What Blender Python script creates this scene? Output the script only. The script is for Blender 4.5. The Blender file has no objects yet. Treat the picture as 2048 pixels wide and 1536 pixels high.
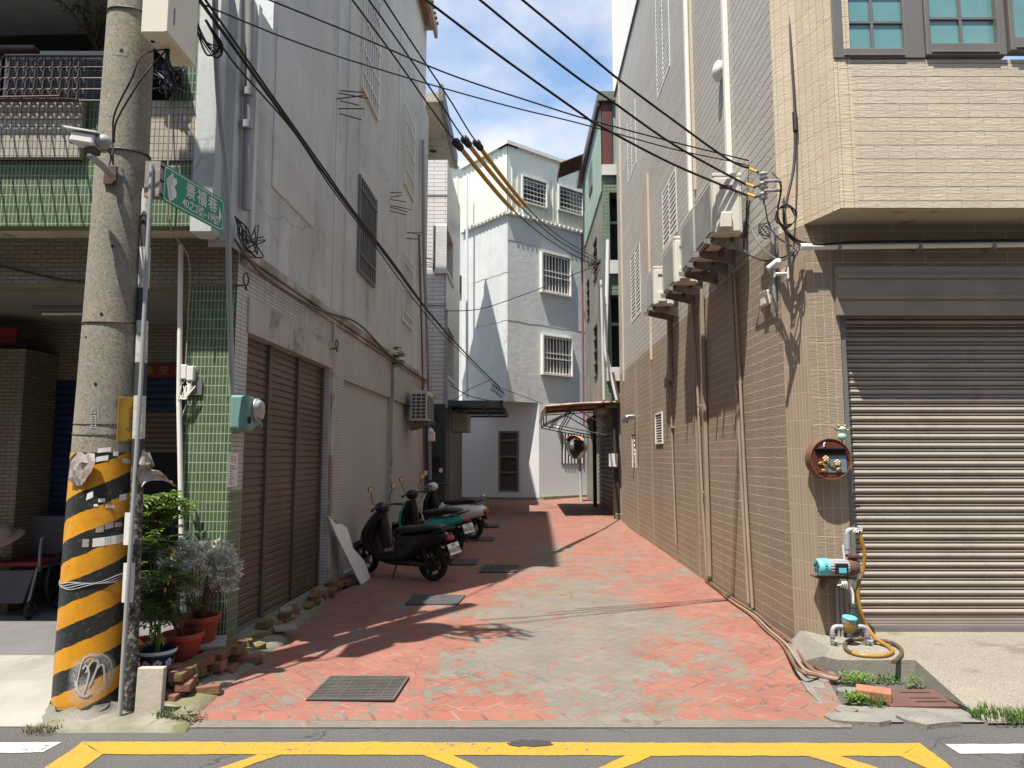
import bpy, bmesh, math, random
from mathutils import Vector, Matrix
R = math.radians
PI = math.pi
random.seed(7)
C = bpy.context.scene.collection
SC = bpy.context.scene

# ---------------------------------------------------------------- camera, sky, sun, exposure
CAM_H, PITCH, FPX = 1.60, R(5.9), 1420.0
cam = bpy.data.cameras.new('camera'); cam.sensor_width = 36.0; cam.lens = 36.0 * FPX / 2048
cam.clip_start = 0.05; cam.clip_end = 3000
co = bpy.data.objects.new('camera', cam); C.objects.link(co)
co.location = (0, 0, CAM_H); co.rotation_euler = (R(90) + PITCH, 0, 0)
SC.camera = co
SUN_V = Vector((0.235, 0.34, -1.0)).normalized()
sl = bpy.data.lights.new('sun', 'SUN'); sl.energy = 4.6; sl.angle = R(0.5); sl.color = (1.0, 0.95, 0.87)
so = bpy.data.objects.new('sun', sl); C.objects.link(so)
so.rotation_euler = SUN_V.to_track_quat('-Z', 'Y').to_euler()
SC.view_settings.view_transform = 'Standard'; SC.view_settings.look = 'None'
SC.view_settings.gamma = 1.0; SC.view_settings.exposure = 1.08
wd = bpy.data.worlds.new('World'); SC.world = wd; wd.use_nodes = True
def make_world():
    nt = wd.node_tree; nt.nodes.clear(); L = nt.links.new
    out = nt.nodes.new('ShaderNodeOutputWorld'); bg = nt.nodes.new('ShaderNodeBackground')
    sky = nt.nodes.new('ShaderNodeTexSky'); sky.sky_type = 'NISHITA'; sky.sun_disc = False
    sky.sun_elevation = math.asin(-SUN_V.z); sky.sun_rotation = math.atan2(-SUN_V.x, -SUN_V.y)
    sky.air_density = 1.0; sky.dust_density = 1.0; sky.ozone_density = 1.2
    tc = nt.nodes.new('ShaderNodeTexCoord')
    mp = nt.nodes.new('ShaderNodeMapping'); mp.inputs['Scale'].default_value = (1.0, 1.0, 1.7)
    mp.inputs['Location'].default_value = (0.35, 0.1, 0.62)
    nz = nt.nodes.new('ShaderNodeTexNoise'); nz.inputs['Scale'].default_value = 2.3
    nz.inputs['Detail'].default_value = 8; nz.inputs['Roughness'].default_value = 0.52
    rp = nt.nodes.new('ShaderNodeValToRGB')
    rp.color_ramp.elements[0].position = 0.48; rp.color_ramp.elements[1].position = 0.66
    hsv = nt.nodes.new('ShaderNodeHueSaturation'); hsv.inputs['Saturation'].default_value = 1.0; hsv.inputs['Hue'].default_value = 0.497
    hsv.inputs['Value'].default_value = 1.15
    mx = nt.nodes.new('ShaderNodeMix'); mx.data_type = 'RGBA'
    mx.inputs[7].default_value = (4.7, 4.65, 4.6, 1)
    L(tc.outputs['Generated'], mp.inputs['Vector']); L(mp.outputs[0], nz.inputs['Vector'])
    L(nz.outputs['Fac'], rp.inputs[0]); L(rp.outputs[0], mx.inputs[0])
    L(sky.outputs[0], hsv.inputs['Color']); L(hsv.outputs[0], mx.inputs[6])
    L(mx.outputs[2], bg.inputs['Color']); bg.inputs['Strength'].default_value = 0.11
    L(bg.outputs[0], out.inputs['Surface'])
make_world()

# ---------------------------------------------------------------- pixel <-> space helpers (photo is 2048 x 1536)
CP, SP = math.cos(PITCH), math.sin(PITCH)
EYE = Vector((0, 0, CAM_H))
def ray(u, v):
    a = (u - 1024) / FPX; b = (768 - v) / FPX
    return Vector((a, CP - b * SP, SP + b * CP))
def atY(u, v, Y):
    d = ray(u, v); return EYE + d * (Y / d.y)
def atZ(u, v, z):
    d = ray(u, v); return EYE + d * ((z - CAM_H) / d.z)
def gz(Y): return 0.02 + max(0.0, Y - 16.0) * 0.033        # alley floor rises gently towards the back
def atG(u, v):
    z = 0.02
    for _ in range(12):
        p = atZ(u, v, z); z = gz(p.y)
    return p

class Frame:
    """a vertical wall plane: s along the wall, z up, d outwards"""
    def __init__(s, o, e, n):
        s.o = Vector((o[0], o[1], 0)); s.e = Vector((e[0], e[1], 0)).normalized(); s.n = Vector((n[0], n[1], 0)).normalized()
    def pt(s, a, z, d=0): p = s.o + s.e * a + s.n * d; return Vector((p.x, p.y, z))
    def px(s, u, v, d=0):
        r = ray(u, v); o = s.o + s.n * d
        t = (o - Vector((0, 0, 0))).dot(s.n) / r.dot(s.n)
        p = EYE + r * t
        return (Vector((p.x, p.y, 0)) - s.o).dot(s.e), p.z
    def P(s, u, v, d=0):
        a, z = s.px(u, v, d); return s.pt(a, z, d)

# ---------------------------------------------------------------- mesh builder
class MB:
    def __init__(s): s.v = []; s.f = []; s.m = []; s.k = 0
    def mat(s, k): s.k = k; return s
    def add(s, vs, fs):
        b = len(s.v); s.v += [Vector(p) for p in vs]; s.f += [tuple(b + i for i in f) for f in fs]; s.m += [s.k] * len(fs); return s
    def poly(s, *ps): return s.add(ps, [tuple(range(len(ps)))])
    def obox(s, o, a, b, c):
        o, a, b, c = Vector(o), Vector(a), Vector(b), Vector(c)
        vs = [o, o + a, o + a + b, o + b, o + c, o + a + c, o + a + b + c, o + b + c]
        return s.add(vs, [(0, 3, 2, 1), (4, 5, 6, 7), (0, 1, 5, 4), (1, 2, 6, 5), (2, 3, 7, 6), (3, 0, 4, 7)])
    def box(s, x0, x1, y0, y1, z0, z1): return s.obox((x0, y0, z0), (x1 - x0, 0, 0), (0, y1 - y0, 0), (0, 0, z1 - z0))
    def fbox(s, F, s0, s1, z0, z1, d0, d1):
        return s.obox(F.pt(s0, z0, d0), F.e * (s1 - s0), F.n * (d1 - d0), (0, 0, z1 - z0))
    def prism(s, ps, vec):
        ps = [Vector(p) for p in ps]; n = len(ps); vec = Vector(vec)
        fs = [tuple(range(n - 1, -1, -1)), tuple(range(n, 2 * n))] + [(i, (i + 1) % n, n + (i + 1) % n, n + i) for i in range(n)]
        return s.add(ps + [p + vec for p in ps], fs)
    def rings(s, rs, cap=True, closed=False):
        n = len(rs[0]); vs = [p for r in rs for p in r]; fs = []
        K = len(rs)
        for i in range(K if closed else K - 1):
            j = (i + 1) % K
            for q in range(n): fs.append((i * n + q, i * n + (q + 1) % n, j * n + (q + 1) % n, j * n + q))
        if cap and not closed: fs += [tuple(range(n - 1, -1, -1)), tuple((K - 1) * n + q for q in range(n))]
        return s.add(vs, fs)
    def tube(s, pts, r, n=8, closed=False):
        pts = [Vector(p) for p in pts]; K = len(pts); rs = []
        rad = r if isinstance(r, (list, tuple)) else [r] * K
        up = None
        for i, p in enumerate(pts):
            a = pts[(i - 1) % K] if (i > 0 or closed) else p; b = pts[(i + 1) % K] if (i < K - 1 or closed) else p
            t = (b - a).normalized() if (b - a).length > 1e-9 else Vector((0, 0, 1))
            if up is None: up = Vector((0, 0, 1)) if abs(t.z) < 0.9 else Vector((1, 0, 0))
            x = t.cross(up)
            if x.length < 1e-4: x = t.orthogonal()
            x.normalize(); y = x.cross(t).normalized(); up = y
            rs.append([p + (x * math.cos(2 * PI * q / n) + y * math.sin(2 * PI * q / n)) * rad[i] for q in range(n)])
        return s.rings(rs, True, closed)
    def lathe(s, prof, c=(0, 0, 0), ax=(0, 0, 1), n=24, cap=True):
        c = Vector(c); ax = Vector(ax).normalized(); x = ax.orthogonal().normalized(); y = ax.cross(x)
        return s.rings([[c + ax * h + (x * math.cos(2 * PI * q / n) + y * math.sin(2 * PI * q / n)) * max(r, 1e-4) for q in range(n)] for r, h in prof], cap)
    def ball(s, c, r, n=12, m=8):
        rx, ry, rz = r if isinstance(r, (tuple, list)) else (r, r, r); c = Vector(c); rs = []
        for i in range(m + 1):
            a = -PI / 2 + PI * i / m; k = max(math.cos(a), 0.01)
            rs.append([c + Vector((rx * k * math.cos(2 * PI * q / n), ry * k * math.sin(2 * PI * q / n), rz * math.sin(a))) for q in range(n)])
        return s.rings(rs)
    def leaf(s, p, d, w, l, up=(0, 0, 1)):
        p, d, up = Vector(p), Vector(d).normalized(), Vector(up)
        x = d.cross(up)
        if x.length < 1e-3: x = d.orthogonal()
        x.normalize(); nn = x.cross(d) * (l * 0.12)
        return s.add([p, p + d * l * .45 + x * w * .5 + nn, p + d * l, p + d * l * .45 - x * w * .5 + nn], [(0, 1, 2, 3)])
    def build(s, name, mats, parent=None, smooth=False, bevel=0, label=None, cat=None, group=None, kind=None, origin=None, recalc=True, seg=2, weld=False):
        me = bpy.data.meshes.new(name)
        o3 = Vector(origin) if origin is not None else Vector((0, 0, 0))
        me.from_pydata([tuple(p - o3) for p in s.v], [], s.f)
        if not isinstance(mats, (list, tuple)): mats = [mats]
        for m in mats: me.materials.append(m)
        for p, k in zip(me.polygons, s.m): p.material_index = k
        if recalc or weld:
            bm = bmesh.new(); bm.from_mesh(me)
            if weld: bmesh.ops.remove_doubles(bm, verts=bm.verts, dist=1e-4)
            if recalc: bmesh.ops.recalc_face_normals(bm, faces=bm.faces)
            bm.to_mesh(me); bm.free()
        uv = me.uv_layers.new(name='UVMap'); vs = me.vertices
        for p in me.polygons:
            n = p.normal
            if abs(n.z) > 0.75:
                for li in p.loop_indices:
                    q = vs[me.loops[li].vertex_index].co + o3; uv.data[li].uv = (q.x, q.y)
            else:
                h = math.hypot(n.x, n.y) or 1; tx, ty = -n.y / h, n.x / h
                for li in p.loop_indices:
                    q = vs[me.loops[li].vertex_index].co + o3; uv.data[li].uv = (q.x * tx + q.y * ty, q.z)
        if smooth: me.shade_smooth()
        o = bpy.data.objects.new(name, me); C.objects.link(o)
        if origin is not None: o.location = o3
        if smooth == 'angle':
            me.shade_smooth()
            try: me.set_sharp_from_angle(angle=R(38))
            except Exception: pass
        if bevel:
            b = o.modifiers.new('bevel', 'BEVEL'); b.width = bevel; b.segments = seg; b.limit_method = 'ANGLE'; b.angle_limit = R(40)
        if parent is not None: adopt(o, parent)
        tag(o, label, cat, group, kind)
        return o
def wpos(o):
    p = Vector((0, 0, 0))
    while o is not None: p += o.location + (o.matrix_parent_inverse.translation if o.parent else Vector((0, 0, 0))); o = o.parent
    return p
def adopt(o, parent):
    o.parent = parent; o.matrix_parent_inverse = Matrix.Translation(-wpos(parent))
def tag(o, label=None, cat=None, group=None, kind=None):
    if label: o['label'] = label
    if cat: o['category'] = cat
    if group: o['group'] = group
    if kind: o['kind'] = kind
    return o
def thing(name, label, cat, loc=(0, 0, 0), group=None):
    o = bpy.data.objects.new(name, None); C.objects.link(o); o.location = loc; o.empty_display_size = 0.2
    return tag(o, label, cat, group)
def dup(root, label=None):
    r = root.copy(); C.objects.link(r)
    if label: r['label'] = label
    for ch in list(root.children):
        c = ch.copy(); C.objects.link(c); c.parent = r
        for g in list(ch.children):
            d = g.copy(); C.objects.link(d); d.parent = c
    return r
def put(o, loc, rz=0, rx=0, ry=0, sc=1):
    o.location = loc; o.rotation_euler = (rx, ry, rz); o.scale = (sc, sc, sc); return o
def spline(pts, n=8):
    """Catmull-Rom through the points"""
    pts = [Vector(p) for p in pts]; out = []
    for i in range(len(pts) - 1):
        a, b = pts[max(i - 1, 0)], pts[i]; c, d = pts[i + 1], pts[min(i + 2, len(pts) - 1)]
        for k in range(n):
            t = k / n
            out.append(0.5 * ((2 * b) + (c - a) * t + (2 * a - 5 * b + 4 * c - d) * t * t + (3 * b - a - 3 * c + d) * t ** 3))
    out.append(pts[-1]); return out
def sag(a, b, drop, n=24):
    a, b = Vector(a), Vector(b)
    return [a.lerp(b, i / n) - Vector((0, 0, drop * 4 * (i / n) * (1 - i / n))) for i in range(n + 1)]
def text_to(mb, txt, size, F3, extrude=0.0012, align='CENTER', sx=1.0, bold=0.0):
    """lettering as geometry; F3 = (origin, right, up) in space"""
    cu = bpy.data.curves.new('lettering', 'FONT'); cu.body = txt; cu.size = size; cu.align_x = align; cu.align_y = 'CENTER'
    cu.extrude = extrude; cu.offset = bold; cu.resolution_u = 3
    to = bpy.data.objects.new('lettering', cu); C.objects.link(to)
    dg = bpy.context.evaluated_depsgraph_get(); dg.update()
    me = bpy.data.meshes.new_from_object(to.evaluated_get(dg))
    o, rt, up = (Vector(q) for q in F3); nn = rt.cross(up)
    mb.add([o + rt * (p.co.x * sx) + up * p.co.y + nn * p.co.z for p in me.vertices], [tuple(p.vertices) for p in me.polygons])
    bpy.data.objects.remove(to); bpy.data.meshes.remove(me); bpy.data.curves.remove(cu)

# ---------------------------------------------------------------- materials
class NT:
    def __init__(s, name):
        s.m = bpy.data.materials.new(name); s.m.use_nodes = True; s.t = s.m.node_tree; s.N = s.t.nodes
        s.b = s.N['Principled BSDF']
    def n(s, ty, **kw):
        q = s.N.new('ShaderNode' + ty)
        for k, v in kw.items(): setattr(q, k, v)
        return q
    def l(s, a, b): s.t.links.new(a, b)
    def set(s, sock, val):
        if isinstance(val, bpy.types.NodeSocket): s.l(val, sock)
        else: sock.default_value = val
    def math(s, op, a, b=0.0, c=0.0):
        q = s.n('Math', operation=op); s.set(q.inputs[0], a); s.set(q.inputs[1], b); s.set(q.inputs[2], c); return q.outputs[0]
    def mix(s, f, a, b, bt='MIX'):
        q = s.n('Mix', data_type='RGBA', blend_type=bt); s.set(q.inputs[0], f)
        for i, x in ((6, a), (7, b)): s.set(q.inputs[i], (*x, 1) if isinstance(x, tuple) and len(x) == 3 else x)
        return q.outputs[2]
    def noise(s, vec, sc, det=5, ro=0.55, dist=0.0):
        q = s.n('TexNoise'); s.l(vec, q.inputs['Vector']); q.inputs['Scale'].default_value = sc; q.inputs['Detail'].default_value = det
        q.inputs['Roughness'].default_value = ro; q.inputs['Distortion'].default_value = dist; return q.outputs['Fac']
    def ramp(s, f, a, b, ca=(0, 0, 0), cb=(1, 1, 1)):
        q = s.n('ValToRGB'); e = q.color_ramp.elements; e[0].position = a; e[1].position = b
        e[0].color = (*ca, 1); e[1].color = (*cb, 1); s.l(f, q.inputs[0]); return q.outputs[0]
    def mapv(s, vec, sc=(1, 1, 1), rot=(0, 0, 0), loc=(0, 0, 0)):
        q = s.n('Mapping'); s.l(vec, q.inputs['Vector']); q.inputs['Scale'].default_value = sc; q.inputs['Rotation'].default_value = rot
        q.inputs['Location'].default_value = loc; return q.outputs[0]
def surf(name, c, c2=None, ns=2.5, rough=0.7, metal=0.0, bump=0.0, bscale=30, streak=0.0, streakc=(0.06, 0.055, 0.05), brick=None,
         spots=0.0, spotc=(0.05, 0.04, 0.03), spotsc=6, ripple=0, spec=0.4, rvar=0.0, streakw=9.0, grain=0.0, trans=0, coat=0.0, patch=None, crack=0):
    t = NT(name); tc = t.n('TexCoord'); ob = tc.outputs['Object']; uvs = tc.outputs['UV']
    geo = t.n('NewGeometry'); ob = geo.outputs['Position'] if not trans == 'local' else ob
    hgt = []
    if c2 is None: c2 = tuple(x * 0.78 for x in c)
    if brick:
        bv = t.mapv(uvs, rot=(0, 0, R(90)) if brick.get('rot') else (0, 0, 0), loc=brick.get('loc', (0, 0, 0)))
        q = t.n('TexBrick'); t.l(bv, q.inputs['Vector']); q.inputs['Scale'].default_value = 1.0
        q.inputs['Brick Width'].default_value = brick['w']; q.inputs['Row Height'].default_value = brick['h']
        q.inputs['Mortar Size'].default_value = brick['m']; q.inputs['Mortar Smooth'].default_value = brick.get('ms', 0.2)
        q.inputs['Bias'].default_value = brick.get('bias', 0.0)
        q.offset = brick.get('off', 0.5); q.offset_frequency = brick.get('freq', 2)
        q.inputs['Color1'].default_value = (*c, 1); q.inputs['Color2'].default_value = (*c2, 1)
        q.inputs['Mortar'].default_value = (*brick['mort'], 1)
        col = q.outputs['Color']; hgt.append((t.math('SUBTRACT', 1.0, q.outputs['Fac']), brick.get('bd', 0.5), brick.get('bdist', 0.004)))
        if brick.get('dbl'):      # every second joint dark, long horizontal
            q2 = t.n('TexBrick'); t.l(bv, q2.inputs['Vector']); q2.inputs['Scale'].default_value = 1.0
            q2.inputs['Brick Width'].default_value = 50; q2.inputs['Row Height'].default_value = brick['dbl']
            q2.inputs['Mortar Size'].default_value = brick.get('dm', 0.003); q2.inputs['Mortar Smooth'].default_value = 0.1
            col = t.mix(q2.outputs['Fac'], col, brick.get('dc', (0.05, 0.04, 0.035)))
            hgt.append((t.math('SUBTRACT', 1.0, q2.outputs['Fac']), 0.6, 0.006))
        big = t.noise(ob, ns, 4)
        col = t.mix(t.math('MULTIPLY', t.ramp(big, .35, .7), 0.35), col, t.mix(1.0, col, (0.72, 0.70, 0.66), 'MULTIPLY'))
    else:
        big = t.noise(ob, ns, 7, 0.6)
        col = t.mix(t.ramp(big, .32, .68), c, c2)
    if patch:
        pn = t.noise(ob, patch[1], 6, 0.65, 0.4); col = t.mix(t.math('MULTIPLY', t.ramp(pn, patch[2], patch[2] + 0.05), patch[3]), col, patch[0])
    if streak:
        sv = t.mapv(ob, (streakw, streakw, 0.28)); sn = t.noise(sv, 1.0, 6, 0.65)
        s2 = t.noise(ob, 0.55, 3)
        f = t.math('MULTIPLY', t.ramp(sn, .46, .74), t.math('MULTIPLY', t.ramp(s2, .3, .65), streak))
        col = t.mix(f, col, streakc)
    if spots:
        sp = t.noise(ob, spotsc, 8, 0.7); col = t.mix(t.math('MULTIPLY', t.ramp(sp, .58, .68), spots), col, spotc)
    if crack:
        vo = t.n('TexVoronoi', feature='DISTANCE_TO_EDGE'); wv = t.n('VectorMath', operation='ADD'); t.l(ob, wv.inputs[0]); nn = t.n('TexNoise'); t.l(ob, nn.inputs['Vector']); nn.inputs['Scale'].default_value = 1.4; nn.inputs['Detail'].default_value = 8
        t.l(nn.outputs['Color'], wv.inputs[1]); t.l(wv.outputs[0], vo.inputs['Vector']); vo.inputs['Scale'].default_value = crack
        ck = t.math('MULTIPLY', t.math('SUBTRACT', 1.0, t.ramp(vo.outputs['Distance'], .002, .006)), t.ramp(t.noise(ob, .5, 2), .48, .56)); col = t.mix(t.math('MULTIPLY', ck, .42), col, (0.10, 0.095, 0.09))
    if grain:
        gn = t.noise(ob, 140, 3, 0.75); col = t.mix(t.math('MULTIPLY', t.ramp(gn, .38, .62), grain), col, t.mix(1.0, col, (0.35, 0.34, 0.33), 'MULTIPLY'))
    t.l(col, t.b.inputs['Base Color'])
    if rvar:
        t.l(t.math('MULTIPLY_ADD', t.noise(ob, 7, 5), rvar, rough - rvar * 0.5), t.b.inputs['Roughness'])
    else: t.b.inputs['Roughness'].default_value = rough
    t.b.inputs['Metallic'].default_value = metal; t.b.inputs['Specular IOR Level'].default_value = spec
    if coat: t.b.inputs['Coat Weight'].default_value = coat; t.b.inputs['Coat Roughness'].default_value = 0.06
    if bump: hgt.append((t.noise(ob, bscale, 6, 0.6), bump, 0.01))
    if ripple:
        rv = t.mapv(uvs, (14, 60, 1), (0, 0, R(-24))); hgt.append((t.noise(rv, 1.0, 2, 0.4, 0.6), ripple, 0.008))
    prev = None
    for h, st, di in hgt:
        bn = t.n('Bump'); bn.inputs['Strength'].default_value = st; bn.inputs['Distance'].default_value = di; t.l(h, bn.inputs['Height'])
        if prev is not None: t.l(prev, bn.inputs['Normal'])
        prev = bn.outputs[0]
    if prev is not None: t.l(prev, t.b.inputs['Normal'])
    return t.m
M = {}
M['plaster'] = surf('stained_plaster', (0.57, 0.59, 0.58), (0.44, 0.46, 0.45), ns=0.7, crack=0.42, rough=0.85, streak=0.6, streakc=(0.20, 0.20, 0.19), bump=0.25, bscale=18, streakw=3.2, spots=0.45, spotc=(0.22, 0.215, 0.2), spotsc=1.3, patch=((0.60, 0.61, 0.60), 0.9, 0.56, 0.5))
M['plaster_panel'] = surf('blocked_panel_plaster', (0.60, 0.61, 0.595), (0.51, 0.52, 0.505), ns=0.9, rough=0.85, streak=0.35, streakc=(0.2, 0.19, 0.18), bump=0.15)
M['plaster_plain'] = surf('smooth_grey_plaster', (0.44, 0.44, 0.435), (0.38, 0.38, 0.375), ns=0.8, rough=0.85, streak=0.3, streakc=(0.2, 0.19, 0.17), bump=0.1)
M['cement'] = surf('peeling_cement', (0.47, 0.45, 0.43), (0.36, 0.34, 0.315), ns=2.2, rough=0.9, bump=0.3, patch=((0.2, 0.17, 0.14), 1.6, 0.52, 0.75), streak=0.4)
M['mosaic_white'] = surf('white_strip_mosaic', (0.50, 0.50, 0.485), (0.43, 0.43, 0.42), ns=1.2, rough=0.45, brick=dict(w=0.16, h=0.036, m=0.0035, mort=(0.16, 0.15, 0.14), off=0.0), streak=0.5, streakc=(0.2, 0.17, 0.14))
M['mosaic_green'] = surf('green_strip_mosaic', (0.054, 0.098, 0.043), (0.08, 0.135, 0.06), ns=1.5, rough=0.3, brick=dict(w=0.031, h=0.078, m=0.0045, mort=(0.26, 0.285, 0.215), off=0.0, bias=-0.1), streak=0.3, streakc=(0.1, 0.11, 0.08))
M['mosaic_cream'] = surf('cream_strip_mosaic', (0.44, 0.40, 0.33), (0.38, 0.345, 0.28), ns=1.2, rough=0.4, brick=dict(w=0.036, h=0.06, m=0.004, mort=(0.15, 0.13, 0.11), off=0.0), streak=0.75, streakc=(0.16, 0.10, 0.06))
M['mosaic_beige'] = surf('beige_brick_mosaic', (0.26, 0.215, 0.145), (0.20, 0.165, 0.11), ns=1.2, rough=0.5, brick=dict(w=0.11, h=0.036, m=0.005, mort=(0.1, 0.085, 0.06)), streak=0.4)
M['tile_brown'] = surf('brown_ripple_tile', (0.285, 0.220, 0.157), (0.252, 0.195, 0.139), ns=1.0, rough=0.62, brick=dict(w=0.72, h=0.094, m=0.0038, mort=(0.50, 0.40, 0.30), ms=0.1, off=0.37, bd=0.7), ripple=0.4, streak=0.4, streakc=(0.15, 0.105, 0.075), streakw=4)
M['tile_beige'] = surf('beige_ripple_tile', (0.53, 0.45, 0.335), (0.48, 0.405, 0.30), ns=1.0, rough=0.6, brick=dict(w=0.23, h=0.0595, m=0.0022, mort=(0.36, 0.28, 0.2), ms=0.1, off=0.5, dbl=0.119, dm=0.0034, dc=(0.10, 0.065, 0.06)), ripple=0.4, streak=0.2, streakc=(0.40, 0.32, 0.24), streakw=3)
M['tile_beige_side'] = surf('beige_side_tile', (0.46, 0.43, 0.375), (0.41, 0.385, 0.335), ns=1.0, rough=0.6, brick=dict(w=3.0, h=0.1, m=0.006, mort=(0.15, 0.122, 0.09), ms=0.1), ripple=0.55)
M['tile_beige_upright'] = surf('beige_upright_tile', (0.57, 0.475, 0.34), (0.52, 0.43, 0.305), ns=1.0, rough=0.6, brick=dict(w=0.23, h=0.085, m=0.0035, mort=(0.36, 0.27, 0.18), off=0.0, rot=True), ripple=0.45)
M['tile_brown_upright'] = surf('brown_upright_tile', (0.305, 0.24, 0.17), (0.268, 0.21, 0.15), ns=1.0, rough=0.62, brick=dict(w=0.235, h=0.075, m=0.0032, mort=(0.46, 0.36, 0.26), off=0.0, rot=True), ripple=0.45, streak=0.2, streakc=(0.16, 0.11, 0.08))
M['trim_brown'] = surf('brown_fluted_trim', (0.29, 0.228, 0.163), (0.25, 0.197, 0.142), ns=1.2, rough=0.6, brick=dict(w=0.24, h=0.035, m=0.003, mort=(0.40, 0.31, 0.225), off=0.0, rot=True))
M['trim_beige'] = surf('beige_trim', (0.52, 0.42, 0.30), (0.45, 0.37, 0.27), ns=1.2, rough=0.6, brick=dict(w=0.24, h=0.3, m=0.003, mort=(0.3, 0.23, 0.17), off=0.0))
M['soffit'] = surf('stained_soffit', (0.40, 0.35, 0.275), (0.31, 0.27, 0.205), ns=2.0, rough=0.85, patch=((0.13, 0.11, 0.085), 2.2, 0.58, 0.8))
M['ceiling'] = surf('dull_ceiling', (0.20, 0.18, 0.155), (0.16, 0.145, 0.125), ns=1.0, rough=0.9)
M['shutter_brown'] = surf('brown_steel_slats', (0.155, 0.112, 0.085), (0.115, 0.082, 0.062), ns=2.0, rough=0.38, metal=0.25, spots=0.25, spotc=(0.3, 0.24, 0.19), spotsc=4, rvar=0.25)
M['shutter_steel'] = surf('bare_steel_slats', (0.36, 0.31, 0.265), (0.29, 0.25, 0.212), ns=1.4, rough=0.5, metal=0.25, patch=((0.22, 0.175, 0.135), 2.3, 0.60, 0.35), spots=0.25, spotc=(0.16, 0.12, 0.10), spotsc=3.2, rvar=0.22)
M['shutter_blue'] = surf('dark_blue_slats', (0.012, 0.022, 0.075), (0.010, 0.018, 0.06), rough=0.5)
M['guide'] = surf('brown_guide_rail', (0.13, 0.10, 0.08), rough=0.5, metal=0.2)
M['grey_metal'] = surf('grey_painted_metal', (0.21, 0.205, 0.195), (0.17, 0.165, 0.155), rough=0.45, metal=0.3)
M['header'] = surf('shutter_box_metal', (0.33, 0.275, 0.215), (0.27, 0.225, 0.175), rough=0.5, metal=0.3)
M['white_metal'] = surf('white_painted_metal', (0.70, 0.69, 0.65), (0.62, 0.61, 0.57), rough=0.45, spots=0.15, spotc=(0.35, 0.2, 0.1))
M['cream_metal'] = surf('cream_painted_metal', (0.66, 0.61, 0.50), (0.60, 0.55, 0.45), rough=0.4)
M['siding'] = surf('cream_metal_siding', (0.70, 0.70, 0.60), (0.63, 0.63, 0.53), ns=0.7, rough=0.5, streak=0.3, streakc=(0.42, 0.40, 0.32))
M['siding_white'] = surf('white_metal_siding', (0.66, 0.65, 0.60), (0.58, 0.57, 0.53), ns=0.7, rough=0.5, streak=0.35, streakc=(0.36, 0.30, 0.24))
M['siding_mint'] = surf('mint_metal_siding', (0.25, 0.33, 0.285), (0.20, 0.275, 0.235), ns=0.9, rough=0.5, streak=0.4, streakc=(0.24, 0.2, 0.15))
M['roof_dark'] = surf('dark_roof_edge', (0.13, 0.13, 0.125), rough=0.6)
M['roof_rust'] = surf('rusty_roof_sheet', (0.40, 0.32, 0.26), (0.22, 0.11, 0.06), ns=3.5, rough=0.8, bump=0.2)
M['house_white'] = surf('rendered_pale_wall', (0.58, 0.595, 0.59), (0.51, 0.525, 0.525), ns=1.3, crack=0.5, rough=0.9, bump=0.9, bscale=5, streak=0.5, streakc=(0.36, 0.365, 0.355), streakw=2.5)
M['house_base'] = surf('ground_floor_render', (0.62, 0.63, 0.63), (0.57, 0.58, 0.575), ns=0.8, rough=0.85, spots=0.2, spotc=(0.5, 0.47, 0.42), spotsc=1.5)
M['mosaic_pale'] = surf('pale_strip_tile', (0.66, 0.63, 0.62), (0.60, 0.575, 0.57), ns=1.0, rough=0.4, brick=dict(w=0.5, h=0.105, m=0.008, mort=(0.24, 0.22, 0.22), off=0.4))
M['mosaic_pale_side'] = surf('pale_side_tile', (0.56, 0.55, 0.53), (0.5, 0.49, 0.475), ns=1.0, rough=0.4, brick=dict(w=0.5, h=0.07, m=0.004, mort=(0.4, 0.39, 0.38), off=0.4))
M['granite'] = surf('dark_green_granite', (0.055, 0.065, 0.055), (0.03, 0.038, 0.032), ns=8, rough=0.25, spots=0.3, spotc=(0.12, 0.13, 0.11), spotsc=25)
M['concrete_old'] = surf('weathered_concrete', (0.27, 0.26, 0.22), (0.17, 0.165, 0.135), ns=1.2, rough=0.9, streak=0.9, streakc=(0.07, 0.075, 0.055), bump=0.4, streakw=4)
M['mosaic_moss'] = surf('moss_green_mosaic', (0.115, 0.17, 0.11), (0.09, 0.14, 0.085), ns=1.5, rough=0.4, brick=dict(w=0.1, h=0.1, m=0.006, mort=(0.2, 0.24, 0.18), off=0.0), streak=0.4)
M['red_steel'] = surf('dark_red_steel', (0.11, 0.026, 0.018), (0.075, 0.02, 0.014), ns=3, rough=0.5)
M['red_pipe'] = surf('faded_red_pipe', (0.24, 0.07, 0.07), (0.19, 0.058, 0.056), rough=0.5)
M['rust'] = surf('rusty_steel', (0.14, 0.075, 0.05), (0.07, 0.04, 0.03), ns=6, rough=0.8, metal=0.2, bump=0.3, spots=0.3, spotc=(0.3, 0.12, 0.05))
M['rust_galv'] = surf('rusty_galvanised_arm', (0.30, 0.29, 0.27), (0.17, 0.13, 0.10), ns=7, rough=0.6, metal=0.5, spots=0.7, spotc=(0.22, 0.06, 0.025), spotsc=5)
M['rust_red'] = surf('reddish_rust', (0.13, 0.062, 0.045), (0.085, 0.045, 0.035), ns=7, rough=0.85, bump=0.3)
M['dark_steel'] = surf('dark_steel', (0.05, 0.045, 0.042), (0.035, 0.03, 0.028), rough=0.55, metal=0.4)
M['cable'] = surf('black_cable', (0.012, 0.011, 0.011), rough=0.55)
M['cable_grey'] = surf('grey_cable', (0.10, 0.10, 0.10), rough=0.6)
M['sleeve'] = surf('yellow_sleeve', (0.47, 0.27, 0.035), (0.40, 0.22, 0.03), ns=3, rough=0.5)
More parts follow.
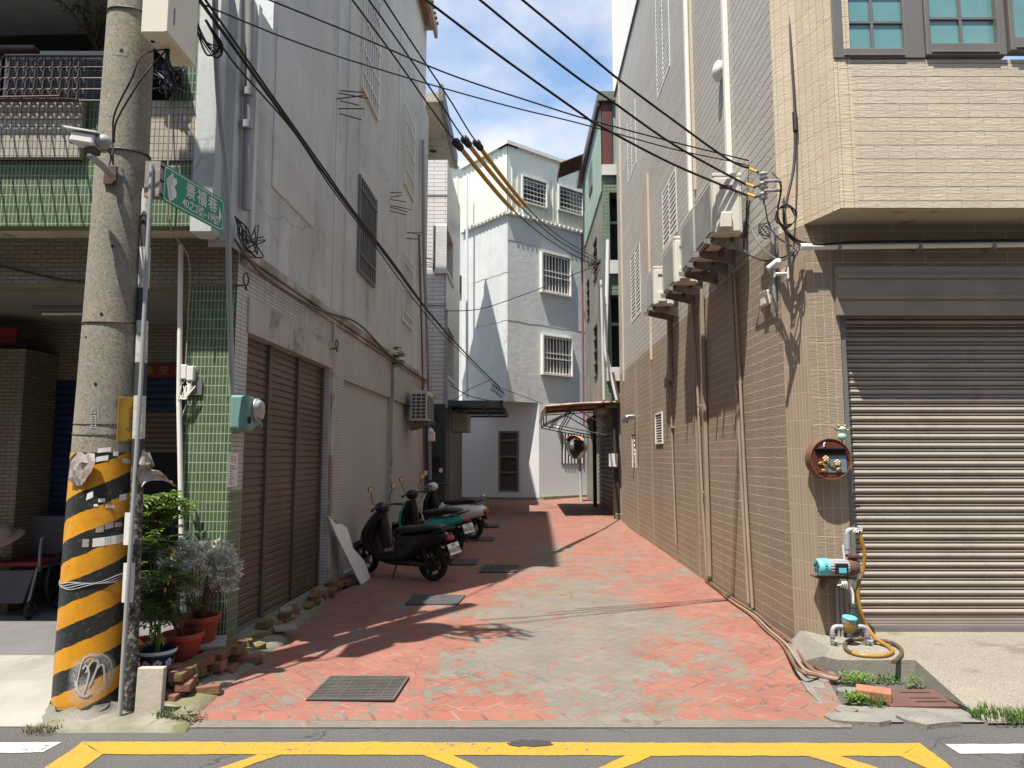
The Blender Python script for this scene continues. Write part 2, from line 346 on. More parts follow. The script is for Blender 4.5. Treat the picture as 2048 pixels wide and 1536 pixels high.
M['pipe_grey'] = surf('grey_pvc', (0.30, 0.31, 0.31), (0.25, 0.26, 0.26), ns=3, rough=0.5, spots=0.25, spotc=(0.2, 0.18, 0.16))
M['pipe_white'] = surf('white_trunking', (0.74, 0.71, 0.64), (0.68, 0.65, 0.58), ns=2, rough=0.45)
M['pipe_tan'] = surf('tan_conduit', (0.29, 0.228, 0.165), (0.235, 0.185, 0.135), ns=3, rough=0.55)
M['pipe_brown'] = surf('red_brown_conduit', (0.12, 0.055, 0.04), (0.085, 0.042, 0.033), ns=4, rough=0.6)
M['pipe_orange'] = surf('orange_tan_conduit', (0.20, 0.10, 0.06), (0.13, 0.07, 0.045), ns=4, rough=0.55)
M['ac_white'] = surf('white_ac_casing', (0.60, 0.57, 0.49), (0.54, 0.51, 0.44), ns=3, rough=0.4)
M['ac_dark'] = surf('dark_grille', (0.07, 0.07, 0.065), rough=0.6)
M['ac_fin'] = surf('ac_fins', (0.34, 0.34, 0.32), rough=0.5)
M['black_plastic'] = surf('black_plastic', (0.014, 0.014, 0.015), rough=0.45)
M['black_gloss'] = surf('black_gloss_paint', (0.013, 0.013, 0.014), rough=0.38, coat=0.3, spec=0.4)
M['black_vinyl'] = surf('black_vinyl_seat', (0.022, 0.022, 0.024), rough=0.5, bump=0.1, bscale=200)
M['teal_paint'] = surf('teal_gloss_paint', (0.03, 0.40, 0.31), (0.028, 0.37, 0.285), rough=0.25, coat=0.6)
M['white_paint'] = surf('white_gloss_paint', (0.74, 0.73, 0.70), (0.71, 0.70, 0.67), rough=0.25, coat=0.5)
M['tyre'] = surf('tyre_rubber', (0.018, 0.018, 0.018), rough=0.85, bump=0.1)
M['alloy'] = surf('grey_alloy', (0.22, 0.22, 0.23), rough=0.35, metal=0.8)
M['chrome'] = surf('chrome', (0.62, 0.62, 0.62), rough=0.12, metal=1.0)
M['red_lens'] = surf('red_lens', (0.45, 0.012, 0.02), rough=0.15, coat=0.5)
M['amber_lens'] = surf('amber_lens', (0.55, 0.3, 0.16), rough=0.2, coat=0.5)
M['clear_lens'] = surf('clear_lens', (0.32, 0.38, 0.45), rough=0.1, coat=0.6)
M['plate_white'] = surf('white_plate', (0.75, 0.76, 0.76), (0.7, 0.71, 0.71), rough=0.4)
M['plate_ink'] = surf('plate_ink', (0.02, 0.02, 0.025), rough=0.5)
M['paper'] = surf('white_paper', (0.66, 0.64, 0.62), (0.60, 0.58, 0.56), ns=6, rough=0.8)
M['ink'] = surf('print_ink', (0.12, 0.10, 0.11), rough=0.8)
M['ink_red'] = surf('red_print_ink', (0.45, 0.10, 0.10), rough=0.8)
M['sign_green'] = surf('sign_green', (0.008, 0.25, 0.15), (0.007, 0.22, 0.132), rough=0.35)
M['sign_white'] = surf('sign_white', (0.66, 0.68, 0.64), rough=0.4)
M['sign_grey'] = surf('sign_grey', (0.50, 0.48, 0.46), rough=0.4)
M['terracotta'] = surf('red_plastic_pot', (0.28, 0.045, 0.025), (0.22, 0.036, 0.022), ns=5, rough=0.55, spots=0.35, spotc=(0.16, 0.09, 0.06), spotsc=9)
M['glaze_blue'] = surf('blue_glaze', (0.022, 0.032, 0.085), rough=0.2)
M['glaze_white'] = surf('white_glaze', (0.55, 0.56, 0.55), rough=0.25)
M['soil'] = surf('dark_soil', (0.05, 0.035, 0.025), rough=0.95, bump=0.6)
M['bark'] = surf('plant_stem', (0.12, 0.085, 0.055), (0.075, 0.055, 0.04), ns=20, rough=0.85)
M['brick'] = surf('mossy_brick', (0.22, 0.095, 0.062), (0.15, 0.068, 0.047), ns=7, rough=0.9, bump=0.4, patch=((0.105, 0.095, 0.025), 5, 0.48, 0.85))
M['brick_clean'] = surf('clean_brick', (0.32, 0.14, 0.08), (0.25, 0.105, 0.062), ns=8, rough=0.9, bump=0.4)
M['stone_slab'] = surf('rough_stone_slab', (0.42, 0.38, 0.32), (0.31, 0.275, 0.23), ns=4, rough=0.85, bump=0.35, spots=0.4, spotc=(0.15, 0.13, 0.1))
M['board_white'] = surf('white_painted_board', (0.80, 0.79, 0.77), (0.73, 0.72, 0.70), ns=5, rough=0.7, spots=0.3, spotc=(0.4, 0.37, 0.33))
M['grate'] = surf('cast_drain_grate', (0.12, 0.11, 0.10), (0.08, 0.073, 0.068), ns=6, rough=0.6, metal=0.2)
M['grate_frame'] = surf('grate_frame_stone', (0.07, 0.07, 0.07), (0.05, 0.05, 0.05), ns=8, rough=0.7)
M['meter_green'] = surf('meter_grey_green', (0.14, 0.26, 0.23), (0.115, 0.225, 0.20), ns=5, rough=0.45, streak=0.4, streakc=(0.35, 0.45, 0.42), streakw=40)
M['glass_clear'] = surf('meter_glass', (0.42, 0.42, 0.40), rough=0.12, metal=0.3, coat=0.6)
M['pump_cyan'] = surf('cyan_pump_paint', (0.12, 0.45, 0.52), (0.10, 0.40, 0.46), ns=6, rough=0.4)
M['brass'] = surf('old_brass', (0.36, 0.25, 0.09), (0.26, 0.18, 0.07), ns=12, rough=0.45, metal=0.7)
M['hose'] = surf('amber_hose', (0.35, 0.18, 0.025), (0.26, 0.13, 0.02), ns=5, rough=0.35)
M['hose_dark'] = surf('brown_hose_end', (0.11, 0.075, 0.045), rough=0.5)
M['porcelain'] = surf('insulator_porcelain', (0.42, 0.41, 0.39), rough=0.3)
M['galv'] = surf('galvanised_steel', (0.36, 0.37, 0.37), (0.29, 0.295, 0.295), ns=9, rough=0.5, metal=0.6)
M['mail_brown'] = surf('flaking_mailbox_paint', (0.13, 0.035, 0.018), (0.085, 0.026, 0.014), ns=6, rough=0.4, coat=0.2, patch=((0.33, 0.14, 0.05), 9, 0.58, 0.9))
M['mail_rust'] = surf('rusty_mailbox_drum', (0.17, 0.085, 0.045), (0.10, 0.052, 0.03), ns=7, rough=0.75, bump=0.2)
M['mail_blue'] = surf('bluegrey_painted_panel', (0.16, 0.23, 0.28), (0.09, 0.13, 0.16), ns=12, rough=0.4)
M['flower_cream'] = surf('cream_petal', (0.66, 0.47, 0.26), rough=0.6)
M['mint_glaze'] = surf('mint_glaze', (0.30, 0.52, 0.38), (0.27, 0.48, 0.35), rough=0.3)
M['gold'] = surf('brass_wire', (0.35, 0.25, 0.10), rough=0.4, metal=0.7)
M['yellow_plate'] = surf('yellow_number_plate', (0.58, 0.32, 0.012), (0.46, 0.26, 0.012), ns=7, rough=0.5)
M['plastic_wrap'] = surf('torn_plastic_wrap', (0.33, 0.28, 0.25), (0.24, 0.2, 0.18), ns=14, rough=0.25, bump=0.5, bscale=35)
M['banner_red'] = surf('red_banner', (0.16, 0.010, 0.010), rough=0.7)
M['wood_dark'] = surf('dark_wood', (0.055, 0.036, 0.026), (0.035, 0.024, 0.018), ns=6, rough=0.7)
M['rail_brown'] = surf('brown_enamel_rail', (0.075, 0.048, 0.042), (0.055, 0.036, 0.032), ns=8, rough=0.5)
M['void'] = surf('dark_interior', (0.012, 0.012, 0.012), rough=0.9)
M['alu_brown'] = surf('grey_brown_aluminium', (0.215, 0.19, 0.17), (0.18, 0.16, 0.142), ns=2, rough=0.4, metal=0.4, streak=0.3, streakc=(0.33, 0.3, 0.28))
M['glass_teal'] = surf('teal_tinted_glass', (0.14, 0.30, 0.29), (0.10, 0.235, 0.235), ns=1.6, rough=0.12, metal=0.0, spec=0.8, streak=0.4, streakc=(0.2, 0.33, 0.33))
M['pane_grey'] = surf('grey_window_back', (0.21, 0.205, 0.18), (0.16, 0.155, 0.14), rough=0.4)
M['glass_dark'] = surf('dark_window_glass', (0.03, 0.033, 0.034), rough=0.08, spec=0.7)
M['curtain'] = surf('pale_curtain', (0.38, 0.34, 0.32), (0.2, 0.15, 0.13), ns=9, rough=0.8)
M['mirror_face'] = surf('convex_mirror_face', (0.40, 0.36, 0.34), rough=0.06, metal=1.0)
M['mirror_rim'] = surf('orange_mirror_rim', (0.55, 0.27, 0.10), (0.45, 0.2, 0.08), ns=5, rough=0.6)
M['post_white'] = surf('pale_post', (0.45, 0.44, 0.42), rough=0.6)
M['gutter_green'] = surf('grey_green_canopy', (0.055, 0.08, 0.08), (0.045, 0.065, 0.065), rough=0.5)
M['canopy_sheet'] = surf('translucent_canopy_sheet', (0.13, 0.22, 0.23), rough=0.3)
M['signbox'] = surf('cream_lightbox', (0.33, 0.34, 0.26), (0.26, 0.27, 0.2), rough=0.5)
M['lamp_white'] = surf('lamp_tube', (0.6, 0.6, 0.58), rough=0.4)
M['bin_cloth'] = surf('grey_fabric', (0.10, 0.09, 0.10), rough=0.9)
M['pink_straw'] = surf('faded_pink_straw', (0.30, 0.2, 0.17), rough=0.9)
M['red_cloth'] = surf('red_vinyl', (0.16, 0.012, 0.02), rough=0.6)
def leaf_mat(name, a, b, rough=0.5, tr=0.15):
    t = NT(name); g = t.n('NewGeometry'); oi = t.noise(g.outputs['Position'], 23, 3)
    t.l(t.mix(t.ramp(oi, .35, .65), a, b), t.b.inputs['Base Color']); t.b.inputs['Roughness'].default_value = rough
    t.b.inputs['Subsurface Weight'].default_value = 0.0
    out = t.N['Material Output']; tl = t.n('BsdfTranslucent'); ms = t.n('MixShader'); ms.inputs[0].default_value = tr
    t.l(t.mix(t.ramp(oi, .35, .65), b, a), tl.inputs['Color']); t.l(t.b.outputs[0], ms.inputs[1]); t.l(tl.outputs[0], ms.inputs[2]); t.l(ms.outputs[0], out.inputs['Surface'])
    return t.m
M['leaf_bright'] = leaf_mat('bright_leaf', (0.10, 0.19, 0.025), (0.16, 0.27, 0.035), tr=0.3)
M['leaf_green'] = leaf_mat('green_leaf', (0.06, 0.12, 0.022), (0.10, 0.17, 0.03), tr=0.25)
M['leaf_silver'] = leaf_mat('silver_leaf', (0.47, 0.48, 0.42), (0.62, 0.62, 0.55), 0.8, 0.15)
M['leaf_dry'] = leaf_mat('dry_leaf', (0.13, 0.115, 0.055), (0.2, 0.17, 0.08), 0.8)
# ================================================================ GROUND
FL = Frame((-2.26, 5.98), (0.036, 1), (1, -0.036))      # alley side of the grey building
FR = Frame((2.43, 6.05), (0.02, 1), (-1, 0.02))         # alley side of the tan building
FAC = Frame((0, 6.05), (1, 0), (0, -1))                 # street front of the tan building
def asphalt():
    t = NT('asphalt'); g = t.n('NewGeometry').outputs['Position']
    a = t.noise(g, 1.3, 6, 0.6); b = t.noise(g, 170, 3, 0.7); c = t.noise(g, 420, 2, 0.6)
    col = t.mix(t.ramp(a, .3, .7), (0.072, 0.068, 0.064), (0.098, 0.092, 0.087))
    col = t.mix(t.math('MULTIPLY', t.ramp(b, .46, .56), .75), col, (0.038, 0.036, 0.035)); col = t.mix(t.math('MULTIPLY', t.ramp(t.noise(g, 120, 2, .6), .60, .66), .65), col, (0.22, 0.21, 0.195))
    t.l(col, t.b.inputs['Base Color']); t.b.inputs['Roughness'].default_value = 0.9
    bn = t.n('Bump'); bn.inputs['Strength'].default_value = 0.7; bn.inputs['Distance'].default_value = 0.004; t.l(b, bn.inputs['Height']); t.l(bn.outputs[0], t.b.inputs['Normal'])
    vo = t.n('TexVoronoi', feature='DISTANCE_TO_EDGE'); wv = t.n('VectorMath', operation='ADD'); t.l(g, wv.inputs[0]); nn = t.n('TexNoise'); t.l(g, nn.inputs['Vector']); nn.inputs['Scale'].default_value = 1.7; nn.inputs['Detail'].default_value = 7
    t.l(nn.outputs['Color'], wv.inputs[1]); t.l(wv.outputs[0], vo.inputs['Vector']); vo.inputs['Scale'].default_value = 0.6
    crk = t.math('MULTIPLY', t.math('SUBTRACT', 1.0, t.ramp(vo.outputs['Distance'], .0015, .005)), t.ramp(t.noise(g, .6, 2), .48, .54)); t.l(t.mix(t.math('MULTIPLY', crk, .85), col, (0.015, 0.014, 0.013)), t.b.inputs['Base Color'])
    return t.m
M['asphalt'] = asphalt()
M['asphalt_patch'] = surf('fresh_tar_patch', (0.045, 0.042, 0.04), (0.06, 0.056, 0.054), ns=20, rough=0.9, bump=0.8, bscale=120, grain=0.5)
def road_paint(name, c, wear):
    t = NT(name); g = t.n('NewGeometry').outputs['Position']
    a = t.noise(g, 16, 7, 0.72); b = t.noise(g, 1.6, 4); f = t.math('ADD', a, t.math('MULTIPLY', b, 0.25)); s = t.noise(t.mapv(g, (1.2, 26, 1)), 1.0, 5, .6)
    col = t.mix(t.math('MULTIPLY', t.ramp(s, .5, .66), .28), c, tuple(x * .72 for x in c))
    col = t.mix(t.math('MULTIPLY', t.ramp(t.noise(g, 180, 2), .4, .62), .22), col, tuple(x * .6 for x in c))
    col = t.mix(t.math('MULTIPLY', t.ramp(t.math('ADD', t.noise(g, 150, 2, .6), t.math('MULTIPLY', b, .3)), .72, .76), .7), col, (0.085, 0.08, 0.075))
    col = t.mix(t.ramp(f, wear, wear + 0.035), col, (0.10, 0.094, 0.088))
    t.l(col, t.b.inputs['Base Color']); t.b.inputs['Roughness'].default_value = 0.7
    bn = t.n('Bump'); bn.inputs['Strength'].default_value = 0.35; bn.inputs['Distance'].default_value = 0.004; t.l(t.noise(g, 170, 3), bn.inputs['Height']); t.l(bn.outputs[0], t.b.inputs['Normal'])
    return t.m
M['paint_yellow'] = road_paint('yellow_road_paint', (0.44, 0.235, 0.013), 0.74)
M['paint_white'] = road_paint('white_road_paint', (0.50, 0.49, 0.47), 0.74)
def alley_mat():
    t = NT('worn_red_herringbone'); g = t.n('NewGeometry').outputs['Position']
    W = 0.118
    v = t.mapv(g, (1 / W, 1 / W, 1), (0, 0, R(45)))
    sx = t.n('SeparateXYZ'); t.l(v, sx.inputs[0]); wob = t.noise(g, 9, 2)
    x = t.math('ADD', sx.outputs[0], t.math('MULTIPLY', wob, .12)); y = t.math('ADD', sx.outputs[1], t.math('MULTIPLY', wob, .12))
    i, j = t.math('FLOOR', x), t.math('FLOOR', y); fx, fy = t.math('FRACT', x), t.math('FRACT', y)
    k = t.math('FLOORED_MODULO', t.math('SUBTRACT', i, j), 4.0)
    eq = lambda q: t.math('MULTIPLY', t.math('COMPARE', k, float(q), 0.25), 10.0)
    dL = t.math('ADD', fx, eq(1)); dR = t.math('ADD', t.math('SUBTRACT', 1.0, fx), eq(0))
    dB = t.math('ADD', fy, eq(2)); dT = t.math('ADD', t.math('SUBTRACT', 1.0, fy), eq(3))
    d = t.math('MINIMUM', t.math('MINIMUM', dL, dR), t.math('MINIMUM', dB, dT))
    # soldier course along the front edge
    px = t.n('SeparateXYZ'); t.l(g, px.inputs[0]); X, Y = px.outputs[0], px.outputs[1]
    sf = t.math('FRACT', t.math('MULTIPLY', t.math('ADD', X, t.math('MULTIPLY', Y, 0.45)), 1 / 0.17))
    ds = t.math('MINIMUM', t.math('MINIMUM', sf, t.math('SUBTRACT', 1.0, sf)), t.math('MULTIPLY', t.math('MINIMUM', t.math('SUBTRACT', Y, 4.475), t.math('SUBTRACT', 4.64, Y)), 8.0))
    inrow = t.math('LESS_THAN', Y, 4.645)
    d = t.math('ADD', t.math('MULTIPLY', d, t.math('SUBTRACT', 1.0, inrow)), t.math('MULTIPLY', ds, inrow))
    grout = t.ramp(d, .045, .085)                              # 0 in the joint
    # where the red coat is worn off: tyre lane up the middle, front lip
    dx = t.math('DIVIDE', t.math('SUBTRACT', X, 0.60), 1.45); dy = t.math('DIVIDE', t.math('SUBTRACT', Y, 6.6), 2.7)
    hump = t.math('MAXIMUM', 0.0, t.math('SUBTRACT', 1.0, t.math('ADD', t.math('MULTIPLY', dx, dx), t.math('MULTIPLY', dy, dy))))
    dx2 = t.math('DIVIDE', t.math('SUBTRACT', X, 0.85), 0.95); dy2 = t.math('DIVIDE', t.math('SUBTRACT', Y, 10.5), 4.2)
    hump2 = t.math('MAXIMUM', 0.0, t.math('SUBTRACT', 1.0, t.math('ADD', t.math('MULTIPLY', dx2, dx2), t.math('MULTIPLY', dy2, dy2))))
    lip = t.math('MULTIPLY', t.math('LESS_THAN', Y, 4.475), 0.30)
    n1 = t.noise(g, 1.25, 7, 0.66, 0.5); n2 = t.noise(g, 8.5, 10, 0.78)
    wear = t.math('ADD', t.math('ADD', t.math('MULTIPLY', n1, .66), t.math('MULTIPLY', n2, .72)), t.math('ADD', t.math('ADD', t.math('MULTIPLY', hump, .16), t.math('MULTIPLY', hump2, .085)), lip))
    worn = t.ramp(wear, .735, .765); fl = t.ramp(t.noise(g, 6.0, 9, .78, .3), .57, .59); worn = t.math('MULTIPLY', worn, t.math('SUBTRACT', 1.0, t.math('MULTIPLY', fl, .9)))
    red = t.mix(t.ramp(t.noise(g, 3.1, 6), .3, .7), (0.265, 0.088, 0.058), (0.20, 0.066, 0.045))
    cell = t.n('TexWhiteNoise', noise_dimensions='2D'); cv = t.n('CombineXYZ'); t.l(i, cv.inputs[0]); t.l(j, cv.inputs[1]); t.l(cv.outputs[0], cell.inputs['Vector'])
    red = t.mix(t.math('MULTIPLY', cell.outputs['Value'], .22), red, (0.165, 0.062, 0.046))
    fine = t.noise(g, 95, 4, 0.75)
    red = t.mix(t.math('MULTIPLY', t.ramp(fine, .46, .72), .45), red, (0.19, 0.125, 0.10))
    groutc = t.mix(t.ramp(t.noise(g, 5, 4), .4, .6), (0.215, 0.15, 0.115), (0.115, 0.066, 0.048))
    red = t.mix(t.math('MULTIPLY', t.ramp(t.noise(g, 1.7, 6, .65), .42, .66), .32), red, (0.30, 0.145, 0.108))
    red = t.mix(grout, groutc, red)
    grey = t.mix(t.ramp(t.noise(g, 2.4, 7, .65), .32, .68), (0.205, 0.182, 0.148), (0.138, 0.123, 0.102))
    grey = t.mix(t.math('MULTIPLY', t.ramp(fine, .38, .66), .6), grey, (0.095, 0.083, 0.068))
    grey = t.mix(t.math('MULTIPLY', t.math('SUBTRACT', 1.0, grout), .35), grey, (0.11, 0.092, 0.073))
    col = t.mix(worn, red, grey)
    vo = t.n('TexVoronoi', feature='DISTANCE_TO_EDGE'); wv = t.n('VectorMath', operation='ADD'); t.l(g, wv.inputs[0]); nn = t.n('TexNoise'); t.l(g, nn.inputs['Vector']); nn.inputs['Scale'].default_value = 2.2; nn.inputs['Detail'].default_value = 6
    t.l(nn.outputs['Color'], wv.inputs[1]); t.l(wv.outputs[0], vo.inputs['Vector']); vo.inputs['Scale'].default_value = 0.75
    crk = t.math('MULTIPLY', t.math('SUBTRACT', 1.0, t.ramp(vo.outputs['Distance'], .0015, .005)), t.ramp(t.noise(g, .7, 2), .5, .56)); col = t.mix(t.math('MULTIPLY', crk, .8), col, (0.03, 0.025, 0.02))
    # dirt and moss towards the left edge and in damp blotches
    ed = t.ramp(t.math('ADD', t.math('MULTIPLY', X, -1.0), t.math('MULTIPLY', t.noise(g, 2.6, 6), 1.1)), 1.95, 2.7)
    col = t.mix(t.math('MULTIPLY', ed, .6), col, (0.085, 0.072, 0.04))
    bl = t.ramp(t.noise(g, 0.9, 7, .66), .52, .7); col = t.mix(t.math('MULTIPLY', bl, .35), col, (0.15, 0.112, 0.072))
    t.l(col, t.b.inputs['Base Color']); t.b.inputs['Roughness'].default_value = 0.85
    h = t.math('ADD', t.math('MULTIPLY', grout, .5), t.math('MULTIPLY', fine, .5)); h = t.math('SUBTRACT', h, t.math('MULTIPLY', worn, .35))
    bn = t.n('Bump'); bn.inputs['Strength'].default_value = 0.55; bn.inputs['Distance'].default_value = 0.006; t.l(h, bn.inputs['Height']); t.l(bn.outputs[0], t.b.inputs['Normal'])
    return t.m
M['alley'] = alley_mat()
M['aggregate'] = surf('washed_aggregate', (0.35, 0.315, 0.25), (0.275, 0.245, 0.195), ns=1.5, rough=0.9, bump=0.7, bscale=150, grain=0.9, patch=((0.17, 0.15, 0.115), 1.7, 0.56, 0.55))
M['aggregate_dark'] = surf('grimy_aggregate', (0.27, 0.25, 0.21), (0.20, 0.185, 0.155), ns=3, rough=0.95, bump=0.7, bscale=120, grain=0.7)
M['slab_white'] = surf('pale_worn_slab', (0.29, 0.27, 0.235), (0.20, 0.185, 0.162), ns=1.8, rough=0.85, streak=0.0, bump=0.3, patch=((0.30, 0.28, 0.245), 2.6, 0.56, 0.6))
M['terrazzo'] = surf('grey_terrazzo', (0.20, 0.195, 0.19), (0.16, 0.155, 0.15), ns=4, rough=0.5, grain=0.6)
M['moss_concrete'] = surf('mossy_concrete', (0.22, 0.205, 0.165), (0.125, 0.118, 0.08), ns=4.5, rough=0.95, bump=0.7, bscale=22, patch=((0.12, 0.12, 0.035), 3.0, 0.53, 0.7))
M['broken'] = surf('broken_concrete', (0.25, 0.235, 0.20), (0.17, 0.16, 0.138), ns=6, rough=0.95, bump=0.6, bscale=40, grain=0.5)

MB().poly((-150, -60, 0), (150, -60, 0), (150, 200, 0), (-150, 200, 0)).build('road', M['asphalt'], kind='structure', recalc=False)

def alley():
    mb = MB(); Ys = [4.40, 4.46, 4.62, 4.8, 5.2, 5.6, 6.05, 6.6, 7.5, 8.5, 10, 11, 12, 13, 14, 15, 16, 17, 18, 19, 20, 21, 22, 23, 24.6, 27]
    rows = []
    for Y in Ys:
        xl = -1.96 if Y < 6 else (-2.3 if Y < 15 else -3.0)
        xr = 2.02 + max(0, min(1, (Y - 4.4) / 1.65)) * 0.45 if Y < 6.05 else 2.43 + (Y - 6.05) * 0.02 + (0.1 if Y < 17 else 1.5)
        z = {4.40: 0.006, 4.46: 0.018}.get(Y, gz(Y))
        if Y < 6: xl -= 0.12
        rows.append([(xl + (xr - xl) * i / 10, Y, z + (0.004 * math.sin(i * 2.1 + Y) if Y > 4.7 else 0)) for i in range(11)])
    for r in range(len(rows) - 1):
        for i in range(10): mb.poly(rows[r][i], rows[r][i + 1], rows[r + 1][i + 1], rows[r + 1][i])
    mb.build('alley_paving', M['alley'], kind='structure', weld=True, recalc=False, smooth=True)
alley()
def ragged(mb, ps, seed):
    random.seed(seed); out = []
    for i, p in enumerate(ps):
        q = Vector(ps[(i + 1) % len(ps)]); p = Vector(p); n = max(1, int((q - p).length / .035)); d = (q - p).normalized(); sd = Vector((-d.y, d.x, 0)); w = 0
        for k in range(n):
            w = w * .6 + random.gauss(0, .0022); e = min(k, n - k) / 3; out.append(p.lerp(q, k / n) + sd * w * min(1, e))
    mb.poly(*out)
def markings():
    z = 0.004; y = MB()
    P = lambda u, v: atZ(u, v, z)
    far = lambda a, b, k: tuple(Vector(a) + (Vector(b) - Vector(a)) * k)
    ragged(y, [P(205, 1508), P(1800, 1512), P(1840, 1486), P(165, 1483)], 1)
    def ext(q0, q1, k):   # carry a diagonal on below the frame
        a, b, c, d = P(*q0[0]), P(*q0[1]), P(*q1[0]), P(*q1[1])
        ragged(y, [a, b, far(b, d, k), far(a, c, k)], k * 7 + q0[0][0])
    ext(((165, 1483.01), (205, 1508.01)), ((90, 1536), (165, 1536)), 4.0)
    ext(((1800, 1512.01), (1840, 1486.01)), ((1853, 1536), (1905, 1536)), 4.0)
    ext(((515, 1508.8), (562, 1508.9)), ((438, 1536), (487, 1536)), 3.2)
    ext(((845, 1509.6), (905, 1509.8)), ((915, 1536), (960, 1536)), 3.2)
    ext(((1252, 1510.6), (1305, 1510.8)), ((1196, 1536), (1245, 1536)), 3.2)
    ext(((1614, 1511.5), (1680, 1511.7)), ((1698, 1536), (1758, 1536)), 3.2)
    y.build('yellow_box_marking', M['paint_yellow'], kind='structure', recalc=False)
    w = MB(); ragged(w, [P(-700, 1490), P(123, 1484), P(86, 1504), P(-700, 1511)], 5); ragged(w, [P(1890, 1488), P(2700, 1488), P(2700, 1506), P(1920, 1507)], 6)
    w.build('white_edge_line', M['paint_white'], kind='structure', recalc=False)
    random.seed(3); c = atZ(1062, 1486, 0.008); n = 26
    MB().add([(c.x + math.cos(2 * PI * i / n) * 0.125 * random.uniform(.8, 1.15), c.y + math.sin(2 * PI * i / n) * 0.052 * random.uniform(.7, 1.2), 0.008) for i in range(n)], [tuple(range(n))]).build('tar_patch', M['asphalt_patch'], kind='structure', recalc=False)
markings()
def left_apron():
    # arcade floor and the pale slab in front of it
    mb = MB()
    prof = [(4.42, 0.004), (4.52, 0.05), (4.9, 0.12), (5.45, 0.14)]
    for (a, za), (b, zb) in zip(prof[:-1], prof[1:]): mb.poly((-12, a, za), (-2.72, a, za), (-2.72, b, zb), (-12, b, zb))
    mb.poly((-2.72, 5.45, .14), (-2.72, 5.45, 0), (-2.72, 4.42, 0), (-2.72, 4.42, .004), (-2.72, 4.52, .05), (-2.72, 4.9, .12))
    mb.build('pavement_slab', M['slab_white'], kind='structure', recalc=False)
    m2 = MB().box(-12, -2.30, 5.45, 7.6, 0.0, 0.141); m2.build('arcade_floor', M['terrazzo'], kind='structure')
    # rough concrete strip between the wall foot and the red paving
    edge = [(372, 1452), (388, 1432), (430, 1392), (462, 1362), (482, 1345), (505, 1330), (520, 1318), (548, 1298), (566, 1286), (585, 1262), (612, 1240), (640, 1216), (668, 1190), (690, 1172), (700, 1160)]
    random.seed(5); R_, L_ = [], []
    for (u, v) in edge:
        p = atZ(u, v, 0.03); R_.append(Vector((p.x + random.uniform(-.015, .015), p.y, 0.026)))
    mb = MB(); cols = 6; rows = []
    for p in R_:
        xl = -2.74 if p.y < 5.45 else FL.pt(p.y - 5.98, 0).x - 0.05
        zl = 0.03 + min(0.1, max(0, (p.y - 4.5) * 0.1)); row = []
        for i in range(cols + 1):
            f = i / cols; row.append((p.x + (xl - p.x) * f, p.y, 0.026 + (zl - 0.026) * f ** .6 + (random.uniform(0, 0.022) if 0 < f else 0)))
        row.insert(0, (p.x + 0.006, p.y, 0.0)); rows.append(row)
    rows.insert(0, [(x, y - .03, -.01) for x, y, z in rows[0]])
    for a, b in zip(rows[:-1], rows[1:]):
        for i in range(cols + 1): mb.poly(a[i], a[i + 1], b[i + 1], b[i])
    mb.build('gutter_strip', M['moss_concrete'], kind='structure', recalc=True, weld=True, smooth=True)
left_apron()
def right_pad():
    mb = MB(); z = 0.14
    # top of the pad with the notch over the drain cut out of it
    notchL, notchB, notchR = 2.23, 5.32, 2.94
    A = lambda x, y, zz=z: (x, y, zz)
    mb.mat(0)
    mb.poly(A(2.44, 5.62), A(2.44, 6.2), A(9, 6.2), A(9, notchB), A(notchR - .02, notchB), A(2.36, notchB), A(2.30, 5.42))
    # slope down to the road right of the notch
    mb.poly(A(notchR - .02, notchB), A(9, notchB), (9, 4.45, .012), (2.86, 4.45, .012), (2.84, 4.60, .05))
    mb.mat(1)
    mb.poly(A(2.36, notchB), A(notchR - .02, notchB), (notchR - .02, notchB - .02, -.02), (2.36, notchB - .02, -.02))
    mb.poly(A(notchR - .02, notchB), (2.84, 4.60, .05), (2.86, 4.45, .012), (2.85, 4.45, -.02), (notchR - .04, notchB, -.02))
    mb.poly(A(2.36, notchB), (2.36, notchB - .02, -.02), (2.20, 5.42, -.02), (2.12, 5.75, -.02), (2.30, 6.2, .0), A(2.44, 6.2), A(2.44, 5.62), A(2.30, 5.42))
    mb.build('raised_pad', [M['aggregate'], M['aggregate_dark']], kind='structure', recalc=False)
    # gutter apron in front of the notch
    MB().poly((1.98, 4.47, .012), (2.88, 4.47, .012), (2.84, 4.68, .016), (2.04, 4.75, .016)).poly((1.98, 4.47, .012), (2.04, 4.75, .016), (2.28, 5.45, .03), (2.15, 5.7, .03), (2.0, 5.0, .03)).build('gutter_apron', M['broken'], kind='structure', recalc=False)
right_pad()

# terrace of houses on the other side of the street, behind the camera
def terrace():
    F = Frame((0, -5.2), (-1, 0), (0, 1)); mb = MB(); hs = []
    for i in range(-7, 7):
        c = i * 4.2; hs += [(c + .5, c + 3.7, .1, 2.8, .5, 1), (c + .7, c + 3.5, 4.0, 5.6, .2, 1), (c + .7, c + 3.5, 7.2, 8.8, .2, 1)]
    wall_holes(mb, F, -32, 32, 0, 10.5, hs); mb.mat(0).poly(F.pt(-32, 10.5), F.pt(32, 10.5), F.pt(32, 10.5, -9), F.pt(-32, 10.5, -9))
    mb.build('opposite_terrace', [M['tile_beige_side'], M['glass_dark']], kind='structure', recalc=False)
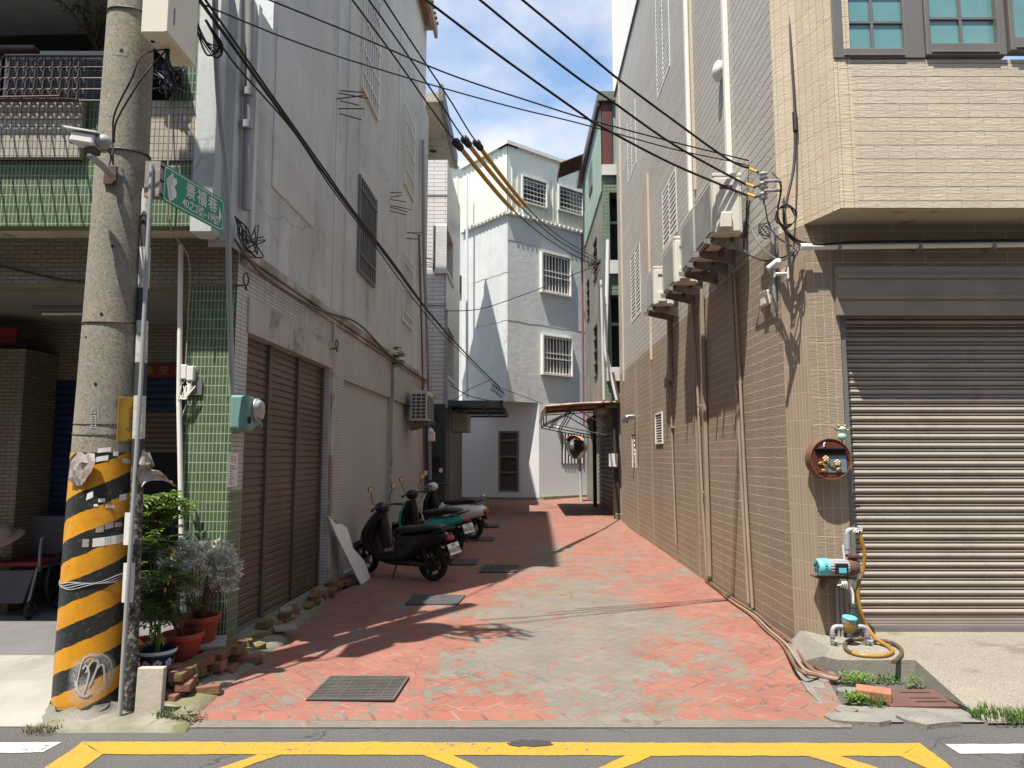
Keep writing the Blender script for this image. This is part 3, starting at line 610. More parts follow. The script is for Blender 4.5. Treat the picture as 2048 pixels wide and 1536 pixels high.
# ================================================================ shared building pieces
def wall_holes(mb, F, s0, s1, z0, z1, holes, depth=0.1, d=0.0):
    S = sorted({s0, s1, *[h[0] for h in holes], *[h[1] for h in holes]}); Z = sorted({z0, z1, *[h[2] for h in holes], *[h[3] for h in holes]})
    for a, b in zip(S[:-1], S[1:]):
        for p, q in zip(Z[:-1], Z[1:]):
            cs, cz = (a + b) / 2, (p + q) / 2
            if any(h[0] < cs < h[1] and h[2] < cz < h[3] for h in holes): continue
            mb.poly(F.pt(a, p, d), F.pt(b, p, d), F.pt(b, q, d), F.pt(a, q, d))
    for h in holes:
        a, b, p, q = h[:4]; e = d - (h[4] if len(h) > 4 else depth)
        mb.poly(F.pt(a, p, d), F.pt(a, q, d), F.pt(a, q, e), F.pt(a, p, e)); mb.poly(F.pt(b, p, d), F.pt(b, p, e), F.pt(b, q, e), F.pt(b, q, d))
        mb.poly(F.pt(a, q, d), F.pt(b, q, d), F.pt(b, q, e), F.pt(a, q, e)); mb.poly(F.pt(a, p, d), F.pt(a, p, e), F.pt(b, p, e), F.pt(b, p, d))
        if len(h) > 5: mb.mat(h[5]).poly(F.pt(a, p, e), F.pt(b, p, e), F.pt(b, q, e), F.pt(a, q, e)).mat(0)
def rect_px(F, u0, u1, v0, v1):
    um, vm = (u0 + u1) / 2, (v0 + v1) / 2
    a, b = sorted((F.px(u0, vm)[0], F.px(u1, vm)[0])); z = sorted((F.px(um, v0)[1], F.px(um, v1)[1])); return a, b, z[0], z[1]
def grille_window(F, rc, parent, nv, hs, fm, bm_, depth=0.1, r=0.008, pane=None, fw=0.04, proud=0.03, curtain=False, bd=None):
    a, b, p, q = rc; m = MB()
    for (x0, x1, y0, y1) in ((a, b, p, p + fw), (a, b, q - fw, q), (a, a + fw, p + fw, q - fw), (b - fw, b, p + fw, q - fw)): m.fbox(F, x0, x1, y0, y1, -depth * .6, proud)
    w = m.build('window', fm, parent)
    g = MB().fbox(F, a, b, p, q, -depth * .8, -depth * .7); g.build('pane', pane or M['glass_dark'], w)
    if curtain:
        c = MB(); c.fbox(F, a + .05, a + (b - a) * .33, p, q, -depth * .69, -depth * .66); c.build('curtain', M['curtain'], w)
    k = MB()
    for i in range(nv):
        x = a + fw + (b - a - 2 * fw) * (i + .5) / nv; k.fbox(F, x - r, x + r, p + fw * .5, q - fw * .5, proud * .2, bd or proud * .2 + 2 * r)
    for h in hs: k.fbox(F, a + fw * .5, b - fw * .5, p + (q - p) * h - r, p + (q - p) * h + r, (proud * .2 + 2 * r + .001) if not bd else bd * .3, (proud * .2 + 4 * r) if not bd else bd + .004)
    k.build('grille', bm_, w); return w
def slats(mb, F, s0, s1, z0, z1, pitch, amp, d, prof):
    n = max(1, round((z1 - z0) / pitch)); pt = (z1 - z0) / n; pr = []
    for i in range(n):
        for (h, a) in prof: pr.append((z0 + (i + h) * pt, d + a * amp))
    pr.append((z1, d))
    for (za, da), (zb, db) in zip(pr[:-1], pr[1:]): mb.poly(F.pt(s0, za, da), F.pt(s1, za, da), F.pt(s1, zb, db), F.pt(s0, zb, db))
PROF_FLAT = [(0, 0), (.06, 1), (.7, 1), (.8, .35), (.93, .35), (.97, 0)]
PROF_ROUND = [(0, 0), (.05, .45), (.16, .85), (.30, 1.0), (.44, .85), (.55, .45), (.60, .05), (.66, .0), (.70, .5), (.78, .62), (.86, .5), (.92, .0)]
def ribbed(mb, F, s0, s1, z0, z1, pitch, amp, d):
    """trapezoid metal siding, ribs upright"""
    n = max(1, round((s1 - s0) / pitch)); p = (s1 - s0) / n; pr = []
    for i in range(n):
        for h, a in ((0, 0), (.62, 0), (.70, 1), (.92, 1)): pr.append((s0 + (i + h) * p, d + a * amp))
    pr.append((s1, d))
    for (a, da), (b, db) in zip(pr[:-1], pr[1:]): mb.poly(F.pt(a, z0, da), F.pt(b, z0, db), F.pt(b, z1, db), F.pt(a, z1, da))

terrace()
# ================================================================ LEFT: GREY BUILDING WITH ARCADE
GB = thing('grey_house', 'grey stained plaster building with green tiled arcade front on the left of the alley', 'house', (-2.3, 5.75, 0))
SEND = 9.62; ZL = 3.30; ZT = 9.36
s_sh0, s_sh1 = FL.px(487, 900)[0], FL.px(655, 900)[0]
z_sh = FL.px(570, 697)[1]
p1 = (FL.px(684, 900)[0], FL.px(779, 900)[0]); p1t = FL.px(684, 757)[1]
p2 = (FL.px(786, 900)[0], FL.px(848, 900)[0]); p2t = FL.px(786, 800)[1]
mb = MB()
wall_holes(mb, FL, -0.23, SEND, -0.05, ZL, [(s_sh0, s_sh1, -0.05, z_sh, 0.14), (p1[0], p1[1], 0.12, p1t, 0.05, 1), (p2[0], p2[1], 0.12, p1t, 0.05, 1)])
mb.build('lower_wall', [M['mosaic_white'], M['plaster_plain']], GB, recalc=False)
w1 = rect_px(FL, 714, 749, 372, 560); w2 = rect_px(FL, 803, 823, 515, 652)
w3 = (w1[0], w1[1], FL.px(731, 196)[1], FL.px(731, 196)[1] + 1.9); w4 = (w2[0], w2[1], FL.px(809, 372)[1], FL.px(809, 208)[1])
mb = MB(); wall_holes(mb, FL, -0.36, SEND, ZL, 5.6, [h for h in (w1, w2) if h[3] < 5.6], 0.05)
wall_holes(mb, FL, 0.32, SEND, 5.6, ZT, [w3, w4], 0.05)
mb.poly(FL.pt(.32, 5.6), FL.pt(.32, ZT), FL.pt(.32, ZT, -6), FL.pt(.32, 5.6, -6))              # street front above the balcony
mb.poly(FL.pt(SEND, 0), FL.pt(SEND, 0, -6), FL.pt(SEND, ZT, -6), FL.pt(SEND, ZT))              # far end
mb.poly(FL.pt(-.36, 3.3), FL.pt(-.36, 5.6), FL.pt(-.36, 5.6, -.2), FL.pt(-.36, 3.3, -.2))
mb.poly(FL.pt(.32, ZT), FL.pt(SEND, ZT), FL.pt(SEND, ZT, -6), FL.pt(.32, ZT, -6))
mb.poly(FL.pt(-.36, 5.6), FL.pt(.32, 5.6), FL.pt(.32, 5.6, -6), FL.pt(-.36, 5.6, -6))
mb.build('upper_wall', M['plaster'], GB, recalc=False)
for rc, nv, hs, mt in ((w1, 8, (.18, .86), 'grille_grey'), (w2, 6, (.14, .47, .86), 'cream'), (w3, 7, (.12, .3, .55, .8), 'cream'), (w4, 6, (.2, .5, .8), 'cream')):
    grille_window(FL, rc, GB, nv, hs, M['cream_metal'] if mt == 'cream' else M['grey_metal'], M['white_metal'] if mt == 'cream' else M['grey_metal'], r=0.013 if mt == 'cream' else .009, pane=M['glass_dark'] if rc in (w1, w2) else M['pane_grey'], bd=.05, proud=.04, depth=.05)
# peeling cement band over the shutter
MB().fbox(FL, s_sh0 - .03, s_sh1 + .05, z_sh, FL.px(489, 590)[1], 0.002, 0.016).build('cement_band', M['cement'], GB)
# ledge and cornice line
MB().fbox(FL, -.2, SEND, ZL - .03, ZL + .05, 0.0, 0.05).fbox(FL, -.2, SEND, ZL - .085, ZL - .04, 0.0, 0.028).build('ledge', M['cement'], GB, bevel=.008)
# blocked up opening: a slightly proud panel and shallow strips
m = MB(); m.fbox(FL, FL.px(546, 250)[0], FL.px(629, 320)[0], FL.px(587, 418)[1], FL.px(587, 110)[1], -.01, 0.014); m.build('blocked_opening', M['plaster_panel'], GB, bevel=.003)
m = MB()
for u, w_, d in ((497, .07, .03), (668, .10, .012), (690, .03, .02), (794, .05, .02), (838, .06, .02)):
    m = MB(); s = FL.px(u, 400)[0]; m.fbox(FL, s, s + w_, ZL + .05, 5.59 if u < 500 else ZT, -.01, d)
    m.build('wall_rib', M['plaster_panel'], GB)
m = MB()
for u, w_, d in ((660, .09, .03), (782, .06, .04)):
    m = MB(); s = FL.px(u, 800)[0]; m.fbox(FL, s, s + w_, 0.1, ZL - .09, -.01, d)
    m.build('pilaster', M['cement'], GB, bevel=.006)
# roller shutter of three bays
sh = MB(); g3 = [s_sh0, FL.px(549, 900)[0], FL.px(606, 900)[0], s_sh1]
for a, b in zip(g3[:-1], g3[1:]): slats(sh, FL, a + .03, b - .03, 0.1, z_sh, 0.066, 0.012, -.10, PROF_FLAT)
shutter = sh.build('roller_shutter', M['shutter_brown'], GB, recalc=False)
m = MB()
for s in g3: m.fbox(FL, s - .035, s + .035, 0.08, z_sh - .002, -.12, -.06)
m.fbox(FL, s_sh0, s_sh1, 0.06, 0.1, -.12, -.07); m.build('guide_rail', M['guide'], shutter, bevel=.004)
m = MB(); random.seed(4)
for _ in range(11):                      # vent slots near the shutter head
    m = MB(); s = random.uniform(s_sh0 + .1, g3[1] - .1); z = z_sh - random.choice((.13, .2, .26, .33)); m.fbox(FL, s, s + .05, z, z + .014, -.094, -.084)
    m.build('vent_slot', M['grey_metal'], shutter)
# set-back metal storey and its rusty eave
m = MB(); ribbed(m, FL, .75, SEND - .05, ZT, 11.55, .2, .018, -.08); m.poly(FL.pt(.75, ZT, -.08), FL.pt(.75, 11.55, -.08), FL.pt(.75, 11.55, -6), FL.pt(.75, ZT, -6)); m.poly(FL.pt(SEND - .05, ZT, -.08), FL.pt(SEND - .05, ZT, -6), FL.pt(SEND - .05, 11.55, -6), FL.pt(SEND - .05, 11.55, -.08))
m.build('metal_storey', M['siding_white'], GB, recalc=False)
m = MB(); m.fbox(FL, .65, SEND + .12, 11.56, 11.64, -6, .16); m.fbox(FL, .65, SEND + .12, 11.36, 11.555, .10, .17)
for i in range(46): s = .7 + i * .197; m.fbox(FL, s, s + .1, 11.645, 11.69, -3, .2)
m.build('roof', M['roof_rust'], GB)
# rebar stubs left sticking out of the wall
random.seed(12)
for (u, v, n, L) in ((672, 200, 6, .40), (778, 402, 6, .34), (812, 470, 4, .36), (842, 523, 5, .34)):
    m = MB(); s, z = FL.px(u, v)
    for i in range(n):
        zz = z + (n / 2 - i) * .065 + random.uniform(-.02, .02); ss = s + random.uniform(0, .2)
        a = FL.pt(ss, zz, -.02); m.tube([a, a + FL.n * L * random.uniform(.6, 1) + FL.e * random.uniform(-.1, .25) + Vector((0, 0, random.uniform(-.06, .03)))], .0075, 6)
    m.build('rebar', M['rust'], GB)
# ---- downpipes on the corner
def pipe_px(mb, F, pts, r, d): mb.tube(spline([F.P(u, v, d) for u, v in pts], 6), r, 10)
m = MB(); pipe_px(m, FL, [(500, -40), (498, 150), (495, 300), (492, 420)], .038, .06); m.build('downpipe', M['pipe_grey'], GB, smooth='angle')
for u, v in ((496, 185), (493, 250)): m = MB(); a = FL.P(u, v, .06); m.tube([a - Vector((0, 0, .03)), a + Vector((0, 0, .03))], .046, 12); m.build('pipe_collar', M['pipe_grey'], GB, smooth='angle')
m = MB(); pipe_px(m, FL, [(430, -40), (432, 90), (440, 230), (452, 330), (456, 420), (458, 560), (462, 700), (463, 790)], .022, .05); m.build('conduit', M['pipe_grey'], GB, smooth='angle')
m = MB(); pipe_px(m, FL, [(846, 280), (848, 500), (853, 640), (858, 800), (860, 960)], .035, .08); m.build('downpipe', M['pipe_grey'], GB, smooth='angle')
m = MB(); pipe_px(m, FL, [(838, 470), (842, 620), (846, 780), (850, 985)], .02, .05); m.build('conduit', M['red_pipe'], GB, smooth='angle')
# ---- balcony: bands, corner post, soffit
YB, YF = 5.43, 5.75
zb0 = atY(385, 452, YB).z; zb1 = atY(335, 322, YB).z; zb2 = atY(335, 202, YB).z; zb3 = atY(335, 100, YB).z
XR = atY(388, 300, YB).x
MB().box(-9, XR, YB, YB + .12, zb0, zb1).build('green_band', M['mosaic_green'], GB)
MB().box(-9, atY(163, 260, YB - .05).x, YB - .055, YB - .001, zb1 + .01, zb2).box(atY(197, 260, YB).x, XR, YB - .012, YB + .1, zb1 + .002, zb2).build('cream_band', M['mosaic_cream'], GB)
MB().box(atY(163, 260, YB).x + .012, atY(197, 260, YB).x - .002, YB + .002, YB + .1, zb1 + .002, zb2).box(atY(345, 150, YB).x, XR, YB + .004, YB + .1, zb2 + .002, 5.59).build('green_post', M['mosaic_green'], GB)
MB().box(-9, XR - .002, YB + .12, 7.38, zb0 + .002, zb0 + .12).build('soffit', M['soffit'], GB)
m = MB(); m.box(XR, atY(431, 300, YB).x, YB - .01, 5.62, zb0 - .05, 5.6); m.box(atY(431, 300, YB).x - .04, FL.pt(-.36, 0).x - .0, YB + .14, 5.66, zb0 - .05, 5.6); m.build('corner_post', M['plaster'], GB, bevel=.006)
MB().box(-9, -2.85, 4.97, 7.0, 5.61, 5.68).build('canopy', M['grey_metal'], GB)
MB().box(-5.6, -5.5, 5.5, 6.75, zb0, 5.6).build('added_balcony_side', M['wood_dark'], GB)  # unseen dark side wall, added to cut sky light on the balcony
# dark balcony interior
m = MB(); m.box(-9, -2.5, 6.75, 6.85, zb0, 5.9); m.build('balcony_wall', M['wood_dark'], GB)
m = MB()
for x0, x1 in ((-4.9, -4.1), (-4.0, -3.25)):
    for a, b, c, d in ((x0, x1, 5.02, 5.08), (x0, x1, 4.0, 4.06), (x0, x0 + .06, 4.06, 5.02), (x1 - .06, x1, 4.06, 5.02)): m.box(a, b, 6.68, 6.745, c, d)
m.build('balcony_window', M['alu_brown'], GB)
# ---- fascia over the arcade, pillar, ceiling and back wall
zf = atY(200, 572, YF).z
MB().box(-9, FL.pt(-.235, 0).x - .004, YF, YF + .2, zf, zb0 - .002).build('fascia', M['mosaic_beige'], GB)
MB().box(-5.7, -5.6, YF + .2, 7.42, -.02, zf).build('added_arcade_end', M['mosaic_beige'], GB)  # unseen wall, added to keep light from the open left end out
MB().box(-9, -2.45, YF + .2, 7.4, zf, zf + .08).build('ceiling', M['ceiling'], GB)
xp0, xp1 = atY(364, 900, YF).x, FL.pt(-.23, 0).x
MB().box(xp0, xp1 - .002, YF + .004, YF + .26, -.02, zf - .002).build('pillar', M['mosaic_green'], GB)
sg = FL.px(474, 1150)[0]
MB().fbox(FL, -.22, s_sh0 - .035, -.02, FL.px(455, 985)[1], .001, .012).build('pillar_flank', M['mosaic_green'], GB)
yb = 7.42
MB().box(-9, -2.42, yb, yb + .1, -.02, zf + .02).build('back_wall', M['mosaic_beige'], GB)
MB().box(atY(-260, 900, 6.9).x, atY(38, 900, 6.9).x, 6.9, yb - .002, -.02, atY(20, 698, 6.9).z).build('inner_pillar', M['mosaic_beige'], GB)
FB = Frame((0, yb), (1, 0), (0, -1))
def inner_shutter(u0, u1, vtop, vbot, mt, pitch):
    x0, x1 = atY(u0, 900, yb).x, atY(u1, 900, yb).x; m = MB(); slats(m, FB, x0, x1, atY(u0, vbot, yb).z, atY(u0, vtop, yb).z, pitch, .018, .012, PROF_FLAT); return m.build('roller_shutter', mt, GB, recalc=False)
inner_shutter(44, 232, 762, 1215, M['shutter_blue'], .07)
inner_shutter(262, 400, 757, 823, M['shutter_blue'], .07)
inner_shutter(265, 398, 824, 905, M['shutter_brown'], .055)
MB().box(atY(262, 900, yb).x, atY(400, 900, yb).x, yb - .012, yb - .004, 0.1, atY(300, 906, yb).z).build('dark_doorway', M['void'], GB)
# fluorescent fitting under the ceiling
tl = thing('ceiling_light', 'slim white fluorescent tube fitting on the arcade ceiling', 'lamp', atY(125, 597, 6.6))
p, q = atY(70, 598, 6.55), atY(205, 596, 6.55)
MB().box(p.x, q.x, 6.5, 6.6, zf - .05, zf - .001).build('fitting', M['grey_metal'], tl, bevel=.005)
MB().tube([(p.x + .08, 6.55, zf - .068), (q.x - .02, 6.55, zf - .068)], .015, 10).build('tube', M['lamp_white'], tl, smooth='angle')
# red paper banner over the half open shutter
bn = MB(); x0, x1 = atY(286, 740, yb - .03).x, atY(352, 740, yb - .03).x; zt, zb_ = atY(320, 730, yb).z, atY(320, 756, yb).z
bn.box(x0 - .25, x1, yb - .03, yb - .024, zb_, zt); bn.mat(1)
for i in range(4): text_to(bn, '福壽安康'[i], .1, ((x0 - .1 + i * .16, yb - .032, (zt + zb_) / 2), (1, 0, 0), (0, 0, 1)))
bn.build('red_banner', [M['banner_red'], M['gold']], label='red paper blessing banner over the half open shutter in the arcade', cat='banner', origin=(x0, yb, zb_))
bn = MB(); x0, x1 = atY(-40, 660, 6.89).x, atY(36, 660, 6.89).x; bn.box(x0, x1, 6.87, 6.885, atY(20, 686, 6.88).z, atY(20, 655, 6.88).z); bn.build('red_banner', M['banner_red'], label='red cloth strip at the top of the inner tiled pillar, at the left picture edge', cat='banner')
# ================================================================ RIGHT: TAN TILED BUILDING
TB = thing('tan_house', 'tan and beige tiled building with bay window and steel roller shutter right of the alley', 'house', (2.6, 6.05, 0))
ZS = 3.63; RE = 11.35; ZTR = FR.px(1258, 80)[1]
def corner(z): return [FR.pt(.26, z), Vector((2.56, 6.05, z))]
louv = [(*sorted((FR.px(1314, 160)[0], FR.px(1341, 160)[0])), FR.px(1329, 162)[1], FR.px(1329, 162)[1] + 2.3),
        (*sorted((FR.px(1255, 290)[0], FR.px(1272, 290)[0])), FR.px(1264, 348)[1], FR.px(1264, 217)[1]),
        (*sorted((FR.px(1325, 420)[0], FR.px(1354, 420)[0])), FR.px(1339, 486)[1], FR.px(1339, 357)[1]),
        (*sorted((FR.px(1262, 570)[0], FR.px(1281, 570)[0])), FR.px(1271, 638)[1], FR.px(1271, 502)[1])]
mb = MB(); wall_holes(mb, FR, .26, RE, ZS, ZTR, [(*h, .04) for h in louv]); mb.poly(FR.pt(RE, 0), FR.pt(RE, 0, -6), FR.pt(RE, ZTR, -6), FR.pt(RE, ZTR)); mb.poly(FR.pt(.26, ZTR), FR.pt(RE, ZTR), FR.pt(RE, ZTR, -6), FR.pt(.26, ZTR, -6))
mb.build('upper_side_wall', M['tile_beige_side'], TB, recalc=False)
vent_rc = (*sorted((FR.px(1312, 856)[0], FR.px(1326, 856)[0])), FR.px(1319, 888)[1], FR.px(1319, 825)[1])
iron_rc = (*sorted((FR.px(1263, 902)[0], FR.px(1277, 902)[0])), FR.px(1270, 935)[1], FR.px(1270, 868)[1])
mb = MB(); wall_holes(mb, FR, .26, RE, -.05, ZS, [(*iron_rc, .1), (*vent_rc, .08)]); mb.build('lower_side_wall', M['tile_brown'], TB, recalc=False)
a, b = corner(-.05), corner(ZS); MB().poly(a[0], a[1], b[1], b[0]).build('lower_corner', M['trim_brown'], TB, recalc=False)
a, b = corner(ZS), corner(ZTR); MB().poly(a[0], a[1], b[1], b[0]).build('upper_corner', M['tile_beige_upright'], TB, recalc=False)
xs0 = atY(1692, 900, 6.05).x; zsh = atY(1800, 629, 6.12).z; xh0 = atY(1668, 580, 6.05).x; zh1 = atY(1800, 535, 6.05).z
mb = MB(); wall_holes(mb, FAC, 2.56, 9, -.05, ZS, [(xs0, 8.5, -.05, zsh, .2)]); mb.build('front_wall', M['tile_brown_upright'], TB, recalc=False)
MB().fbox(FAC, xh0, 8.6, zh1, ZS - .002, .001, .006).build('lintel_tiles', M['tile_brown'], TB)
# roller shutter with box and guide rail
m = MB(); m.fbox(FAC, xh0, 8.6, zsh - .03, zh1 - .002, .002, .05)
hd = m.build('shutter_box', M['header'], TB, bevel=.004)
m = MB()
for v in (552, 594): z = atY(1800, v, 6.0).z; m.fbox(FAC, xh0 + .01, 8.58, z - .02, z + .012, .05, .066)
m.build('box_ridge', M['header'], hd, bevel=.005)
m = MB(); slats(m, FAC, xs0 + .05, 8.45, .28, zsh, .0785, .028, -.13, PROF_ROUND); m.mat(0); rs = m.build('roller_shutter', M['shutter_steel'], TB, recalc=False)
m = MB(); slats(m, FAC, xs0 + .05, 8.45, .185, .28, .024, .008, -.125, PROF_FLAT); m.build('bottom_bar', M['shutter_steel'], rs, recalc=False)
MB().fbox(FAC, xs0, xs0 + .055, .141, zsh, -.19, -.02).build('guide_rail', M['grey_metal'], rs, bevel=.004)
MB().fbox(FAC, xs0, 8.5, .10, .18, -.25, -.10).build('threshold', M['terrazzo'], TB)
# cantilevered bay with windows
Y2 = 5.63; B0 = Vector((2.56, 6.05, ZS)); B1 = Vector((2.69, Y2, ZS)); ZB = 9.5
zs1 = atY(1700, 119, Y2).z; FBAY = Frame((0, Y2), (1, 0), (0, -1)); xw0 = atY(1664, 60, Y2).x; xs_ = 2.835
up = lambda p, z: Vector((p.x, p.y, z))
MB().poly(B0, B1, up(B1, ZB), up(B0, ZB)).build('bay_cheek', M['tile_beige_upright'], TB, recalc=False)
mb = MB(); wall_holes(mb, FBAY, 2.69, 2.835, ZS, ZB, []); mb.build('bay_edge', M['tile_beige_upright'], TB, recalc=False)
mb = MB(); wall_holes(mb, FBAY, 2.835, 7, ZS, ZB, [(2.835, 6.2, zs1, zs1 + 1.5, .06)]); mb.build('bay_front', M['tile_beige'], TB, recalc=False)
MB().poly(B0, (7, 6.05, ZS), (7, Y2, ZS), B1).build('bay_soffit', M['soffit'], TB, recalc=False)
MB().poly((2.64, 5.70, ZS - .003), (2.72, Y2 + .02, ZS - .003), (7, Y2 + .02, ZS - .003), (7, Y2 + .06, ZS - .003), (2.74, Y2 + .06, ZS - .003)).build('drip_edge', M['trim_beige'], TB, recalc=False)
def bay_sash(u0, u1, vb, pu0, pu1, pv, d, muntin):
    x0, x1 = atY(u0, 60, Y2).x, atY(u1, 60, Y2).x; zb_ = atY((u0 + u1) / 2, vb, Y2).z; zt = zb_ + 1.5
    px0, px1, pz = atY(pu0, 60, Y2).x, atY(pu1, 60, Y2).x, atY((u0 + u1) / 2, pv, Y2).z
    m = MB(); m.fbox(FBAY, x0, px0, zb_, zt, -.05, d); m.fbox(FBAY, px1, x1, zb_, zt, -.05, d); m.fbox(FBAY, px0, px1, zb_, pz, -.05, d); m.fbox(FBAY, px0, px1, zt - .06, zt, -.05, d)
    m.fbox(FBAY, px0 + .0, px1 - .0, zb_ + .015, zb_ + .03, d, d + .012)
    w = m.build('window', M['alu_brown'], TB, bevel=.004)
    MB().fbox(FBAY, px0 - .005, px1 + .005, pz - .005, zt - .05, -.03, -.025).build('pane', M['glass_teal'], w)
    if muntin:
        k = MB(); xm = (px0 + px1) / 2; k.fbox(FBAY, xm - .012, xm + .012, pz, zt - .06, -.024, -.008); z = pz
        while z < zt - .4: z += .245; k.fbox(FBAY, px0, px1, z - .01, z + .01, -.0235, -.009)
        k.build('muntin', M['alu_brown'], w)
    return w
bay_sash(1664, 1846, 117, 1684, 1806, 98, .012, True); bay_sash(1847, 2006, 113, 1856, 1990, 90, .03, True); bay_sash(2012, 2200, 106, 2022, 2180, 80, .045, False)
# louvred windows, vents
for rc in louv:
    a, b, p, q = rc; m = MB()
    for c in (a, (a + b) / 2 - .02, b - .04): m.fbox(FR, c, c + .035, p, q, -.03, .008)
    m.fbox(FR, a + .04, b - .04, p, p + .03, -.03, .007)
    w = m.build('louvred_window', M['white_metal'], TB); MB().fbox(FR, a + .001, b - .001, p + .001, q - .001, -.038, -.032).build('pane', M['void'], w)
    k = MB(); n = int((q - p) / .085)
    for i in range(n):
        z = p + .05 + i * .085
        for c0, c1 in ((a + .041, (a + b) / 2 - .021), ((a + b) / 2 + .021, b - .041)):
            k.fbox(FR, c0, c1, z, z + .036, -.012, .006)
    k.build('louvre', M['white_metal'], w)
a, b, p, q = vent_rc; m = MB(); m.fbox(FR, a, b, p, p + .03, -.07, .02); m.fbox(FR, a, b, q - .03, q, -.07, .02); m.fbox(FR, a, a + .03, p + .03, q - .03, -.07, .02); m.fbox(FR, b - .03, b, p + .03, q - .03, -.07, .02)
w = m.build('louvre_vent', M['white_metal'], TB); k = MB()
for i in range(11): z = p + .05 + i * (q - p - .1) / 10; k.obox(FR.pt(a + .03, z, -.04), FR.e * (b - a - .06), FR.n * .05 - Vector((0, 0, .03)), (0, 0, .007))
k.build('louvre', M['white_metal'], w); MB().fbox(FR, a, b, p, q, -.079, -.075).build('backing', M['void'], w)
a, b, p, q = iron_rc; m = MB(); random.seed(6)
for i in range(7):                                     # wrought iron scrolls
    z = p + (i + .5) * (q - p) / 7
    for c in (.28, .72):
        cc = FR.pt(a + (b - a) * c, z, -.02); m.tube([cc + FR.e * (.055 * math.cos(t * .7)) * (1 - t * .07) + Vector((0, 0, .05 * math.sin(t * .7) * (1 - t * .07))) for t in range(10)], .011, 5)
for c in (0, .5, 1): m.tube([FR.pt(a + (b - a) * c, p, -.02), FR.pt(a + (b - a) * c, q, -.02)], .012, 5)
gr = m.build('iron_grille', M['white_metal'], TB); MB().fbox(FR, a, b, p, q, -.099, -.095).build('backing', M['void'], gr)
# fluted strips and pale corner beads on the long wall
m = MB()
for u in (1395, 1275, 1305):
    m = MB(); s = FR.px(u, 900)[0]; w_ = .16 if u == 1395 else .1; m.fbox(FR, s, s + w_, .02, ZS - .003, -.01, .014)
    m.build('fluted_strip', M['trim_brown'], TB)
m = MB()
for u, v, w_ in ((1243, 400, .045), (1300, 500, .045), (1388, 200, .05)):
    m = MB(); s = FR.px(u, v)[0]; m.fbox(FR, s, s + w_, ZS - .25 if u != 1388 else 5.2, ZTR - .01 if u != 1300 else FR.px(1295, 350)[1], -.01, .035)
    m.build('corner_bead', M['trim_beige'], TB, bevel=.005)
s = FR.px(1345, 250)[0]
# white metal storey on the roof
m = MB(); ribbed(m, FR, .6, RE + .55, ZTR + .05, ZTR + 3.2, .22, .02, -.03); m.poly(FR.pt(RE + .55, ZTR + .05, -.03), FR.pt(RE + .55, ZTR + .05, -6), FR.pt(RE + .55, ZTR + 3.2, -6), FR.pt(RE + .55, ZTR + 3.2, -.03)); m.build('metal_storey', M['siding_white'], TB, recalc=False)
MB().fbox(FR, .3, RE + .08, ZTR + .002, ZTR + .06, -.3, .035).build('wall_coping', M['roof_dark'], TB)
MB().fbox(FR, .5, RE + .7, ZTR + 3.21, ZTR + 3.3, -6, .02).build('roof', M['grey_metal'], TB)
# trunking and pipes down the wall
def strip_px(name, u0, v0, u1, v1, w_, d, mt, dd=.0):
    s, z0 = FR.px(u1, v1, d); s2, z1 = FR.px(u0, v0, d); s = (s + s2) / 2
    return MB().fbox(FR, s - w_ / 2, s + w_ / 2, z0, z1, dd + .002, d + dd).build(name, mt, TB, bevel=.008)
strip_px('trunking', 1365, -60, 1377, 425, .085, .055, M['pipe_white']); strip_px('trunking', 1440, -60, 1454, 350, .085, .06, M['pipe_white'])
strip_px('trunking', 1334, 640, 1338, 760, .10, .06, M['pipe_tan']); strip_px('trunking', 1405, 575, 1412, 1150, .08, .05, M['pipe_tan'], .014)
m = MB(); m.ball(FR.P(1437, 142, .05), (.07, .12, .12), 12, 8); m.build('pipe_cover', M['pipe_white'], TB, smooth=True)
m = MB(); m.fbox(FR, FR.px(1340, 768)[0] - .07, FR.px(1340, 768)[0] + .07, FR.px(1339, 776)[1], FR.px(1338, 755)[1], .002, .085); m.build('pipe_cover', M['pipe_tan'], TB, bevel=.02)
for pts, r in (([(1341, 772), (1345, 900), (1352, 1085)], .014), ([(1384, 600), (1394, 760), (1405, 1000), (1414, 1150)], .016), ([(1462, 545), (1474, 780), (1485, 1000), (1497, 1205)], .017), ([(1469, 545), (1481, 780), (1492, 1000), (1505, 1215)], .017)):
    m = MB(); pipe_px(m, FR, pts, r, .035); m.build('conduit', M['pipe_tan'], TB, smooth='angle')
m = MB()
for u, v in ((1344, 855), (1478, 765), (1483, 1003), (1400, 812), (1408, 985)):
    p = FR.P(u, v, .035); m = MB(); m.obox(p - FR.e * .035 - FR.n * .03 - Vector((0, 0, .012)), FR.e * .08, FR.n * .052, (0, 0, .024)); m.build('pipe_clip', M['pipe_tan'], TB, bevel=.004)
m = MB(); c = FR.P(1271, 834, .0); m.tube(spline([c, c + FR.n * .10, c + FR.n * .19 - Vector((0, 0, .02)), c + FR.n * .23 - Vector((0, 0, .12))], 5), .068, 16); m.build('vent_hood', M['chrome'], TB, smooth='angle')

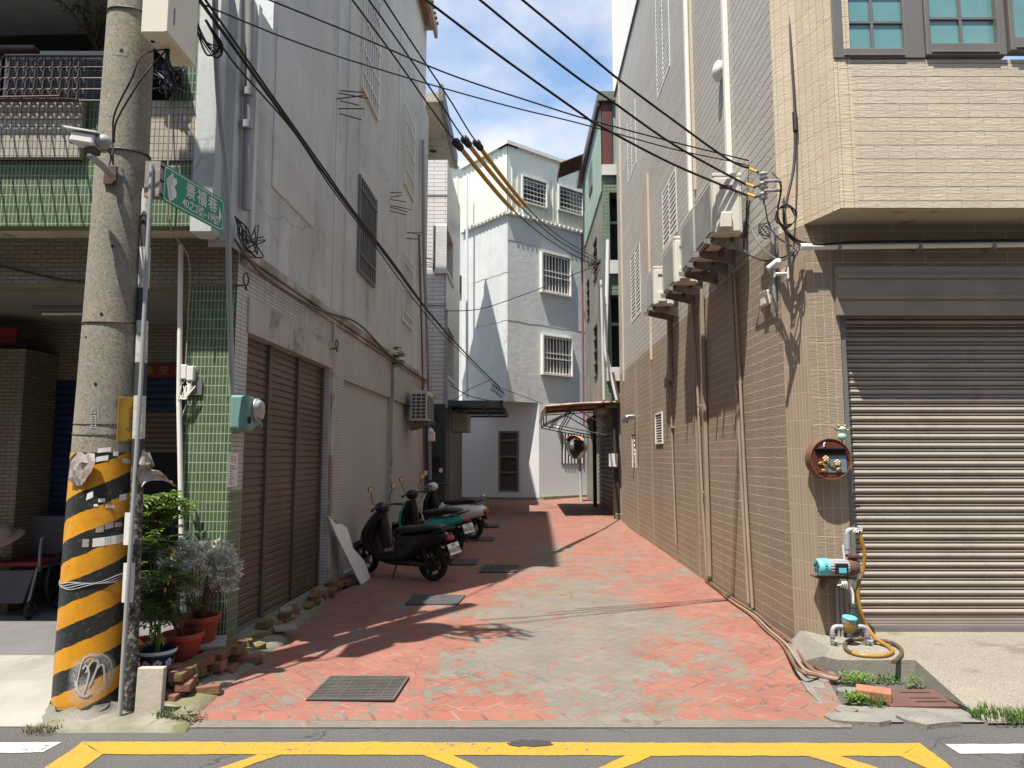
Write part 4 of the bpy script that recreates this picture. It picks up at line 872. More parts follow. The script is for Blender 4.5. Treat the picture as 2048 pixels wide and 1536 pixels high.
# ================================================================ AIR CONDITIONERS
def make_ac(label, w=.8, dep=.29, h=.6, bracket=True):
    t = thing('air_conditioner', label, 'air conditioner')
    m = MB(); m.box(-w / 2, w / 2, .10, .10 + dep, .03, h); c = m.build('casing', M['ac_white'], t, bevel=.015)
    m = MB(); m.box(-w / 2 - .004, w / 2 + .004, .095, .10 + dep + .004, h - .035, h + .006); m.build('top_panel', M['ac_white'], t, bevel=.008)
    y = .10 + dep; m = MB(); m.box(-w * .40, w * .44, y - .002, y + .004, .07, h - .07); m.build('grille_backing', M['ac_dark'], t)
    m = MB(); n = int((h - .14) / .017)
    for i in range(n): z = .075 + i * .017; m.box(-w * .40, w * .44, y + .004, y + .014, z, z + .0042)
    for i in range(15): x = -w * .40 + i * w * .84 / 14; m.box(x - .003, x + .003, y + .0165, y + .021, .068, h - .068)
    m.build('front_grille', M['ac_fin'], t)
    m = MB(); m.box(-w / 2 + .004, -w * .405, y + .0, y + .012, .05, h - .05); m.build('front_edge', M['ac_white'], t, bevel=.004)
    m = MB()
    for i in range(14): z = .08 + i * (h - .16) / 13; m.box(-w / 2 + .02, w / 2 - .02, .088, .0995, z, z + .012)
    m.build('rear_fins', M['ac_fin'], t)
    for sx in (-1,):
        m = MB(); X = sx * (w / 2); m.box(X - .012, X - .001, .13, .10 + dep - .02, .05, h - .06); m.build('side_panel', M['ac_white'], t, bevel=.004)
        m = MB(); m.box(X - .016, X - .0125, .20, .33, h - .17, h - .13); m.build('handle_recess', M['ac_dark'], t)
        m = MB(); m.box(X - .055, X - .0125, .22, .34, .07, .24); m.build('valve_cover', M['ac_white'], t, bevel=.014)
    if bracket:
        for sx in (-.3, .3):
            m = MB(); x = sx * w
            m.prism([(x, 0, 0.03), (x, .46, .03), (x, .46, -.02), (x, .0, -.13)], (.004, 0, 0)); m.prism([(x, 0, .03), (x, .46, .03), (x, .46, .026), (x, 0, .026)], (.035, 0, 0)); m.box(x - .02, x + .03, 0, .006, -.16, .08)
            m.build('bracket_arm', M['rust_galv'], t)
        for y_ in (.15, .36):
            m = MB(); m.box(-.34 * w, .34 * w, y_, y_ + .03, -.005, .026); m.build('bracket_rail', M['rust'], t)
    return t
ANG_R = math.atan2(FR.e.y, FR.e.x); ANG_L = math.atan2(-FL.e.y, -FL.e.x)
ac_labels = ['white air conditioner nearest the street on the tan wall, its end panel showing', 'white air conditioner mostly hidden behind the nearest one on the tan wall', 'white air conditioner second from the far end of the row on the tan wall', 'white air conditioner at the far end of the row on the tan wall']
ac0 = make_ac(ac_labels[0], w=.8, h=.66)
for i, Y in enumerate((7.42, 8.17, 9.32, 10.76)):
    o = ac0 if i == 0 else dup(ac0, ac_labels[i])
    o['group'] = 'air conditioners along the tan wall'
    s = Y - 6.05; p = FR.pt(s, (3.84, 3.80, 3.80, 3.84)[i]); put(o, p, ANG_R); o.scale = (((1, .9, .98, .85)[i]), 1, (1, 1, .97, .93)[i])
ag = make_ac('small white air conditioner on grey bracket at the far end of the grey wall', w=.78, h=.56)
p = FL.P(826, 850, .2); put(ag, FL.pt(FL.px(838, 850, .2)[0], atY(838, 846, 13.5).z), ANG_L); ag.scale = (1, 1.05, 1.05)
m = MB(); m.box(.38, .395, .115, .375, .06, .52); m.build('side_grille', M['ac_dark'], ag).matrix_parent_inverse = Matrix()
m = MB()
for i in range(8): z = .06 + i * .064; m.box(.3952, .403, .11, .38, z, z + .012)
for y in (.11, .19, .28, .368): m.box(.4032, .408, y, y + .012, .06, .52)
m.build('grille_bars', M['ac_white'], ag).matrix_parent_inverse = Matrix()
ab = make_ac('white air conditioner behind the brown balcony railing', w=1.0, h=.78, bracket=False); put(ab, (atY(176, 160, 6.0).x, 6.05, atY(150, 114, 5.76).z - .79), PI)
m = MB(); text_to(m, 'Panasonic', .085, ((-.29, .425, .66), (-1, 0, 0), (0, 0, 1))); text_to(m, 'INVERTER', .05, ((-.29, .425, .57), (-1, 0, 0), (0, 0, 1))); m.build('lettering', M['ink'], ab).matrix_parent_inverse = Matrix()

# ================================================================ THINGS ON THE FRONT OF THE TAN HOUSE
# round rusty mailbox with flowers
c = atY(1661, 918, 5.93); mbx = thing('mailbox', 'round rusty brown mailbox with two cream flowers beside the steel shutter', 'mailbox', (c.x, 6.04, c.z))
r = .168; m = MB(); m.lathe([(r, 0), (r, .115), (r + .003, .117), (r + .003, .124), (r - .004, .124), (r - .004, .112)], (c.x, 6.045, c.z), (0, -1, 0), 48, False); m.build('drum', M['mail_rust'], mbx, smooth='angle')
yf = 6.045 - .116; m = MB(); m.lathe([(.001, 0), (r - .003, 0)], (c.x, yf, c.z), (0, -1, 0), 48, False); m.build('face', M['mail_brown'], mbx)
m = MB(); m.box(c.x - .13, c.x + .13, yf - .034, yf - .002, c.z + .082, c.z + .09); m.box(c.x - .125, c.x + .12, yf - .004, yf - .001, c.z + .045, c.z + .082); m.build('slot', M['void'], mbx)
m = MB(); m.box(c.x - .118, c.x + .128, yf - .006, yf - .001, c.z - .11, c.z + .028); m.build('panel', M['mail_blue'], mbx)
m = MB(); m.box(c.x - .128, c.x - .06, yf - .0075, yf - .0062, c.z - .11, c.z + .028); m.build('panel', M['mail_brown'], mbx)
for fx, fz in ((-.045, .002), (.05, -.03)):
    m = MB()
    for k in range(5): a = PI / 2 + k * 2 * PI / 5; m.ball((c.x + fx + .017 * math.cos(a), yf - .014, c.z + fz + .017 * math.sin(a)), (.0115, .006, .0115), 10, 6)
    m.ball((c.x + fx, yf - .017, c.z + fz), .007, 8, 6); m.build('flower', M['flower_cream'], mbx, smooth=True)
for fx, fz, a in ((-.085, -.035, .3), (-.05, -.06, 2.4), (.01, -.06, -.5), (.06, -.085, .5), (-.02, -.035, -.8), (-.06, -.095, .1)):
    m = MB(); m.ball((0, 0, 0), (.028, .005, .014), 10, 6); ca, sa = math.cos(a), math.sin(a)
    m.v = [Vector((c.x + fx + q.x * ca - q.z * sa, yf - .013 + q.y, c.z + fz + q.x * sa + q.z * ca)) for q in m.v]; m.build('leaf', M['brass'], mbx, smooth=True)
m = MB(); m.tube([(c.x - .055, yf - .012, c.z + .10), (c.x - .055, yf - .012, c.z + .128), (c.x - .043, yf - .012, c.z + .135)], .006, 6); m.build('hook', M['paper'], mbx)
# little mint frog figure
f = atY(1684, 873, 5.95); fr = thing('frog_ornament', 'small mint green bead frog standing on the round mailbox', 'ornament', f)
m = MB(); m.ball(f, (.036, .034, .033), 16, 10); m.build('body', M['mint_glaze'], fr, smooth=True)
m = MB(); m.ball(f + Vector((0, -.006, .062)), (.034, .03, .023), 16, 10); m.build('head', M['mint_glaze'], fr, smooth=True)
for sx in (-1, 1):
    m = MB(); m.ball(f + Vector((sx * .026, -.01, .086)), .0125, 10, 8); m.build('eye', M['gold'], fr, smooth=True)
    m = MB(); m.tube(spline([f + Vector((sx * .03, 0, .05)), f + Vector((sx * .055, -.01, .056)), f + Vector((sx * .066, -.01, .075))], 4), .006, 6); m.build('arm', M['gold'], fr, smooth=True)
m = MB(); m.tube([f + Vector((0, 0, -.06)), f], .006, 6); m.build('stalk', M['rust'], fr)
# water pump
yp = 5.88; P = lambda u, v, y=yp: atY(u, v, y)
pt = thing('water_pump', 'small water pump with cyan fan cover and grey pipes beside the steel shutter', 'pump', (P(1680, 1150).x, 6.0, P(1680, 1150).z))
a, b = P(1641, 1134), P(1660, 1136); ax = (P(1720, 1140) - P(1641, 1134)).normalized(); ax.z = 0
m = MB(); m.lathe([(.02, -.03), (.058, -.03), (.068, -.018), (.07, .0), (.068, .055)], a, ax, 28); m.build('fan_cover', M['pump_cyan'], pt, smooth='angle')
m = MB()
for k in range(5):
    for rr in (.022, .04): t0 = k * 2 * PI / 5; m.tube([a - ax * .031 + Vector((0, math.cos(t0 + q * .25) * rr, math.sin(t0 + q * .25) * rr)) for q in range(4)], .005, 4)
m.build('fan_slot', M['void'], pt)
m = MB(); a2 = a + ax * .055; m.lathe([(.060, 0), (.060, .16)], a2, ax, 20)
for k in range(18): t0 = k * 2 * PI / 18; o = a2 + Vector((0, math.cos(t0) * .058, math.sin(t0) * .058)); m.tube([o, o + ax * .155], .006, 4)
m.build('motor', M['galv'], pt, smooth='angle')
m = MB(); o = a2 + ax * .03 + Vector((0, -.062, -.045)); m.obox(o, ax * .10, Vector((0, -.035, 0)), Vector((0, 0, .085))); tb = m.build('terminal_box', M['black_plastic'], pt, bevel=.008)
m = MB(); m.obox(o + ax * .02 + Vector((0, -.0355, .012)), ax * .06, Vector((0, -.002, 0)), Vector((0, 0, .04))); m.build('label_plate', M['pump_cyan'], tb)
m = MB(); text_to(m, '5.10', .03, (a + ax * .02 + Vector((0, -.072, .02)), Vector((0, 0, 1)), Vector((-1, 0, 0)))); m.build('lettering', M['ink'], pt)
m = MB(); e = a2 + ax * .16; m.lathe([(.05, 0), (.062, .01), (.066, .03), (.066, .06), (.045, .09)], e, ax, 20); m.build('pump_head', M['rust'], pt, smooth='angle')
m = MB(); q = P(1705, 1120); m.lathe([(.036, -.02), (.05, -.02), (.05, .0), (.034, .0), (.034, .05), (.05, .05), (.05, .07)], (e.x + .05, e.y, e.z + .03), (0, 0, 1), 16); m.build('flange', M['rust'], pt, smooth='angle')
m = MB(); m.tube(spline([P(1694, 1108), P(1694, 1075), P(1694, 1066), P(1699, 1060), P(1712, 1060)], 4), .0195, 12); m.build('riser_pipe', M['pipe_grey'], pt, smooth='angle')
m = MB(); m.tube([P(1694, 1098), P(1694, 1070)], .0235, 12); m.build('pipe_joint', M['pipe_grey'], pt, smooth='angle')
m = MB(); m.tube(spline([P(1700, 1116), P(1710, 1118), P(1716, 1124), P(1717, 1140), P(1717, 1154), P(1712, 1158), P(1698, 1150)], 5), .018, 12); m.build('outlet_pipe', M['pipe_grey'], pt, smooth='angle')
m = MB(); m.tube([P(1717, 1133), P(1717, 1143)], .023, 12); m.tube([P(1717, 1146), P(1717, 1157)], .022, 12); m.build('pipe_joint', M['pipe_white'], pt, smooth='angle')
for u in (1674, 1682): m = MB(); m.tube([P(u, 1172, 6.0), P(u + 4, 1282, 6.0)], .012, 8); m.build('feed_pipe', M['pipe_grey'], pt, smooth='angle')
m = MB(); m.tube([P(1696, 1130, 5.98), P(1699, 1278, 5.98)], .02, 10); m.build('feed_pipe', M['pipe_grey'], pt, smooth='angle')
m = MB(); m.tube([P(1686, 1090, 5.97), P(1690, 1130, 5.97), P(1691, 1160, 5.97)], .008, 8); m.build('feed_pipe', M['pipe_white'], pt, smooth='angle')
m = MB(); m.tube(spline([P(1699, 1154), P(1701, 1175), P(1705, 1190), P(1705, 1215)], 5), .014, 10); m.build('feed_pipe', M['pipe_white'], pt, smooth='angle')
m = MB(); m.tube([P(1705, 1206), P(1705, 1214)], .030, 14); m.tube([P(1705, 1214), P(1706, 1238)], .026, 14); m.build('check_valve', M['gutter_green'], pt, smooth='angle')
m = MB(); m.box(a.x - .02, e.x + .06, 5.86, 6.04, a.z - .095, a.z - .082); m.prism([(a.x + .06, 6.03, a.z - .095), (a.x + .06, 5.9, a.z - .095), (a.x + .06, 6.03, a.z - .2)], (.02, 0, 0)); m.build('bracket', M['rust'], pt)
m = MB(); random.seed(8)
for k in range(4): c0 = P(1680 + k * 3, 1158, 5.82); m.tube(spline([c0, c0 + Vector((.01, -.02, -.03)), c0 + Vector((-.02 + .012 * k, 0, -.05 - .01 * k)), c0 + Vector((.01, .02, -.02))], 4), .005, 5)
m.build('loose_wire', M['pipe_white'], pt)
# water meter
wm = thing('water_meter', 'brass water meter with cyan lid between two grey pipes on the pad', 'water meter', (P(1697, 1260, 5.72).x, 5.72, .14))
c = P(1698, 1252, 5.72); m = MB(); m.lathe([(.02, -.05), (.042, -.04), (.054, -.015), (.054, .01), (.05, .03), (.05, .04)], c, (0, 0, 1), 24); m.build('meter_body', M['brass'], wm, smooth='angle')
m = MB(); m.lathe([(.052, .03), (.052, .055)], c, (0, 0, 1), 24); m.build('collar', M['galv'], wm)
m = MB(); m.lathe([(.054, .055), (.056, .06), (.056, .068), (.05, .074)], c, (.08, -.12, 1), 24); m.build('lid', M['pump_cyan'], wm, smooth='angle')
for sx in (-1, 1):
    e = c + Vector((sx * .06, 0, -.005)); m = MB(); m.tube(spline([c + Vector((sx * .04, 0, -.005)), e, e + Vector((sx * .05, -.005, 0)), e + Vector((sx * .075, -.01, -.03)), (e.x + sx * .075, e.y - .01, .135)], 5), .017, 10); m.build('pipe', M['pipe_grey'], wm, smooth='angle')
    m = MB(); m.tube([e + Vector((sx * .075, -.01, -.05)), e + Vector((sx * .075, -.01, -.075))], .024, 8); m.tube([(e.x + sx * .075, e.y - .01, .16), (e.x + sx * .075, e.y - .01, .185)], .023, 8); m.build('union_nut', M['galv'], wm)
    m = MB(); b0 = Vector((e.x + sx * .075, e.y - .025, .18)); m.tube([b0, b0 + Vector((.03, -.012, .0))], .011, 8); m.build('tap', M['galv'], wm)
# hose
z = .155; hp = [P(1712, 1060), P(1718, 1062), P(1724, 1085), P(1729, 1105), P(1726, 1140), P(1718, 1165), P(1716, 1190), P(1722, 1225), P(1735, 1255), P(1752, 1277, 5.75), atZ(1775, 1292, z), atZ(1785, 1303, z), atZ(1770, 1311, z), atZ(1740, 1312, z), atZ(1710, 1308, z), atZ(1692, 1298, z), atZ(1692, 1285, z), atZ(1712, 1278, z), atZ(1745, 1280, z + .02), atZ(1780, 1284, z + .01), atZ(1800, 1296, z), atZ(1803, 1308, z), atZ(1795, 1318, z), atZ(1786, 1324, z)]
hs = thing('hose', 'amber rubber hose hanging from the pump and coiled on the pad', 'hose', (hp[9].x, hp[9].y, .14)); sp = spline(hp, 6); k = int(len(sp) * .62)
MB().tube(sp[:k], .0145, 10).build('hose_body', M['hose'], hs, smooth='angle'); MB().tube(sp[k - 1:], .0148, 10).build('hose_end', M['hose_dark'], hs, smooth='angle')
m = MB(); random.seed(2)
for i in range(5): c0 = P(1708 + i * 2.5, 1060); m.tube(spline([c0 + Vector((random.uniform(-.02, .02), -.02, random.uniform(-.02, .02))) for _ in range(4)], 4), .004, 5)
m.build('cord_knot', M['paper'], hs)
# ================================================================ WHITE TILED HOUSE (left, behind the grey one)
WH = thing('white_tile_house', 'narrow white tiled house with green granite foot and canopy behind the grey building', 'house', (-1.6, 16.0, .02))
YW = 17.6; FW = Frame((-1.655, YW), (.02, 1), (1, -.02)); FWF = Frame((0, YW), (1, 0), (0, -1)); WE = 3.5
zt = atY(870, 320, YW).z; zg = atY(870, 808, YW).z
mb = MB(); wall_holes(mb, FWF, -7, -1.655, zg, zt, []); mb.build('front_wall', M['mosaic_pale'], WH, recalc=False)
hw = [(*sorted((FW.px(893, 520)[0], FW.px(906, 520)[0])), FW.px(900, 556)[1], FW.px(900, 470)[1]), (*sorted((FW.px(894, 700)[0], FW.px(908, 700)[0])), FW.px(901, 757)[1], FW.px(901, 662)[1])]
mb = MB(); wall_holes(mb, FW, 0, WE, -.05, zt, [(*h, .35) for h in hw]); mb.poly(FW.pt(WE, 0), FW.pt(WE, 0, -6), FW.pt(WE, zt, -6), FW.pt(WE, zt)); mb.poly(FW.pt(0, zt), FW.pt(WE, zt), FW.pt(WE, zt, -6), FW.pt(0, zt, -6))
mb.build('side_wall', M['mosaic_pale_side'], WH, recalc=False)
for h in hw:
    a, b, p, q = h; m = MB()
    for x in (a, (a + b) / 2 - .03, b - .06): m.fbox(FW, x, x + .06, p, q, -.34, -.28)
    m.fbox(FW, a + .06, b - .06, p, p + .06, -.34, -.29); m.fbox(FW, a + .06, b - .06, q - .06, q, -.34, -.29); w = m.build('window', M['dark_steel'], WH)
    MB().fbox(FW, a, b, p, q, -.345, -.342).build('pane', M['glass_dark'], w)
    MB().fbox(FW, a - .05, b + .05, p - .1, p - .002, -.3, .04).build('sill', M['house_base'], WH)
m = MB()
for v in (392, 612): z = atY(870, v, YW).z; m.fbox(FWF, -7, -1.655, z, z + .03, .001, .012)
m.build('string_course', M['grey_metal'], WH)
# roof slab on its own walls, well above the parapet
ze = 10.82; xe0 = atZ(880, 178, ze); xe1 = atZ(914, 336, ze)
MB().prism([(-7, YW + .05, ze), (xe0.x - .1, YW + .05, ze), (xe1.x - .1, xe1.y, ze), (-7, xe1.y, ze)], (0, 0, .25)).build('roof_slab', M['soffit'], WH)
MB().prism([(xe0.x - .1, YW - .02, ze - .01), (xe0.x + .02, YW - .02, ze - .01), (xe1.x + .02, xe1.y + .05, ze - .01), (xe1.x - .1, xe1.y + .05, ze - .01)], (0, 0, .45)).build('roof_edge', M['roof_dark'], WH)
MB().box(-7, -2.8, YW + 1.2, xe1.y - .4, zt, ze).build('roof_room', M['soffit'], WH)
for u, v in ((850, 262), (866, 303)): p = atZ(u, v, ze - .012); m = MB(); m.lathe([(.001, 0), (.09, 0), (.11, .004), (.11, .012)], p, (0, 0, 1), 16); m.build('downlight', M['void'], WH)
m = MB(); p0 = FW.P(893, 640, .08); m.tube([FW.P(893, 815, .08), p0, FW.P(893, 618, .08)], .03, 8); m.build('cable_mast', M['pipe_grey'], WH, smooth='angle')
# ground floor: granite pier, shutter, light box, canopy
zf_ = zg - .002
MB().box(-7, -1.62, YW - .04, YW + .6, -.05, zf_).build('granite_pier', M['granite'], WH)
FWG = Frame((-1.61, YW), (.02, 1), (1, -.02)); m = MB(); slats(m, FWG, .75, 3.6, .05, 2.35, .09, .02, 0.0, PROF_FLAT); m.build('roller_shutter', M['shutter_brown'], WH, recalc=False)
m = MB(); m.fbox(FWG, .61, .74, 0, zf_, -.1, .03); m.fbox(FWG, 3.61, 3.9, 0, zf_, -.1, .03); m.build('shutter_frame', M['grey_metal'], WH)
m = MB(); p = atY(872, 928, YW - .05); m.box(p.x - .1, p.x + .1, YW - .12, YW - .042, p.z - .16, p.z + .1); m.prism([(p.x - .12, YW - .13, p.z + .1), (p.x + .12, YW - .13, p.z + .1), (p.x, YW - .13, p.z + .2)], (0, .088, 0)); m.build('letter_box', M['black_plastic'], WH)
m = MB(); zb0_, zb1_ = atY(915, 862, 18.8).z, atY(915, 826, 18.8).z; m.box(-1.6, atY(934, 845, 18.8).x, 18.8, 20.4, zb0_, zb1_); m.build('light_box', M['signbox'], WH, bevel=.01)
c0, c1 = atY(1003, 806, 17.9), atY(1015, 838, 21.8)
MB().prism([(-2.6, 17.9, c0.z), (c0.x, 17.9, c0.z), (c1.x, 21.8, c1.z + .12), (-2.6, 21.8, c1.z + .12)], (0, 0, .02)).build('canopy', M['canopy_sheet'], WH)
m = MB(); m.obox((-2.6, 17.83, c0.z - .06), (c0.x + 2.62, 0, 0), (0, .06, 0), (0, 0, .12)); m.obox((c0.x - .02, 17.83, c0.z - .06), Vector((c1.x - c0.x, 4, c1.z + .12 - c0.z)), (.06, 0, 0), (0, 0, .13))
for f in (.33, .66, 1): m.obox((-1.65, 17.9 + 3.95 * f, c0.z + (c1.z + .12 - c0.z) * f - .07), (c0.x + 1.65 + .1, 0, 0), (0, .06, 0), (0, 0, .06))
m.obox((-.8, 17.9, c0.z - .06), Vector((.1, 3.95, c1.z + .12 - c0.z)), (.05, 0, 0), (0, 0, .055))
m.build('canopy_frame', M['gutter_green'], WH)

# ================================================================ PALE HOUSE ACROSS THE END OF THE ALLEY
PH = thing('pale_house', 'pale rendered house with cream metal top storey across the end of the alley', 'house', (-.1, 22.4, .25))
YC = 22.3; Cn = atY(1015, 600, YC); FBL = Frame((Cn.x, YC), (-.627, .779), (-.779, -.627)); FBR = Frame((Cn.x, YC), (.782, .623), (.623, -.782))
zo, zc, zr = atY(1015, 802, YC).z, atY(1015, 426, YC).z, atY(1018, 290, YC).z
sL = FBL.px(926, 600)[0]; sR = 5.6
wn = [(*sorted((FBR.px(1079, 550)[0], FBR.px(1138, 550)[0])), FBR.px(1108, 590)[1], FBR.px(1108, 510)[1]), (*sorted((FBR.px(1081, 710)[0], FBR.px(1141, 710)[0])), FBR.px(1110, 752)[1], FBR.px(1110, 673)[1])]
wc = [(*sorted((FBR.px(1040, 380)[0], FBR.px(1091, 380)[0])), FBR.px(1065, 412)[1], FBR.px(1065, 358)[1]), (*sorted((FBR.px(1113, 400)[0], FBR.px(1163, 400)[0])), FBR.px(1138, 428)[1], FBR.px(1138, 378)[1])]
mb = MB(); wall_holes(mb, FBL, 0, sL, zo, zc, []); wall_holes(mb, FBR, 0, sR, zo, zc, [(*h, .15) for h in wn])
mb.poly(FBL.pt(0, zo), FBL.pt(sL, zo), FBL.pt(sL, zo, -6), FBR.pt(sR, zo)); mb.poly(FBL.pt(sL, zo), FBL.pt(sL, zc), FBL.pt(sL, zc, -6), FBL.pt(sL, zo, -6))
mb.build('upper_wall', M['house_white'], PH, recalc=False)
mb = MB(); ribbed(mb, FBL, 0, sL, zc, zr, .22, .02, .015); ribbed(mb, FBR, 0, sR, zc, zr, .22, .02, .015); mb.poly(FBL.pt(sL, zc, .015), FBL.pt(sL, zr, .015), FBL.pt(sL, zr, -5), FBL.pt(sL, zc, -5)); mb.build('metal_storey', M['siding'], PH, recalc=False)
m = MB(); up3 = lambda p, z: Vector((p.x, p.y, z))
ridge = FBR.pt(0, zr); m.fbox(FBL, -.12, sL + .1, zr - .02, zr + .10, -.4, .13); m.fbox(FBR, -.12, sR, zr - .02, zr + .103, -.4, .14); m.prism([FBL.pt(0, zr + .105, .1), FBL.pt(sL, zr + .105, .1), FBL.pt(sL, zr + .105, -5), FBR.pt(sR, zr + .105, 0)], (0, 0, .03)); m.build('roof', M['siding_white'], PH)
m = MB()
for F_, L_ in ((FBL, sL), (FBR, sR)):
    m.fbox(F_, -.04, L_, zc - .05, zc - .01, .0, .10)
    for i in range(int(L_ / .2)): m.fbox(F_, i * .2, i * .2 + .1, zc - .009, zc + .06, .04, .13)
m.build('drip_flashing', M['siding_white'], PH)
for rc, nv in ((wn[0], 9), (wn[1], 9)): w = grille_window(FBR, rc, PH, nv, (.06, .42, .55, .94), M['white_metal'], M['white_metal'], .15, .015, fw=.04, proud=.13, curtain=True)
for rc in wc: grille_window(FBR, rc, PH, 7, (.18, .36, .52, .68, .85), M['white_metal'], M['white_metal'], -.06, .012, fw=.05, proud=.12)
# thin cracks following the floors
m = MB()
for v, F_, L_ in ((473, FBR, 3.6), (640, FBR, 3.6), (538, FBL, 1.8), (640, FBL, 1.8)):
    z = F_.px(1015, v)[1] - (.1 if v != 640 else 0); m.tube([F_.pt(L_ * i / 8, z + .02 * math.sin(i * 2.3), .0) for i in range(9)], .008, 4)
m.build('wall_crack', M['grey_metal'], PH)
# ground floor
A0, A1 = atY(930, 900, 23.5), atY(1078, 900, 23.1); FA = Frame((A0.x, A0.y), (A1.x - A0.x, A1.y - A0.y), (A1.y - A0.y, A0.x - A1.x)); LA = (Vector((A1.x - A0.x, A1.y - A0.y))).length
FC = Frame((A1.x, A1.y), (.80, .60), (.60, -.80))
dr = (*sorted((FA.px(997, 920)[0], FA.px(1038, 920)[0])), FA.px(1018, 983)[1], FA.px(1018, 862)[1]); wg = (*sorted((FC.px(1122, 900)[0], FC.px(1168, 900)[0])), FC.px(1145, 928)[1], FC.px(1145, 866)[1])
mb = MB(); wall_holes(mb, FA, -1.5, LA, 0, zo + .02, [(*dr, .08)]); wall_holes(mb, FC, 0, 4, 0, zo + .02, [(*wg, .12)]); mb.poly(FA.pt(-1.5, zo + .02), FA.pt(LA, zo + .02), FA.pt(LA, zo + .02, -3), FA.pt(-1.5, zo + .02, -3)); mb.build('ground_wall', M['house_base'], PH, recalc=False)
a, b, p, q = dr; m = MB()
for x in (a, b - .07): m.fbox(FA, x, x + .07, p, q, -.07, .02)
for z in (p, p + (q - p) * .30, p + (q - p) * .56, p + (q - p) * .83, q - .06): m.fbox(FA, a + .07, b - .07, z, z + .06, -.068, .018)
d_ = m.build('door', M['alu_brown'], PH); MB().fbox(FA, a, b, p, q, -.079, -.072).build('panel', M['void'], d_)
k = MB()
for (z0, z1) in ((p + .06, p + (q - p) * .30), (p + (q - p) * .56 + .06, p + (q - p) * .83), (p + (q - p) * .83 + .06, q - .06)):
    k = MB(); w_ = b - a - .14; n = 9
    for i in range(-n, n):                      # diagonal lattice
        for sg_ in (1, -1):
            x0 = a + .07 + w_ * (i / n if sg_ > 0 else 1 - i / n); h_ = z1 - z0
            pts = [(x0 + sg_ * t_ * h_, z0 + t_ * h_) for t_ in (0, 1)]
            lo, hi = a + .07, b - .07; (xa, za), (xb, zb2) = pts
            def clip(x, z, x2, z2):
                if x < lo: z += (lo - x) * (z2 - z) / (x2 - x); x = lo
                if x > hi: z += (hi - x) * (z2 - z) / (x2 - x); x = hi
                return x, z
            if max(xa, xb) <= lo or min(xa, xb) >= hi: continue
            (xa, za), (xb, zb2) = clip(xa, za, xb, zb2), clip(xb, zb2, xa, za)
            k.tube([FA.pt(xa, za, -.03), FA.pt(xb, zb2, -.03)], .006, 4)
    k.build('lattice', M['alu_brown'], d_)
MB().fbox(FA, a + .07, b - .07, p + (q - p) * .30 + .06, p + (q - p) * .56, -.06, -.03).build('door_panel', M['wood_dark'], d_); MB().fbox(FA, b - .09, b - .05, p + (q - p) * .42, p + (q - p) * .48, .02, .05).build('handle', M['rust'], d_)
grille_window(FC, wg, PH, 7, (), M['grey_metal'], M['white_metal'], .12, .02, fw=.04, proud=.02)
m = MB(); c = FC.P(1117, 856, .05); m.fbox(FC, FC.px(1117, 856)[0] - .08, FC.px(1117, 856)[0] + .08, c.z - .1, c.z + .08, .001, .1); m.build('junction_box', M['white_metal'], PH, bevel=.02)
m = MB(); m.fbox(FA, -1.5, LA, .18, gz(23.1) + .06, .0, .06); m.fbox(FC, .0, 3, .18, gz(23.4) + .10, .0, .22); m.build('plinth', M['moss_concrete'], PH, bevel=.02)
# side wing seen between the two houses
m = MB(); zs0 = atY(905, 335, 25.0).z; m.box(-6, atY(931, 500, 25).x, 25.0, 27, 0, atY(905, 466, 25).z); m.build('side_wing', M['house_white'], PH)
FS_ = Frame((0, 25.0), (1, 0), (0, -1)); m = MB(); zb_ = atY(905, 466, 25).z; ribbed(m, FS_, -6, atY(928, 500, 25).x, zb_, zs0, .22, .02, .01); m.fbox(FS_, -6, atY(934, 500, 25).x, zs0, zs0 + .15, -2, .15); m.build('wing_siding', M['siding'], PH, recalc=False)
for u, v0, v1 in ((934, 350, 795), (926, 480, 760)):
    m = MB(); m.tube([atY(u, v1, 23.4 if u > 930 else 24.9), atY(u, v0, 23.4 if u > 930 else 24.9)], .045, 8); m.build('downpipe', M['house_base'], PH, smooth='angle')
m = MB(); p = atY(922, 568, 24.95); m.box(p.x - .15, p.x + .06, 24.9, 24.99, p.z - .3, p.z + .3); m.build('small_window', M['glass_dark'], PH)

# ================================================================ GREEN HOUSE (right, behind the tan one)
GH = thing('green_house', 'old house with mint metal top, mossy green tile and rusty canopy behind the tan building', 'house', (2.3, 17.6, .07))
YG = 17.75; xg = atY(1208, 600, YG).x; FGF = Frame((0, YG), (1, 0), (0, -1)); FG = Frame((xg, YG), (.012, 1), (-1, .012)); GE = FG.px(1170, 600)[0]
zc0 = atY(1215, 808, YG).z; zsl = atY(1225, 352, YG).z; ztp = atY(1215, 205, YG).z
o1 = (atY(1219, 450, YG).x, xg + .9, atY(1225, 522, YG).z, atY(1225, 385, YG).z); o2 = (atY(1221, 650, YG).x, xg + .9, atY(1225, 735, YG).z, atY(1225, 590, YG).z)
mb = MB(); wall_holes(mb, FGF, xg, xg + 1.5, zc0 - .1, zsl, [(*o1, .5), (*o2, .5)]); mb.build('front_wall', M['mosaic_moss'], GH, recalc=False)
